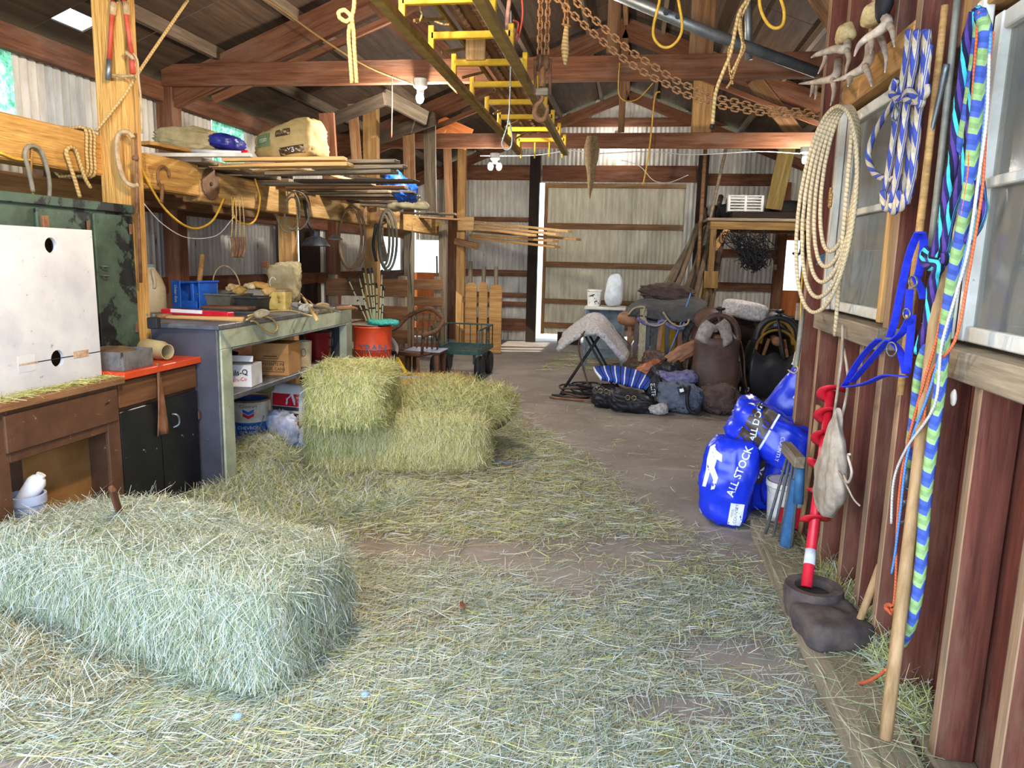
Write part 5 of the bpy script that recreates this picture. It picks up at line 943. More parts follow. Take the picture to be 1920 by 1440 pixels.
for k, d in enumerate((0, 9)): tube('rope_strand', hang([at(x, y, Y=3.6 - .02 * k) for x, y in [(664 + d * .3, -60), (664, 10), (660, 32), (654 + d, 60), (656 + d, 100), (660 + d, 156)]]), .0105, JUTE, t, 7, 5, strands=3, pitch=.03)
ctube('rope_loop', [(660, 32), (650, 40), (638, 34), (635, 24), (645, 19), (656, 28), (660, 40)], 3.58, .0105, JUTE, t, strands=3, pitch=.03)
line('cord', 'thin tan cord stretched from the roof to the lamp on the first tie', [V((at(440, -40, Y=5.3).x, 5.3, roofz(at(440, -40, Y=5.3).x) - .05)), at(500, 0, Y=5.4), at(600, 70, Y=5.6), at(690, 125, Y=5.8), at(780, 160, Y=6.0)], .008, TANT, 'cord')
line('cord', 'red cord dangling beside the roof tie lamp', [at(735, 140, Y=6.0), at(735, 200, Y=6.0), at(734, 258, Y=6.0)], .004, ORANGET, 'cord')
line('cord', 'yellow poly rope hanging in an open loop under the grey pipe', hang([at(x, y, Y=3.8) for x, y in ((1240, -30), (1236, 5), (1226, 45), (1226, 70), (1240, 87), (1258, 87), (1274, 70), (1279, 45), (1272, 0), (1270, -30))], (0, 1)), .007, YELLOWT, 'rope')
line('cord', 'yellow cord arc hanging at the top by the partition', hang([at(x, y, Y=3.8) for x, y in ((1423, -10), (1427, 20), (1440, 45), (1455, 53), (1468, 45), (1470, 20), (1462, -10))], (0, 1)), .008, YELLOWT, 'cord')
t = thing('rope', 'bundle of pale rope and twine hanging from the grey pipe, longest end tipped black', 'rope', at(1400, 0, Y=3.8))
for pts, r, m in (([(1408, -10), (1388, 20), (1380, 50), (1370, 100), (1358, 130), (1342, 175), (1336, 235)], .009, JUTE), ([(1405, -10), (1385, 35), (1376, 75), (1366, 95), (1368, 130), (1374, 158)], .006, TANT), ([(1403, -5), (1390, 30), (1392, 75), (1397, 90), (1385, 115), (1372, 150), (1362, 166)], .006, TANT), ([(1405, 0), (1386, 45), (1392, 85), (1380, 120), (1368, 140)], .006, JUTE)): tube('rope_strand', hang([at(x, y, Y=3.8) for x, y in pts]), r, m, t, 7, 5)
ctube('rope_tip', [(1336, 233), (1334, 242)], 3.8, .011, BLK, t)
line('cable', 'thin steel cable with a loop at its end hanging by the elevator', [at(x, y, Y=4.2) for x, y in ((958, 20), (958, 60), (957, 140), (954, 220), (945, 255), (941, 270), (948, 281), (958, 276), (960, 255), (955, 225))], .0045, STEEL, 'cable')
line('cable', 'red insulated cable looped at the top of the elevator', [at(x, y, Y=4.2) for x, y in ((978, -10), (980, 30), (972, 70), (965, 72), (972, 45), (962, 38))], .006, REDT, 'cable')
t = thing('hay_rope', 'frayed rope and twine knotted on the elevator cross bars', 'twine', at(788, 20, Y=3.7)); ctube('twine_end', [(788, 0), (788, 18), (791, 28), (786, 40), (780, 42)], 3.6, .005, JUTE, t); ctube('twine_end', [(955, 0), (950, 60), (955, 110)], 4.1, .012, stuffm('pinkish_rope', '#b58c7c', '#8f6a5e', 30.), t); ctube('twine_end', [(815, 40), (830, 45), (842, 46)], 3.9, .005, JUTE, t)
t = thing('pipe', 'grey galvanised pipe slung across under the right rafters', 'pipe', at(1330, 60, Y=4.9)); tube('pipe_run', [at(1120, -25, Y=4.7), at(1330, 62, Y=4.9), at(1530, 135, Y=5.1)], .034, STEEL, t, 12, 1); tube('pipe_drop', [at(1402, -40, Y=5.2), at(1404, 112, Y=5.2)], .024, STEEL, t, 12, 1)
for x, y in ((1248, 27), (1270, 34)): lathe('bolt', [(.016, 0), (.016, .012), (0, .012)], DKMET, at(x, y, Y=4.8) + V((0, -.03, 0)), t, 8, rot(90))
line('cord', 'thin yellow cord looping down from the first tie near the middle', [at(x, y, Y=6.0) for x, y in ((1162, 118), (1160, 150), (1161, 178), (1175, 190), (1195, 186), (1212, 170), (1225, 155))], .004, YELLOWT, 'cord')
line('cord', 'yellow cord hanging past the second tie with a knotted end', [at(x, y, Y=9.5) for x, y in ((1238, 172), (1228, 180), (1222, 240), (1216, 290), (1208, 335), (1205, 346)) ], .009, YELLOWT, 'cord')
line('wire', 'pale electric wire strung along the second tie', [at(x, y, Y=9.6) for x, y in ((900, 292), (1000, 291), (1070, 282), (1120, 288), (1210, 284), (1300, 290), (1420, 284), (1500, 288))], .006, WHITET, 'wire')
line('wire', 'drooping pale wire end below the second tie', [at(x, y, Y=9.6) for x, y in ((1165, 300), (1200, 312), (1225, 338), (1255, 342), (1290, 328))], .005, WHITET, 'wire')
NEST = stuffm('mud_nest', '#7d6a4c', '#5c4a34', 40., .95, bump=.8); p = at(1110, 268, Y=9.63); t = tag(lathe('swallow_nest', [(.005, -.68), (.03, -.55), (.05, -.35), (.085, -.2), (.1, -.05), (.07, .08), (0, .09)][::1], NEST, p, None, 12), 'dangling mud and straw bird nest on the second tie', 'nest')
# lamps
BULB = emit('lit_bulb', '#f4f8ff', 60.0); CAPM = stuffm('lamp_holder', '#b9b6ae', '#8c8980', 12.)
def fixture(label, x, y, Y, power, s=1.0, twin=False):
    p = at(x, y, Y=Y); t = thing('ceiling_lamp', label, 'lamp', p)
    lathe('lamp_holder', [(.06 * s, .12 * s), (.055 * s, .06 * s), (.03 * s, .04 * s), (.028 * s, .01 * s)], CAPM, p, t, 16)
    for dx in ((-.055, .055) if twin else (0,)): lathe('bulb', [(0, -.07 * s), (.022 * s, -.06 * s), (.032 * s, -.035 * s), (.03 * s, -.01 * s), (.016 * s, .012 * s)], BULB, p + V((dx, -.01, 0)), t, 14, None)
    lamp('lamp_glow', 'POINT', p + V((0, -.02, -.12 * s)), power, (1, .93, .84), .05)
fixture('lit bulb in a white holder on the first roof tie', 788, 178, 6.02, 80)
fixture('twin lit bulbs hanging under the second roof tie on the left', 928, 308, 9.5, 62, 1.1, True)
fixture('lit bulb glimpsed behind the lariat by the second tie', 1509, 296, 9.4, 62)
fixture('small lit bulb in the far gable', 1158, 258, 13.3, 7, .9)
# lamp over the near left end that warms the golden post (out of frame above)
p = V((-1.2, 2.5, 2.85)); t = thing('ceiling_lamp', 'bare bulb hanging from the nearest roof truss', 'lamp', p); lathe('bulb', [(0, -.06), (.03, -.03), (.028, 0), (.014, .02)], BULB, p, t, 14); lathe('lamp_holder', [(.025, .015), (.028, .07), (0, .07)], CAPM, p, t, 14); lamp('lamp_glow', 'POINT', p + V((0, 0, -.1)), 120, (1, .78, .5), .06)

# ================================================ far left stalls
G1 = 'stall fence rails'
def rails(label, X0, X1, Y, rows, m, posts):
    t = thing('stall_fence', label, 'fence', ((X0 + X1) / 2, Y, 0))
    for z0, z1 in rows: board('rail', (X0, Y, (z0 + z1) / 2), (X1, Y, (z0 + z1) / 2 + .01), .03, z1 - z0, m, t)
    for x in posts: bx('fence_post', x - .05, x + .05, Y + .016, Y + .1, 0, rows[0][1] + .05, GREYW, t)
rails('weathered plank stall fence behind the orange barrel', XL + .15, -2.86, 9.2, ((.98, 1.2), (.68, .86), (.38, .56), (.1, .28)), BROWNW, (-3.9, -2.95))
rails('brown stall gate of thin planks before the sunlit orange wall', -3.35, -2.72, 10.4, ((1.03, 1.18), (.8, .93), (.58, .7), (.36, .48), (.12, .26)), BROWNW, (-3.3, -2.8))
t = thing('plank_gate', 'gate of dog-eared vertical planks past the grey stall post', 'gate', (-2.5, 11.6, 0))
for x0, x1, zt in ((872, 893, .0), (897, 913, .02), (917, 940, -.02)):
    a, b = at(x0, 600, Y=11.5), at(x1, 600, Y=11.5); w = b.x - a.x; zt = 1.12 + zt; v = [(a.x, 11.5, .02), (b.x, 11.5, .02), (b.x, 11.5, zt - .05), (b.x - .04, 11.5, zt), (a.x + .04, 11.5, zt), (a.x, 11.5, zt - .05)]
    o = addmesh('plank', v, [tuple(range(6))], TANW, t); md = o.modifiers.new('thickness', 'SOLIDIFY'); md.thickness = .025
for z in (.3, .85): bx('gate_rail', at(868, 600, Y=11.6).x, at(942, 600, Y=11.6).x, 11.53, 11.57, z - .05, z + .05, BROWNW, t)
for x in (880, 905, 928): post('dark slim post standing behind the plank gate' if x == 905 else ('thin grey post left of the plank gate' if x == 880 else 'grey post behind the right side of the plank gate'), x - 3, x + 4, 500 if x != 880 else 490, 640, 12.4, GREYW, .06)
GX = 'fresh lumber racked on the stall post'
for i, (x0, y0, Y0_, x1, y1, Y1_, m) in enumerate(((885, 415, 12.3, 1070, 434, 10.8, PALEW), (886, 421, 12.3, 1048, 440, 10.8, PALEW), (880, 426, 12.2, 1000, 441, 10.9, PALEW), (890, 434, 12.2, 1085, 449, 10.8, TANW), (885, 441, 12.2, 1042, 452, 10.7, TANW), (890, 446, 12.1, 1045, 463, 10.8, TANW))):
    o = board('stacked_board', at(x0, y0, Y=Y0_), at(x1, y1, Y=Y1_), .12, .035, m); tag(o, ('topmost pale board', 'second pale board from the top', 'short pale board third from the top', 'longest tan board', 'tan board second from the bottom', 'lowest tan board')[i] + ' of the lumber jutting toward the sliding door', 'board', GX)
tag(board('rack_arm', at(855, 452, Y=11.9), at(895, 462, Y=11.6), .08, .1, BROWNW), 'rough bracket under the jutting lumber', 'bracket'); bkt = bx('bracket_plate', at(858, 420, Y=11.8).x, at(888, 420, Y=11.8).x, 11.8, 11.84, at(858, 432, Y=11.8).z, at(858, 406, Y=11.8).z, PALEW); tag(bkt, 'pale plywood gusset plate on the pale post', 'plate')
# barrel, log, sticks, net
ORB = stuffm('faded_orange_drum', '#d24c28', '#b83c20', 5., .5, spots=('#7a4a34', 9., .66)); p = V((-2.47, 6.8, .46)); t = thing('drum', 'orange steel half drum with painted letters standing on a log round', 'drum', p)
db = lathe('drum_body', [(.175, 0), (.18, .01), (.18, .15), (.186, .16), (.18, .17), (.186, .36), (.192, .37), (.186, .38), (.176, .375), (.165, .05), (0, .05)], ORB, p, t, 28); lettering('TRAN', .11, T(p) @ rot(0, 0, 12) @ axes((.02, -.19, .17), (1, 0, 0), (0, 0, 1)), stuffm('blue_grey_stencil', '#5d6a86', None, 4.), t, db, sx=.9, bold=.02); board('plywood_lid', p + V((-.2, .02, .39)), p + V((.1, .02, .385)), .3, .012, GREYW, t)
t = thing('log_round', 'upright sawn log round under the orange drum', 'log', (-2.45, 6.8, 0)); lathe('log', [(.17, 0), (.165, .2), (.17, .455), (0, .455)], stuffm('grey_bark', '#6b5f52', '#40372f', 16., .95, bump=1, stretch=(1, 1, .2)), (-2.44, 6.8, .0), t, 18)
tag(blob('cargo_net', (.3, .2, .06), stuffm('teal_net', '#4fb0a0', '#2f8a80', 60., .9, bump=1), T(p + V((.12, -.04, .415))), None, 9, 2.3, .016, 8, 40), 'teal cord netting bundled on the orange drum', 'netting')
FIB = stuffm('pale_green_fibreglass', '#c3c8a0', '#aab08a', 9., .5)
for i, (xt, yt, xb_, dx) in enumerate(((655, 528, 688, 0), (674, 522, 692, 0), (682, 512, 698, 0), (691, 513, 702, 0), (698, 512, 704, 0), (706, 540, 707, 0), (716, 515, 712, 0), (719, 545, 716, 0), (700, 535, 699, 0), (676, 530, 694, 0))):
    t = thing('fence_stake', 'pale fence stake with black clips, ' + ('most tilted', 'second most tilted', 'tallest', 'tall before the post', 'tall in the middle', 'short in the middle', 'tall at the edge', 'short at the edge', 'short behind the middle', 'short and tilted')[i] + ', in the drum', 'stake', at(xb_, 600, Y=6.75), 'fence stakes in the orange drum'); a, b = at(xb_, 602, Y=6.78), at(xt, yt, Y=6.85 + .02 * i); tube('rod', [a, b], .0065, FIB, t, 6, 1); tube('clip', [b, b + (b - a).normalized() * .05], .013, BLK, t, 6, 1)
    for k in (.25, .5, .75): tube('clip', [a.lerp(b, k), a.lerp(b, k + .03)], .011, BLK, t, 6, 1)
# chair
CHW = wood('dark_chair_wood', '#4b3424', '#7a5840'); p = V((-2.42, 8.0, 0)); t = thing('armchair', 'old wooden armchair with a curved bentwood back beside the orange drum', 'chair', p); M = T(p) @ rot(0, 0, -20)
q = lambda x, y, z: M @ V((x, y, z))
bx('seat', -.23, .23, -.22, .22, .42, .46, CHW, t, .012, M)
for x in (-.2, .2):
    for y in (-.19, .19): tube('leg', [q(x, y, .42), q(x * 1.1, y * 1.1, 0)], .02, CHW, t, 8, 1)
tube('bentwood_arm', [q(-.27, -.2, .68), q(-.28, .05, .7), q(-.24, .22, .82), q(0, .27, .9), q(.24, .22, .82), q(.28, .05, .7), q(.27, -.2, .68)], .02, CHW, t, 8, 5, flat=(.06, .03)) if False else tube('bentwood_arm', [q(-.27, -.2, .66), q(-.28, .05, .7), q(-.24, .22, .82), q(0, .27, .92), q(.24, .22, .82), q(.28, .05, .7), q(.27, -.2, .66)], .026, CHW, t, 8, 5)
for x in np.linspace(-.18, .18, 6): tube('spindle', [q(x, .2, .45), q(x * 1.2, .25, .87)], .011, CHW, t, 6, 1)
for x in (-.27, .27): tube('arm_post', [q(x * .85, -.16, .45), q(x, -.17, .68)], .016, CHW, t, 7, 1)
# stool, cart, hand pump
p = at(797, 700, Y=8.1); p.z = 0; t = thing('step_table', 'low brown wooden table with a plastic sheet on it by the cart', 'table', p); bx('table_top', p.x - .2, p.x + .2, 7.95, 8.3, .42, .45, CHW, t)
for x in (-.17, .17):
    for y in (7.98, 8.27): bx('leg', p.x + x - .025, p.x + x + .025, y - .025, y + .025, 0, .42, CHW, t)
bx('lower_shelf', p.x - .17, p.x + .17, 7.97, 8.28, .14, .16, CHW, t); tag(bx('plastic_sheet', p.x - .21, p.x + .22, 7.92, 8.31, .452, .462, FILM), 'clear plastic sheet lying on the low wooden table', 'sheet')
CARTG = stuffm('dark_green_cart', '#2f4a48', '#3e5a56', 14., .5, .3); p = V((-2.12, 8.95, 0)); t = thing('garden_cart', 'dark green wire mesh garden cart with black pneumatic wheels', 'cart', p)
x0, x1, y0, y1, zc = -2.42, -1.82, 8.75, 9.6, .36
for k in range(8): board('deck_wire', (x0 + (x1 - x0) * k / 7, y0, zc), (x0 + (x1 - x0) * k / 7, y1, zc), .008, .008, CARTG, t)
for y in np.linspace(y0, y1, 12): board('deck_wire', (x0, y, zc), (x1, y, zc), .008, .008, CARTG, t)
for a, b in (((x0, y0, zc), (x1, y0, zc)), ((x0, y1, zc), (x1, y1, zc)), ((x0, y0, zc), (x0, y1, zc)), ((x1, y0, zc), (x1, y1, zc))): board('deck_frame', a, b, .035, .05, CARTG, t)
for side in (((x1, y0), (x1, y1)), ((x0, y1), (x1, y1)), ((x0, y0), (x0, y1))):
    (ax, ay), (bx_2, by) = side; o = board('side_rail', (ax, ay, zc + .28), (bx_2, by, zc + .28), .02, .02, CARTG, t)
    for k in range(5): board('side_bar', (ax + (bx_2 - ax) * k / 4, ay + (by - ay) * k / 4, zc), (ax + (bx_2 - ax) * k / 4, ay + (by - ay) * k / 4, zc + .28), .012, .012, CARTG, o)
for x in (x0 + .02, x1 - .02):
    for y in (y0 + .14, y1 - .14): w = lathe('wheel', [(.05, -.04), (.13, -.045), (.15, -.02), (.155, 0), (.15, .02), (.13, .045), (.05, .04)], BLK, (x, y, .156), t, 20, rot(0, 90, 0)); lathe('hub', [(0, -.03), (.05, -.03), (.05, .03), (0, .03)], STEEL, (x, y, .156), w, 12, rot(0, 90, 0)); board('wheel_bracket', (x - .07 * (1 if x > -2.1 else -1), y, .2), (x - .07 * (1 if x > -2.1 else -1), y, zc), .03, .03, CARTG, t)
tube('pull_handle', [V((-2.25, 8.75, .3)), V((-2.3, 8.6, .5)), V((-2.35, 8.5, .7))], .012, CARTG, t, 7, 3); tag(lathe('feed_pan', [(.06, 0), (.1, .05), (.11, .06), (.05, .02), (0, .02)], RUST, (-2.02, 8.5, .0), None, 18), 'small rusty pan on the floor before the garden cart', 'pan')
t = thing('sprayer', 'bright yellow garden sprayer wand leaning in front of the chair', 'sprayer', at(748, 690, Y=7.4)); tube('wand', [at(742, 668, Y=7.3), at(765, 706, Y=7.2)], .02, YEL, t, 8, 1); tube('collar', [at(738, 660, Y=7.3), at(744, 672, Y=7.3)], .028, BLK, t, 8, 1); tube('hose', [at(x, y, Y=7.32) for x, y in ((726, 630), (738, 640), (744, 655), (738, 668), (724, 672))], .02, WHITET, t, 8, 4)
tag(tube('pitchfork_handle', [at(819, 480, Y=11.2), at(822, 632, Y=10.9)], .016, GREYW, None, 7, 1), 'thin dark tool handle leaning on the stall gate', 'handle')

# ================================================ saddles and tack heap
LEA = stuffm('worn_brown_leather', '#5a4036', '#403029', 7., .55, spots=('#84705f', 9., .66), bump=.2); LEAD = stuffm('black_leather', '#1d1c20', '#2c2a2c', 9., .45, bump=.2); LEAT = stuffm('tan_leather', '#9a6a48', '#7c5238', 9., .55, bump=.2); LEAO = stuffm('orange_leather', '#a8623a', '#8a4c2c', 9., .4); FLE = stuffm('grey_fleece', '#dcd6d2', '#a8a09e', 34., 1, bump=1.0, bd=.03); CANVG = stuffm('grey_canvas_blanket', '#565452', '#3f3d3d', 7., .9, bump=1.0, bd=.05); CANVB = stuffm('brown_canvas_blanket', '#5c4a44', '#463833', 7., .9, bump=1.0, bd=.05); TRIM = stuffm('cream_binding', '#a89c7c', '#8c8062', 20.); PURP = stuffm('purple_plaid', '#56427e', '#7e8498', 26., .9); GOLDC = stuffm('dark_gold_lining', '#8a6a22', '#5f4a1a', 10., .8); DEN = stuffm('grey_blue_canvas', '#69707f', '#545b6b', 10., .9, bump=1.0, bd=.05)
# fleece pad on folding stand
p = V((-.42, 8.35, 0)); t = thing('saddle_stand', 'black folding saddle rack standing under the fleece pad', 'stand', p)
for y in (8.15, 8.6):
    for s in (-1, 1): tube('leg', [V((-.42 + s * .34, y - .02, .0)), V((-.42 - s * .09, y + .02, .7))], .013, BLK, t, 7, 1)
for x in (-.53, -.31): tube('top_bar', [V((x, 8.1, .7)), V((x, 8.65, .7))], .014, BLK, t, 7, 1)
def draped(name, c, halfw, drop, depth, mat, label, cat, thick=.04, ang=0, flare=.35, sag=.0, nz=.012, seed=2, parent=None):
    M = T(c) @ rot(0, 0, ang)
    def fn(u, v):
        s = (u - .5) * 2; a = abs(s); x = math.copysign(min(a * 1.15, .45) / .45 * halfw * .5 + max(0, a - .4) * halfw * flare * 1.6, s); z = -drop * max(0, a - .22) ** 1.2 * 1.35 + .02 * math.sin(7 * v + 5 * u)
        y = (v - .5) * depth; return M @ V((x + nz * math.sin(13 * u + 9 * v + seed), y + nz * math.sin(11 * u), z - sag * math.sin(PI * v)))
    o = grid(name, fn, 25, 11, mat, parent, thick); return tag(o, label, cat) if label else o
def flc(u, v):
    q = (u - .5) * 2; a = abs(q); x = q * .36 + .03 * math.copysign(1, q) * max(0, a - .3); z = -.34 * max(0, a - .18) ** 1.25 * (1 + .15 * math.copysign(1, q)) - .05 * v * a; y = (v - .5) * .62
    return T((-.42, 8.4, .8)) @ rot(14, 0, 0) @ V((x + .012 * math.sin(9 * v + 5 * u), y + .03 * math.sin(6 * u), z + .012 * math.sin(8 * v + 11 * u)))
tag(grid('fleece_pad', flc, 27, 13, FLE, None, .06), 'pale grey fleece saddle pad draped over the folding rack', 'saddle pad')
tag(tube('bridle_strap', [V((-.5, 8.05, .75)), V((-.56, 8.03, .6)), V((-.5, 8.02, .35)), V((-.42, 8.0, .12))], .01, LEA, None, 6, 5), 'brown leather strap hanging in front of the folding rack', 'strap')
# tangle of bridles on the ground
for i in range(7):
    c = V((-.62 + .09 * (i % 4), 8.0 + .05 * (i % 3), .03 + .022 * i)); tag(tube('bridle', [c + V((.2 * (1 - .07 * i) * math.cos(a) + .02 * math.sin(3 * a + i), .12 * math.sin(a), .012 * math.sin(2 * a + i))) for a in np.linspace(0, 6.28, 13)[:-1]], .011, (LEAD, LEA, LEAD)[i % 3], None, 6, 4, True), 'leather bridle looped in the tangle below the folding rack, ' + ('lowest', 'second lowest', 'third lowest', 'middle', 'third from the top', 'second from the top', 'topmost')[i], 'bridle', 'bridles heaped below the folding rack')
tag(tube('lead_strap', [V((-.85, 7.92, .02)), V((-.6, 7.85, .02)), V((-.3, 7.82, .03)), V((-.2, 7.88, .05))], .012, LEAT, None, 6, 4), 'tan strap trailing on the floor before the bridles', 'strap')
# side table, camo bucket, plastic bag
TBLM = stuffm('blue_grey_table', '#7f8a90', '#5d6a74', 10., .5, .2); p = V((-.36, 10.4, 0)); t = thing('side_table', 'metal frame side table with a scuffed white top behind the fleece pad', 'table', p); bx('table_top', -.65, -.09, 10.15, 10.65, .85, .885, WHITEPAINT, t)
for x in (-.63, -.11):
    for y in (10.17, 10.63): bx('leg', x - .018, x + .018, y - .018, y + .018, 0, .85, TBLM, t)
bx('side_panel', -.62, -.12, 10.6, 10.61, .12, .84, TBLM, t); bx('brace', -.61, -.13, 10.16, 10.18, .3, .33, TBLM, t)
p = V((-.53, 10.35, .886)); t = bucket('camo_bucket', 'white bucket with a black and tan camouflage pattern on the side table', p, .105, .23, stuffm('camo_print', '#e6e4dc', '#dedbd0', 9., .5, spots=[('#1c1a18', 13., .58), ('#8a7a4c', 9., .62)]), bail=False)
tag(blob('plastic_bag', (.24, .2, .46), stuffm('white_plastic_film', '#d2d6d8', '#b4babd', 9., .35, bump=.3), T((-.26, 10.35, 1.115)), None, 10, 3, .015, 6, 16, lambda P: np.stack([P[:, 0] * (1 - .18 * P[:, 2]), P[:, 1] * (1 - .3 * P[:, 2]), P[:, 2]], 1)), 'white plastic shopping bag standing on the side table', 'bag')
# blanket rack
p = V((.35, 9.2, 0)); t = thing('blanket_rack', 'wooden rack buried under folded horse blankets', 'rack', p)
for x in (-.02, .58):
    for y in (9.0, 9.5): bx('leg', x - .025, x + .025, y - .025, y + .025, 0, .86, LEAT, t)
for y in (9.0, 9.5): bx('rail', -.02, .58, y - .015, y + .015, .8, .86, LEAT, t)
bx('rail', -.02, .58, 8.985, 9.0, .3, .36, LEAT, t)
def blanket(label, c, size, m, r, seed, p=2.8, lump=.035): return tag(blob('horse_blanket', size, m, T(c) @ rot(*r), None, 18, p, lump, seed, 9, folds(.14, seed)), label, 'blanket')
px = lambda Y, *a: [at(x, y, Y=Y) for x, y in a]
tag(loft('horse_blanket', [px(9.75, (1215, 590), (1250, 570), (1290, 568), (1320, 575)), px(9.3, (1195, 570), (1220, 562), (1260, 563), (1300, 560), (1325, 572)), px(8.85, (1180, 580), (1205, 572), (1240, 576), (1285, 574), (1318, 585)), px(8.78, (1177, 592), (1200, 594), (1238, 600), (1275, 604), (1312, 600))], CANVG, None, .06, 25, 5), 'grey canvas horse blanket with pale binding heaped over the rack', 'blanket')
tag(loft('horse_blanket', [px(8.82, (1192, 590), (1215, 600), (1232, 604), (1238, 596), (1255, 606), (1275, 612), (1283, 602)), px(8.74, (1196, 598), (1212, 609), (1234, 611), (1242, 602), (1258, 614), (1278, 618), (1286, 608))], PURP, None, .04, 21, 5), 'purple plaid blanket edge showing under the grey canvas one', 'blanket')
blanket('brown canvas horse blanket folded topmost on the rack', V((.42, 9.3, 1.14)), (.72, .56, .24), CANVB, (-4, 3, -6), 8)
blanket('grey blanket corner trailing down toward the brown saddle', V((.74, 9.1, .7)), (.3, .5, .66), CANVG, (0, -12, 0), 12)
blanket('bundled grey padding filling the rack under the blankets', V((.34, 9.25, .92)), (.86, .6, .2), CANVG, (0, 2, 2), 17)
for i, pts in enumerate((((1206, 588), (1212, 604), (1228, 611), (1243, 607), (1250, 600)), ((1243, 585), (1256, 603), (1272, 612), (1288, 608), (1292, 598)), ((1178, 590), (1190, 578), (1208, 576), (1204, 590)))): tag(tube('binding', px(8.68, *pts), .011, TRIM, None, 6, 5), ('cream binding scalloped along the purple plaid edge, first scallop', 'cream binding scalloped along the purple plaid edge, second scallop', 'cream binding round the folded blanket end')[i], 'binding')
tag(blob('saddle_bag', (.28, .3, .16), LEAT, T((-.02, 8.95, .83)), None, 8, 3, .015, 4, 12), 'tan leather bag under the left end of the blankets', 'bag')
for i, (x, z0, z1, w, m) in enumerate(((.06, .8, .4, .05, LEA), (.13, .97, .35, .08, TRIM), (.2, .8, .3, .05, LEAD), (.27, .82, .25, .09, CANVG), (.34, .8, .42, .05, LEAT), (.41, .82, .3, .05, LEAD))): tag(board('strap', V((x, 8.76, z0)), V((x + .03 * math.sin(i * 3), 8.74, z1)), w, .008, m, None, (0, 1, 0)), ('brown strap hanging from the blankets', 'wide cream strap hanging from the blankets', 'black strap with a buckle below the blankets', 'wide grey canvas girth hanging under the blankets', 'tan strap hanging under the blankets', 'dark strap next to the tan one under the blankets')[i] , 'strap')
tag(tube('lead_rope', [at(1295, 550, Y=8.85), at(1275, 610, Y=8.75), at(1255, 660, Y=8.7)], .008, SKYT, None, 6, 3), 'blue cord hanging down over the blankets', 'cord')
tag(lathe('tub', [(.2, 0), (.25, .3), (.24, .3), (.19, .02), (0, .02)], stuffm('blue_tub', '#1f4f9e', '#184084', 8.), (.5, 9.8, 0), None, 20), 'blue plastic tub on the floor behind the blanket rack', 'tub'); tag(bx('feed_bin', .3, .75, 10.1, 10.5, 0, .75, stuffm('yellow_bin', '#b9921f', '#9a7718', 8.)), 'dull yellow bin behind the blanket rack', 'bin')
# saddles
def saddle(label, c, w, h, m, skirt, fleece, lining, ang, seed):
    t = thing('saddle', label, 'saddle', V(c)); M = T(c) @ rot(0, 0, ang); q = lambda x, y, z: M @ V((x, y, z))
    for x in (-.16, .16):
        for y in (-.12, .45): tube('stand_leg', [q(x * 1.6, y, 0), q(x * .5, y, h - .28)], .02, BROWNW, t, 7, 1)
    tube('stand_bar', [q(0, -.2, h - .3), q(0, .55, h - .3)], .05, BROWNW, t, 8, 1)
    def skirtf(u, v):
        s = (u - .5) * 2; a = abs(s); th = a * 1.5; x = math.copysign(w * .36 * math.sin(min(th, 1.35)) + max(0, a - .75) * w * .35, s); z = h - .14 - (1 - math.cos(min(th, 1.35))) * h * .3 - max(0, a - .7) * h * 1.1; return q(x + .008 * math.sin(9 * v + seed), -.18 + .75 * v, z - .03 * math.sin(PI * v))
    grid('skirt', skirtf, 25, 10, skirt, t, .02)
    grid('fleece_lining', lambda u, v: (lambda p: q(0, 0, 0) + (p - q(0, 0, 0)) * .97 + V((0, -.03, -.005)))(skirtf(.08 + .84 * u, v)), 21, 8, fleece, t, .025)
    for s in (-1, 1):
        grid('fender', lambda u, v, s=s: q(s * (w * .36 + .03 + .1 * v + .012 * math.sin(6 * v)), -.02 + .3 * (u - .5) * (.55 + .6 * v), h - .32 - v * h * .52), 6, 10, skirt, t, .012)
        tube('stirrup', [q(s * (w * .36 + .13) + .0, y, z) for y, z in ((-.07, .16), (-.09, .06), (0, .04), (.09, .06), (.07, .16), (0, .22))], .018, LEAD, t, 7, 4, True)
    arch = [(-.2, h - .3), (-.17, h - .16), (-.1, h - .07), (0, h - .04), (.1, h - .07), (.17, h - .16), (.2, h - .3)]
    tube('fork', [q(x * w * 1.7, -.17, z) for x, z in arch], .035, m, t, 10, 5); tube('fork_lining', [q(x * w * 1.35, -.155, z - .03) for x, z in arch], .03, lining, t, 8, 5)
    tube('horn_neck', [q(0, -.17, h - .06), q(0, -.18, h + .02)], .02, LEAD, t, 9, 1); lathe('horn', [(0, .0), (.045, .0), (.05, .015), (.035, .03), (0, .032)], LEAD, q(0, -.19, h + .02), t, 16, rot(-14))
    def seat(u, v): s = (u - .5) * 2; return q(w * .3 * s, -.1 + .55 * v, h - .12 + .13 * v ** 3 + .05 * (1 - v) ** 3 - .1 * s * s)
    grid('seat', seat, 11, 10, m, t, .02); tube('cantle', [q(x * w * 1.5, .44, z) for x, z in ((-.2, h - .18), (-.14, h - .06), (0, h), (.14, h - .06), (.2, h - .18))], .022, m, t, 8, 5)
    grid('latigo', lambda u, v: q(-.02 + .1 * v + .03 * (u - .5), -.23 - .01 * v, h - .05 - v * h * .45), 3, 8, m, t, .008)
    tube('cinch_strap', [q(w * .36, -.15, h - .45), q(w * .4, -.17, .3), q(w * .3, -.16, .06)], .016, LEA, t, 6, 4); return t
saddle('brown western saddle on a stand with a pale fleece underside, facing the door', (.92, 8.35, 0), .62, 1.0, LEA, LEA, FLE, stuffm('dark_red_lining', '#4c1f1c', '#38140f', 10.), 4, 1)
saddle('black western saddle on a stand with a dark gold lining, beside the partition', (1.6, 8.6, 0), .66, .98, LEAD, LEAD, GOLDC, GOLDC, -4, 5)
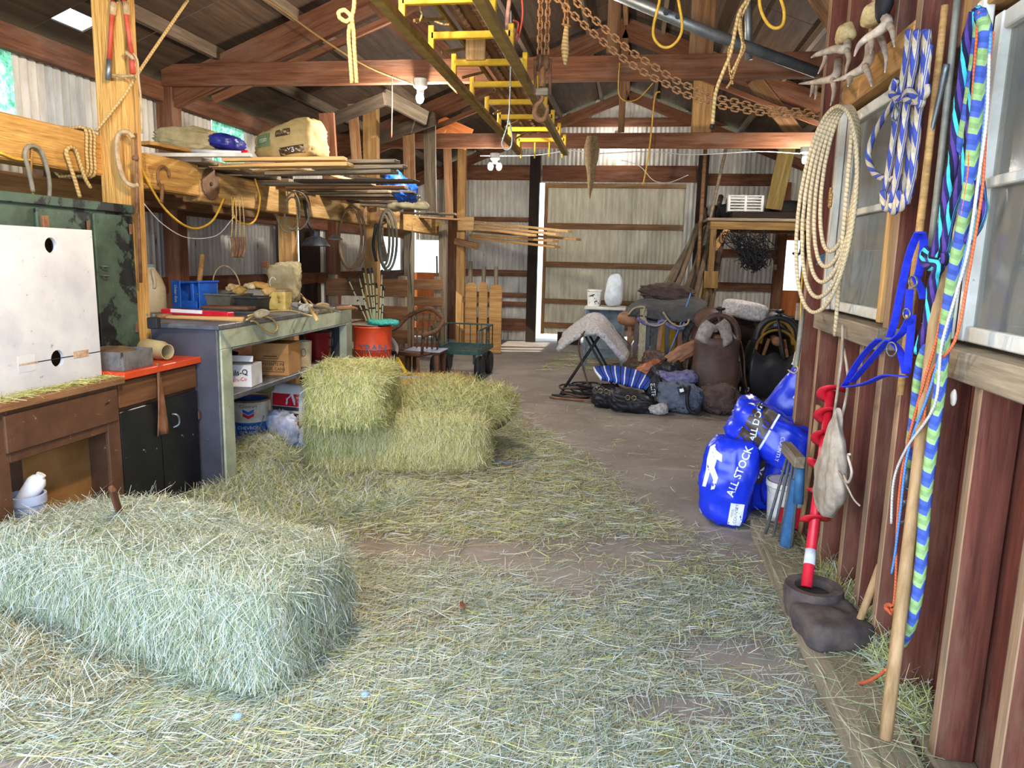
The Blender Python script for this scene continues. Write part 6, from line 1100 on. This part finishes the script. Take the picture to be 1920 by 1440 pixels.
o = grid('skirt_panel', lambda u, v: V((.68 + .47 * u + .02 * (u - .5) * v, 8.12 - .05 * math.sin(PI * u) + .02 * math.sin(5 * v), .72 - .56 * v - .05 * math.sin(PI * u) * v)), 9, 9, LEA, None, .015); tag(o, 'dark leather-covered panel hanging below the brown saddle', 'panel')
tag(loft('skirt_panel', [px(8.4, (1416, 655), (1432, 668), (1452, 660), (1472, 672), (1496, 656)), px(8.34, (1406, 680), (1432, 688), (1455, 680), (1475, 690), (1500, 682)), px(8.36, (1404, 722), (1428, 726), (1455, 718), (1478, 728), (1500, 722)), px(8.44, (1412, 752), (1430, 742), (1458, 760), (1478, 748), (1500, 752))], LEAD, None, .02), 'black leather apron hanging below the black saddle', 'panel')  # black sheet that fills the hollow below the saddle
FLE2 = stuffm('dull_fleece', '#a39a95', '#7f7672', 24., 1, bump=.6)
for nm_, pts in (('left', ((1326, 600), (1313, 612), (1304, 634))), ('right', ((1357, 598), (1368, 610), (1373, 640)))): tag(loft('fleece_wing', [px(8.1, *pts), px(8.06, *[(x + (12 if nm_ == 'left' else -10), y + 8) for x, y in pts]), px(8.1, *[(x + (22 if nm_ == 'left' else -17), y + 12) for x, y in pts])], FLE2, None, .03, 9, 4), 'pale fleece flap under the brown saddle horn, toward the ' + ('blankets' if nm_ == 'left' else 'black saddle'), 'fleece')
tag(blob('saddle_pad_roll', (.52, .3, .2), FLE, T((1.3, 9.0, .98)) @ rot(0, 8, -10), None, 12, 4, .01, 5, 10), 'grey rolled pad lying behind the brown saddle', 'pad'); tag(bx('storage_chest', 1.1, 2.4, 9.4, 9.8, 0, .88, DARKW), 'dark wooden chest behind the two saddles', 'chest')
# heap in front
def lump(label, cat, nm, c, size, m, r=(0, 0, 0), p=2.6, l=.02, s=1): return tag(blob(nm, size, m, T(c) @ rot(*r), None, 16, p, l, s, 14, folds(.13, s, 3.2)), label, cat)
NAV = None
def nav():
    t = NT('navajo_stripe'); tc = t.n('TexCoord'); sp = t.n('SeparateXYZ'); t.l(tc.outputs['UV'], sp.inputs[0]); m = t.n('Math', operation='MULTIPLY'); m.inputs[1].default_value = 6; t.l(sp.outputs[0], m.inputs[0]); f = t.n('Math', operation='FRACT'); t.l(m.outputs[0], f.inputs[0])
    c = t.ramp(f.outputs[0], [(0, '#e4e4e6'), (.12, '#e4e4e6'), (.13, '#26439e'), (.55, '#26439e'), (.56, '#101820'), (.66, '#101820'), (.67, '#2c4cb0'), (1, '#2c4cb0')]); cr = [n for n in t.t.nodes if n.type == 'VALTORGB'][-1].color_ramp; cr.interpolation = 'CONSTANT'; t.bump(t.noise(t.coord(60.), 1, 3), .5, .004); return t.done(c, .9)
NAV = nav(); grid_o = loft('navajo_pad', [px(8.0, (1112, 690), (1150, 688), (1190, 695), (1226, 713)), px(7.8, (1116, 698), (1150, 700), (1188, 708), (1222, 718)), px(7.62, (1126, 710), (1152, 715), (1188, 724), (1212, 729))], NAV, None, .035, 33, 6); tag(grid_o, 'blue and white striped woven saddle blanket lying in front of the heap', 'saddle blanket')
for x, y in ((1168, 702), (1205, 714)): patch('diamond', 0, 0, axes(at(x, y, Y=7.75), (1, 0, 0), (0, .6, .5)), BLK, grid_o, grid_o, poly=[(-.05, .0), (-.03, .02), (-.02, .06), (.0, .04), (.02, .06), (.03, .02), (.05, 0), (.03, -.02), (.02, -.06), (0, -.04), (-.02, -.06), (-.03, -.02)], off=.012)
lump('black padded saddle skirt with brass rings, front of the heap', 'pad', 'saddle_skirt', (.03, 7.45, .11), (.52, .3, .22), LEAD, (14, 6, 4), 3, .012, 3); lump('black leather pouch with brass rings left of the padded skirt', 'pouch', 'leather_pouch', (-.22, 7.62, .12), (.34, .26, .24), LEAD, (8, -4, -8), 3, .015, 7)
BRASS = stuffm('dull_brass', '#a08a5c', '#86724a', 20., .4, .7)
for i, (x, y, z) in enumerate(((.0, 7.31, .17), (.06, 7.3, .17), (-.28, 7.5, .19), (-.22, 7.49, .19))): tag(tube('brass_ring', [V((x + .022 * math.cos(a), y - .0, z + .022 * math.sin(a))) for a in np.linspace(0, 6.28, 13)[:-1]], .004, BRASS, None, 5, 2, True), ('left brass ring on the padded skirt', 'right brass ring on the padded skirt', 'left brass ring on the black pouch', 'right brass ring on the black pouch')[i], 'ring')
db_ = lump('grey-blue canvas bag with a black strap and a white tag', 'bag', 'canvas_bag', (.52, 7.55, .16), (.5, .34, .32), DEN, (0, 10, -6), 3, .025, 12); patch('hang_tag', .08, .1, axes((.53, 7.3, .25), (1, 0, .3), (-.3, -.2, 1)), BLK, db_, db_, 4, 4, .01); patch('tag_label', .04, .03, axes((.53, 7.29, .24), (1, 0, .3), (-.3, -.2, 1)), SACKW, db_, db_, 2, 2, .016)
tag(tube('bag_strap', [V(p) for p in ((.6, 7.42, .3), (.58, 7.36, .2), (.6, 7.35, .08), (.68, 7.35, .04), (.72, 7.4, .1))], .018, BLK, None, 6, 5), 'black strap looped over the canvas bag', 'strap')
lump('purple and grey plaid cloth bundled on the canvas bag', 'cloth', 'plaid_cloth', (.5, 7.72, .33), (.46, .3, .16), PURP, (0, 4, 10), 2.4, .04, 22); lump('dark brown pack with a round flap beside the canvas bag', 'pack', 'saddle_pack', (.93, 7.6, .15), (.42, .34, .34), CANVB, (0, 0, 12), 3, .025, 27); lump('small white cloth wad at the foot of the heap', 'cloth', 'cloth_wad', (.3, 7.36, .06), (.2, .14, .12), FLE, (0, 0, 20), 2.4, .02, 33)
lump('orange-brown leather boot top lying in the heap', 'leather', 'leather_cuff', (.2, 8.1, .34), (.34, .22, .18), LEAO, (0, -32, 10), 2.6, .015, 5); lump('dark brown leather flap above the striped blanket', 'leather', 'leather_flap', (.3, 8.25, .42), (.36, .3, .24), LEA, (0, 20, 0), 2.6, .03, 15); lump('tan saddle fender leaning from the heap to the brown saddle', 'leather', 'saddle_fender', (.55, 8.2, .52), (.5, .1, .18), LEAT, (0, -34, 0), 3.5, .01, 8); lump('dark heap of bridles between the striped blanket and the brown saddle', 'harness', 'harness_heap', (.42, 8.05, .24), (.5, .4, .42), LEAD, (0, -20, 8), 2.3, .05, 18)
for i in range(6): tag(tube('rein', [V((.22 + .07 * i, 7.72 - .01 * i, .42 - .02 * i)), V((.3 + .05 * i, 7.62, .3)), V((.22 + .06 * i, 7.56, .16)), V((.2 + .09 * i, 7.42, .03 + .01 * i))], .012, (LEAD, LEA)[i % 2], None, 6, 5), ('black', 'brown')[i % 2] + ' leather rein falling over the heap, ' + ('nearest the striped blanket', 'second from the striped blanket', 'third from the striped blanket', 'third from the brown saddle', 'second from the brown saddle', 'nearest the brown saddle')[i], 'rein', 'reins over the tack heap')
br = lump('black boot wrap with white lettering in the heap', 'wrap', 'boot_wrap', (.26, 7.6, .22), (.12, .12, .34), BLK, (0, 12, 0), 3, .006, 40); lettering('ELITE', .06, axes((.25, 7.5, .22), (.15, 0, -1), (1, 0, .15)), SACKW, br, br)
# leaning poles and right loft shelf
GREYP2, GREYP3 = stuffm('grey_pole_bark', '#6d6250', '#877a64', 9., .9, stretch=(1, 1, .3)), stuffm('brown_pole_bark', '#57483a', '#77634c', 9., .9, stretch=(1, 1, .3)); GP2 = 'poles leaning behind the blankets'
for i in range(12):
    a = at(1180 + 13 * i, 600, Y=10.2 + .12 * (i % 4)); a.z = max(.02, a.z - .35); b = at(1285 + 6 * i + 4 * (i % 3), 470 - 9 * (i % 5) - 4 * i, Y=11.6 + .05 * i); b = a + (b - a) * (1.05 + .08 * (i % 3))
    tag(tube('leaning_pole', [a, a.lerp(b, .5) + V((0, 0, .03 * math.sin(i))), b], .03 + .006 * (i % 3), (GREYP2, GREYP3, GREYP3)[i % 3], None, 7, 3), 'weathered pole leaning on the loft shelf behind the blankets, ' + ('lowest', 'second', 'third', 'fourth', 'fifth', 'sixth', 'seventh', 'eighth', 'ninth', 'tenth', 'eleventh', 'steepest')[i] + ' of the bundle', 'pole', GP2)
tag(tube('leaning_pole', [at(1320, 460, Y=11.5), at(1362, 275, Y=11.7)], .025, GREYW, None, 7, 1), 'thin dark pole standing taller than the bundle beside the shelf', 'pole'); tag(tube('leaning_pole', [at(1308, 520, Y=11.3), at(1324, 255, Y=11.7)], .03, BROWNW, None, 7, 1), 'tall brown pole beside the far door post', 'pole')
OCHW = wood('old_ochre_timber', '#6d5230', '#a07c4a'); t = thing('loft_shelf', 'rough loft shelf on posts at the far end, above the saddles', 'shelf', (1.8, 11.4, 0)); sz = at(1400, 415, Y=11.2).z; bx('front_beam', 1.05, 2.7, 11.15, 11.27, sz - .12, sz, OCHW, t)
bx('back_beam', 1.05, 2.7, 12.2, 12.3, sz - .12, sz, BROWNW, t)
for i in range(4): bx('shelf_board', 1.0, 2.75, 11.1 + .32 * i, 11.1 + .32 * i + .3, sz, sz + .04, GREYW, t)
for x in (1.1, 2.62):
    for y in (11.15, 12.2): bx('shelf_post', x - .04, x + .04, y, y + .09, 0, sz - .12, OCHW if x < 2 else REDW, t)
bx('post_block', 1.0, 1.2, 11.05, 11.14, at(1322, 540, Y=11.1).z, at(1322, 508, Y=11.1).z, OCHW, t); board('corner_brace', (1.12, 11.18, sz - .4), (1.3, 11.18, sz - .12), .05, .1, TANW, t); bx('shelf_back', 2.7, 2.74, 11.1, 12.3, 1.0, sz, DARKW, t)
zb = sz + .04; p = at(1397, 384, Y=11.3); t = thing('crate', 'white slotted plastic crate on the far loft shelf', 'crate', (p.x, 11.3, zb + .08)); hw, hh = .23, .22; z0 = zb + .1
for z in np.linspace(z0 + .02, z0 + hh, 6): board('slat', (p.x - hw, 11.25, z), (p.x + hw, 11.25, z), .012, .02, WPL, t); board('slat', (p.x - hw, 11.55, z), (p.x + hw, 11.55, z), .012, .02, WPL, t)
for x in (-hw, 0, hw): bx('crate_rib', p.x + x - .02, p.x + x + .02, 11.24, 11.26, z0, z0 + hh + .01, WPL, t)
bx('crate_end', p.x - hw, p.x - hw + .012, 11.26, 11.56, z0, z0 + hh, WPL, t); bx('crate_end', p.x + hw - .012, p.x + hw, 11.26, 11.56, z0, z0 + hh, WPL, t); bx('crate_base', p.x - hw, p.x + hw, 11.26, 11.55, z0, z0 + .012, WPL, t)
tag(bx('plank', 1.35, 2.7, 11.2, 11.6, zb, zb + .1, DARKW), 'dark thick plank under the white crate on the loft shelf', 'plank')
DARKC = stuffm('dark_tarp', '#2a2825', '#1d1b19', 9., .8)
for i, (x, sx, h) in enumerate(((1.45, .5, .26), (2.2, .6, .3), (2.5, .5, .24))): tag(blob('dark_bundle', (sx, .5, h), DARKC, T((x, 11.8, zb + h / 2)), None, 8, 2.6, .03, i + 3, 12), ('dark bundle behind the white crate on the loft shelf', 'dark bundle next to the white crate on the loft shelf', 'dark bundle nearest the far doorway on the loft shelf')[i], 'bundle')
tag(board('timber_brace', at(1450, 392, Y=11.1), at(1478, 268, Y=10.9), .22, .05, wood('olive_board', '#5a4a26', '#86703c'), None, (0, 1, 0)), 'olive brown board standing tilted on the loft shelf', 'board')
# hanging net
WIREM = stuffm('black_net_cord', '#151416', '#232024', 20., .9); t = thing('net', 'tangled black netting hanging below the loft shelf', 'netting', at(1400, 430, Y=11.0)); rr_ = random.Random(4)
for i in range(46):
    x0 = rr_.uniform(1350, 1440); pts = [at(x0, rr_.uniform(430, 445), Y=11.0)]; cx = rr_.gauss(1412, 16); cy = rr_.gauss(486, 12)
    for k in range(4): f = (k + 1) / 5; pts.append(at(x0 + (cx - x0) * f + rr_.gauss(0, 9), 440 + (cy - 440) * f + rr_.gauss(0, 6), Y=11.0 + rr_.uniform(-.1, .1)))
    tube('net_cord', pts, .006, WIREM, t, 4, 3)
for i in range(60):
    c = [at(1415 + rr_.gauss(0, 14), 484 + rr_.gauss(0, 12), Y=11.0 + rr_.uniform(-.1, .1)) for k in range(5)]; tube('net_cord', c, .007, WIREM, t, 4, 3)
tag(tube('bracket_lamp', [at(1503, 416, Y=11.2), at(1502, 465, Y=11.2), at(1496, 478, Y=11.2), at(1486, 474, Y=11.2)], .02, BLK, None, 6, 3), 'black hook hanging in the far bright doorway', 'hook'); tag(bx('switch_plate', at(1452, 490, Y=13.3).x, at(1460, 490, Y=13.3).x, 13.4, 13.42, at(1455, 506, Y=13.4).z, at(1455, 496, Y=13.4).z, CLAMP), 'small cream switch plate on the post by the far doorway', 'switch')
tag(bx('gap_board', at(1047, 630, Y=13.5).x, at(1090, 630, Y=13.5).x, 13.3, 13.36, 0, .22, DARKW), 'dark plank set against the foot of the sliding door', 'board')
# ================================================ hay
HAYP = haymat('pale_blue_green_hay', [(0, '#66755e'), (.18, '#97a590'), (.45, '#bcc6ba'), (.75, '#dcdfd8'), (.93, '#cabb96'), (1, '#ececE6')])
HAYG = haymat('yellow_green_hay', [(0, '#707c3c'), (.22, '#b0b664'), (.5, '#e0da98'), (.8, '#b6be72'), (1, '#f2ecc4')])
HAYS = haymat('tan_stem_hay', [(0, '#6f6244'), (.25, '#a8986f'), (.6, '#cdc19a'), (.85, '#aba076'), (1, '#e8dfc2')])
HAYO = haymat('orange_straw', [(0, '#b07a38'), (.4, '#cf9a50'), (.7, '#c9b070'), (1, '#8f8a50')])
HAYS2 = haymat('bright_straw', [(0, '#8a8050'), (.2, '#c6bb88'), (.6, '#e8dfb4'), (.85, '#c2bc84'), (1, '#f4eed2')]); HAYQ = haymat('grey_green_hay', [(0, '#5f6b4c'), (.25, '#9aa578'), (.6, '#c4c8a4'), (.85, '#a89a70'), (1, '#e4e2cc')])
HCORE = stuffm('packed_hay_gap_shade', '#5f5c38', '#7d7a50', 40., .95, bump=1.0, spots=('#6b6a44', 50., .6)); HCOREP = stuffm('packed_pale_hay_gap_shade', '#5f6652', '#7c836c', 40., .95, bump=1.0, spots=('#6f7a60', 50., .6))  # cores darkened to give the shaded gaps between the stems
def surf(o, n, seed=0):
    """random points, normals on a mesh (world)"""
    me = o.data; me.calc_loop_triangles(); m = o.matrix_basis; g = np.random.default_rng(seed)
    co = np.array([m @ v.co for v in me.vertices]); tr = np.array([t.vertices[:] for t in me.loop_triangles]); a, b, c = co[tr[:, 0]], co[tr[:, 1]], co[tr[:, 2]]
    nn = np.cross(b - a, c - a); ar = np.linalg.norm(nn, axis=1); i = g.choice(len(tr), n, p=ar / ar.sum()); u, v = g.random(n), g.random(n); k = u + v > 1; u[k] = 1 - u[k]; v[k] = 1 - v[k]
    return a[i] + (b[i] - a[i]) * u[:, None] + (c[i] - a[i]) * v[:, None], nn[i] / (ar[i][:, None] + 1e-12)
def bale(label, c, size, ang, n, core, hay, hay2, seed, tilt=(0, 0), lump=.02, twine=None, group=None, L=(.06, .22), wd=.0022, shape=None, cat='hay bale', cull=True):
    t = thing('hay_bale', label, cat, (c[0], c[1], c[2] - size[2] / 2), group); M = T(c) @ rot(tilt[0], tilt[1], ang); o = blob('bale_core', size, core, M, t, 14, 7, lump, seed, 8, shape)
    for k, (h, fr_) in enumerate(((hay, .62), (hay2, .38))):
        m = int(n * fr_); P, N = surf(o, int(m * 1.8), seed + k)
        if cull: keep = (N * (np.array([0, 0, CAMH]) - P)).sum(1) > -.25; P, N = P[keep][:m], N[keep][:m]
        m = len(P); g = np.random.default_rng(seed + 40 + k); up = np.array([0, 0, 1.0]); side = 1 - np.clip(np.abs(N[:, 2]) * 1.3, 0, 1)
        d = g.normal(size=(m, 3)) * np.array([1, .7, .35]); v = up[None] + g.normal(size=(m, 3)) * .38; d = d * (1 - side)[:, None] + v * side[:, None] * 1.6
        loose = g.random(m) < np.where(N[:, 2] > .6, .05, .13); d -= N * ((d * N).sum(1) * np.where(loose, .3, .93))[:, None]; le = g.uniform(*L, m) * np.where(g.random(m) < .08, 1.4, 1)
        blades('hay_stems', P + N * g.uniform(-.004, .016, m)[:, None], d, le, wd * g.uniform(.6, 1.5, m), h, t, .22, N)['kind'] = 'stuff'
    return t
def heap(name, label, c, size, n, core, hay, hay2, seed, p=2.2, cat='hay'):
    o = blob(name, size, core, T(c), None, 14, p, .07, seed, 5); o['label'] = label; o['category'] = cat; o['kind'] = 'stuff'
    for k, (h, f) in enumerate(((hay, .6), (hay2, .4))):
        m = int(n * f); P, N = surf(o, m * 2, seed); kp = (P[:, 2] > .0) & (N[:, 2] > .05); P, N = P[kp][:m], N[kp][:m]; g = np.random.default_rng(seed + k); d = g.normal(size=(len(P), 3)); d -= N * ((d * N).sum(1) * .85)[:, None]
        blades('hay_stems', P + N * g.uniform(0, .02, len(P))[:, None], d, g.uniform(.08, .28, len(P)), .0028 * g.uniform(.6, 1.5, len(P)), h, o, .25, N)['kind'] = 'stuff'
    return o
def sag(P): Q = P.copy(); Q[:, 2] -= .12 * np.clip(P[:, 2], 0, 1) * np.clip(-P[:, 0], 0, 1); return Q
bale('large pale green hay bale in the foreground with a knife handle stuck in it', (-1.8, 2.545, .195), (1.44, .6, .39), -9, 60000, HCOREP, HAYP, HAYQ, 3, lump=.03, wd=.002, shape=sag)
bale('hay bale lying lengthwise in the middle, carrying the smaller bale', (-1.64, 5.1, .19), (1.26, .54, .385), 13, 34000, HCORE, HAYS2, HAYG, 8, lump=.022, wd=.003)
bale('yellow-green hay bale end stacked on the lengthwise bale beside the workbench', (-1.92, 4.9, .55), (.52, .8, .34), 12, 32000, HCORE, HAYG, HAYS2, 12, lump=.02, wd=.003, L=(.06, .2))
bale('hay bale at the back with orange straw and a blue twine', (-1.86, 6.45, .2), (.92, .56, .4), 8, 15000, HCORE, HAYO, HAYG, 17, lump=.02, wd=.0036)
tag(tube('baling_twine', [V((x, 6.4 + .3 * (x + 1.9), .42)) for x in (-2.1, -1.9, -1.7)], .008, SKYT, None, 6, 2), 'blue baling twine across the back hay bale', 'twine')
heap('loose_hay', 'loose yellow-green hay heaped on top of the lengthwise bale', (-1.35, 5.5, .36), (.85, .8, .3), 17000, HCORE, HAYG, HAYS, 21)
heap('loose_hay', 'low heap of loose hay in front of the workbench leg', (-1.95, 4.05, -.02), (1.4, 1.1, .16), 34000, HCOREP, HAYP, HAYG, 24)
heap('loose_hay', 'loose hay spread under the workbench', (-2.7, 4.95, .0), (.7, 1.5, .16), 7000, HCORE, HAYP, HAYG, 27)
heap('loose_hay', 'loose pale hay banked against the front of the big bale', (-2.2, 2.1, -.04), (1.6, .7, .16), 24000, HCOREP, HAYP, HAYS, 29)
heap('loose_hay', 'loose hay gathered between the kerb board and the studs', (1.0, 3.2, .02), (.12, 1.7, .12), 5000, HCORE, HAYG, HAYP, 31)
tag(tube('baling_twine', [at(915, 858, Z=.03), at(950, 868, Z=.01), at(985, 862, Z=.01), at(1000, 850, Z=.01), at(980, 838, Z=.01)], .003, SKYT, None, 5, 5), 'pale blue baling twine loop on the floor by the lengthwise bale', 'twine')
# scattered hay on the floor
def scatter(n, x0, x1, y0, y1, seed):
    g = np.random.default_rng(seed); x = g.uniform(x0, x1, n); y = g.uniform(y0, y1, n); P = np.stack([x, y, np.zeros(n)], 1)
    lim = np.interp(y, [1.5, 3.2, 4.0, 4.4, 5.2, 6.4, 7.0, 8.5], [.72, .74, .62, .2, -.1, -.75, -1.0, -1.6])
    dn = np.clip((lim - x) / .35 + .25, 0, 1) * np.interp(y, [1.5, 6.2, 7.0, 8.5], [1, .95, .5, .08])
    nz = vnoise(P * np.array([.75, 1.25, 1]), 3.2, 5); dn *= np.clip(.8 + .7 * nz, .12, 1)
    for cx, cy, rx, ry in ((-.22, 3.35, .42, .36), (.42, 2.72, .3, .25), (.1, 3.75, .5, .22), (-.65, 3.55, .25, .2), (.2, 2.35, .3, .12)): dn *= 1 - .93 * np.exp(-(((x - cx) / rx) ** 2 + ((y - cy) / ry) ** 2) ** 1.5)
    k = g.random(n) < np.maximum(dn, .012 * (y < 9)); return P[k], g
def floorhay(name, label, n, mats, x0, x1, y0, y1, seed, wd, L):
    P, g = scatter(n, x0, x1, y0, y1, seed); root = None; sel = g.random(len(P))
    for i, (m, lo, hi) in enumerate(mats):
        Q = P[(sel >= lo) & (sel < hi)]; k = len(Q); a = g.normal(.35, .95, k) if False else g.uniform(0, PI, k) * .8 - .5 ; d = np.stack([np.cos(a), np.sin(a), g.normal(0, .1, k)], 1); Q = Q + np.stack([np.zeros(k), np.zeros(k), g.uniform(.003, .03, k)], 1)
        o = blades(name if root is None else 'hay_stems', Q, d, g.uniform(*L, k) * g.uniform(.4, 1, k), wd * g.uniform(.6, 1.6, k), m, root, .12, np.array([[0, 0, 1.0]])); o['kind'] = 'stuff'
        if root is None: root = o; o['label'] = label; o['category'] = 'hay'
floorhay('scattered_hay', 'pale hay strewn thickly over the near floor', 165000, ((HAYP, 0, .72), (HAYS, .72, .87), (HAYG, .87, 1)), -3.0, 1.0, 1.7, 3.4, 41, .0023, (.05, .2))
floorhay('scattered_hay', 'greener hay strewn over the floor around the bales', 120000, ((HAYG, 0, .34), (HAYP, .34, .78), (HAYS, .78, 1)), -2.6, 1.0, 3.4, 8.5, 43, .003, (.06, .2))
n = 2600; gk = np.random.default_rng(77); xx = gk.uniform(.7, 1.04, n); yy = gk.uniform(1.7, 4.2, n); q = np.stack([xx, yy, np.where(xx < .905, .09, .02) + gk.uniform(0, .01, n)], 1); q = q[gk.random(n) < np.clip((xx - .62) / .36, .08, 1)]; a = gk.uniform(0, PI, len(q))
o = blades('scattered_hay', q, np.stack([np.cos(a), np.sin(a), gk.normal(0, .1, len(q))], 1), gk.uniform(.05, .18, len(q)), np.full(len(q), .0024), HAYQ, None, .15, np.array([[0, 0, 1.0]])); o['kind'] = 'stuff'; o['label'] = 'hay strewn over the kerb board and against the studs'; o['category'] = 'hay'
P_, g_ = None, np.random.default_rng(5); n = 500; q = np.stack([g_.uniform(-1.2, .6, n), g_.uniform(10.0, 12.4, n), np.full(n, .012)], 1); a = g_.uniform(0, PI, n)
o = blades('scattered_hay', q, np.stack([np.cos(a), np.sin(a), np.zeros(n)], 1), g_.uniform(.1, .3, n), np.full(n, .006), HAYG, None, .1, np.array([[0, 0, 1.0]])); o['kind'] = 'stuff'; o['label'] = 'thin green hay near the sliding door'; o['category'] = 'hay'
n = 700; z = g_.uniform(0, 1, n); yy = g_.uniform(2.4, 3.3, n); q = np.stack([-2.56 - .2 * g_.random(n) ** 2, yy, np.full(n, .872)], 1); q[:, 0] = np.where(g_.random(n) < .8, g_.uniform(-2.64, -2.54, n), q[:, 0]); a = g_.uniform(0, PI, n)
o = blades('scattered_hay', q, np.stack([np.cos(a), np.sin(a), g_.normal(0, .1, n)], 1), g_.uniform(.04, .12, n), np.full(n, .0025), HAYG, None, .2, np.array([[0, 0, 1.0]])); o['kind'] = 'stuff'; o['label'] = 'hay wisps on the brown cabinet top below the white box'; o['category'] = 'hay'
for i, (x, y) in enumerate(((1180, 1304), (685, 1304), (445, 1345))): tag(blob('wad', (.03, .03, .024), stuffm('blue_wad_%d' % i, '#8fb0d8', '#7a9cc8', 20.), T(at(x, y, Z=.02)), None, 4, 2.2, .003, i, 60), ('small blue wad in the hay, toward the kerb board', 'small blue wad in the hay before the big bale end', 'small blue wad in the hay nearest the camera')[i], 'scrap') if i else None
tag(board('wood_chip', at(865, 1128, Z=.01), at(868, 1140, Z=.05), .02, .012, REDW), 'small dark red wood chip standing in the floor hay', 'wood chip')
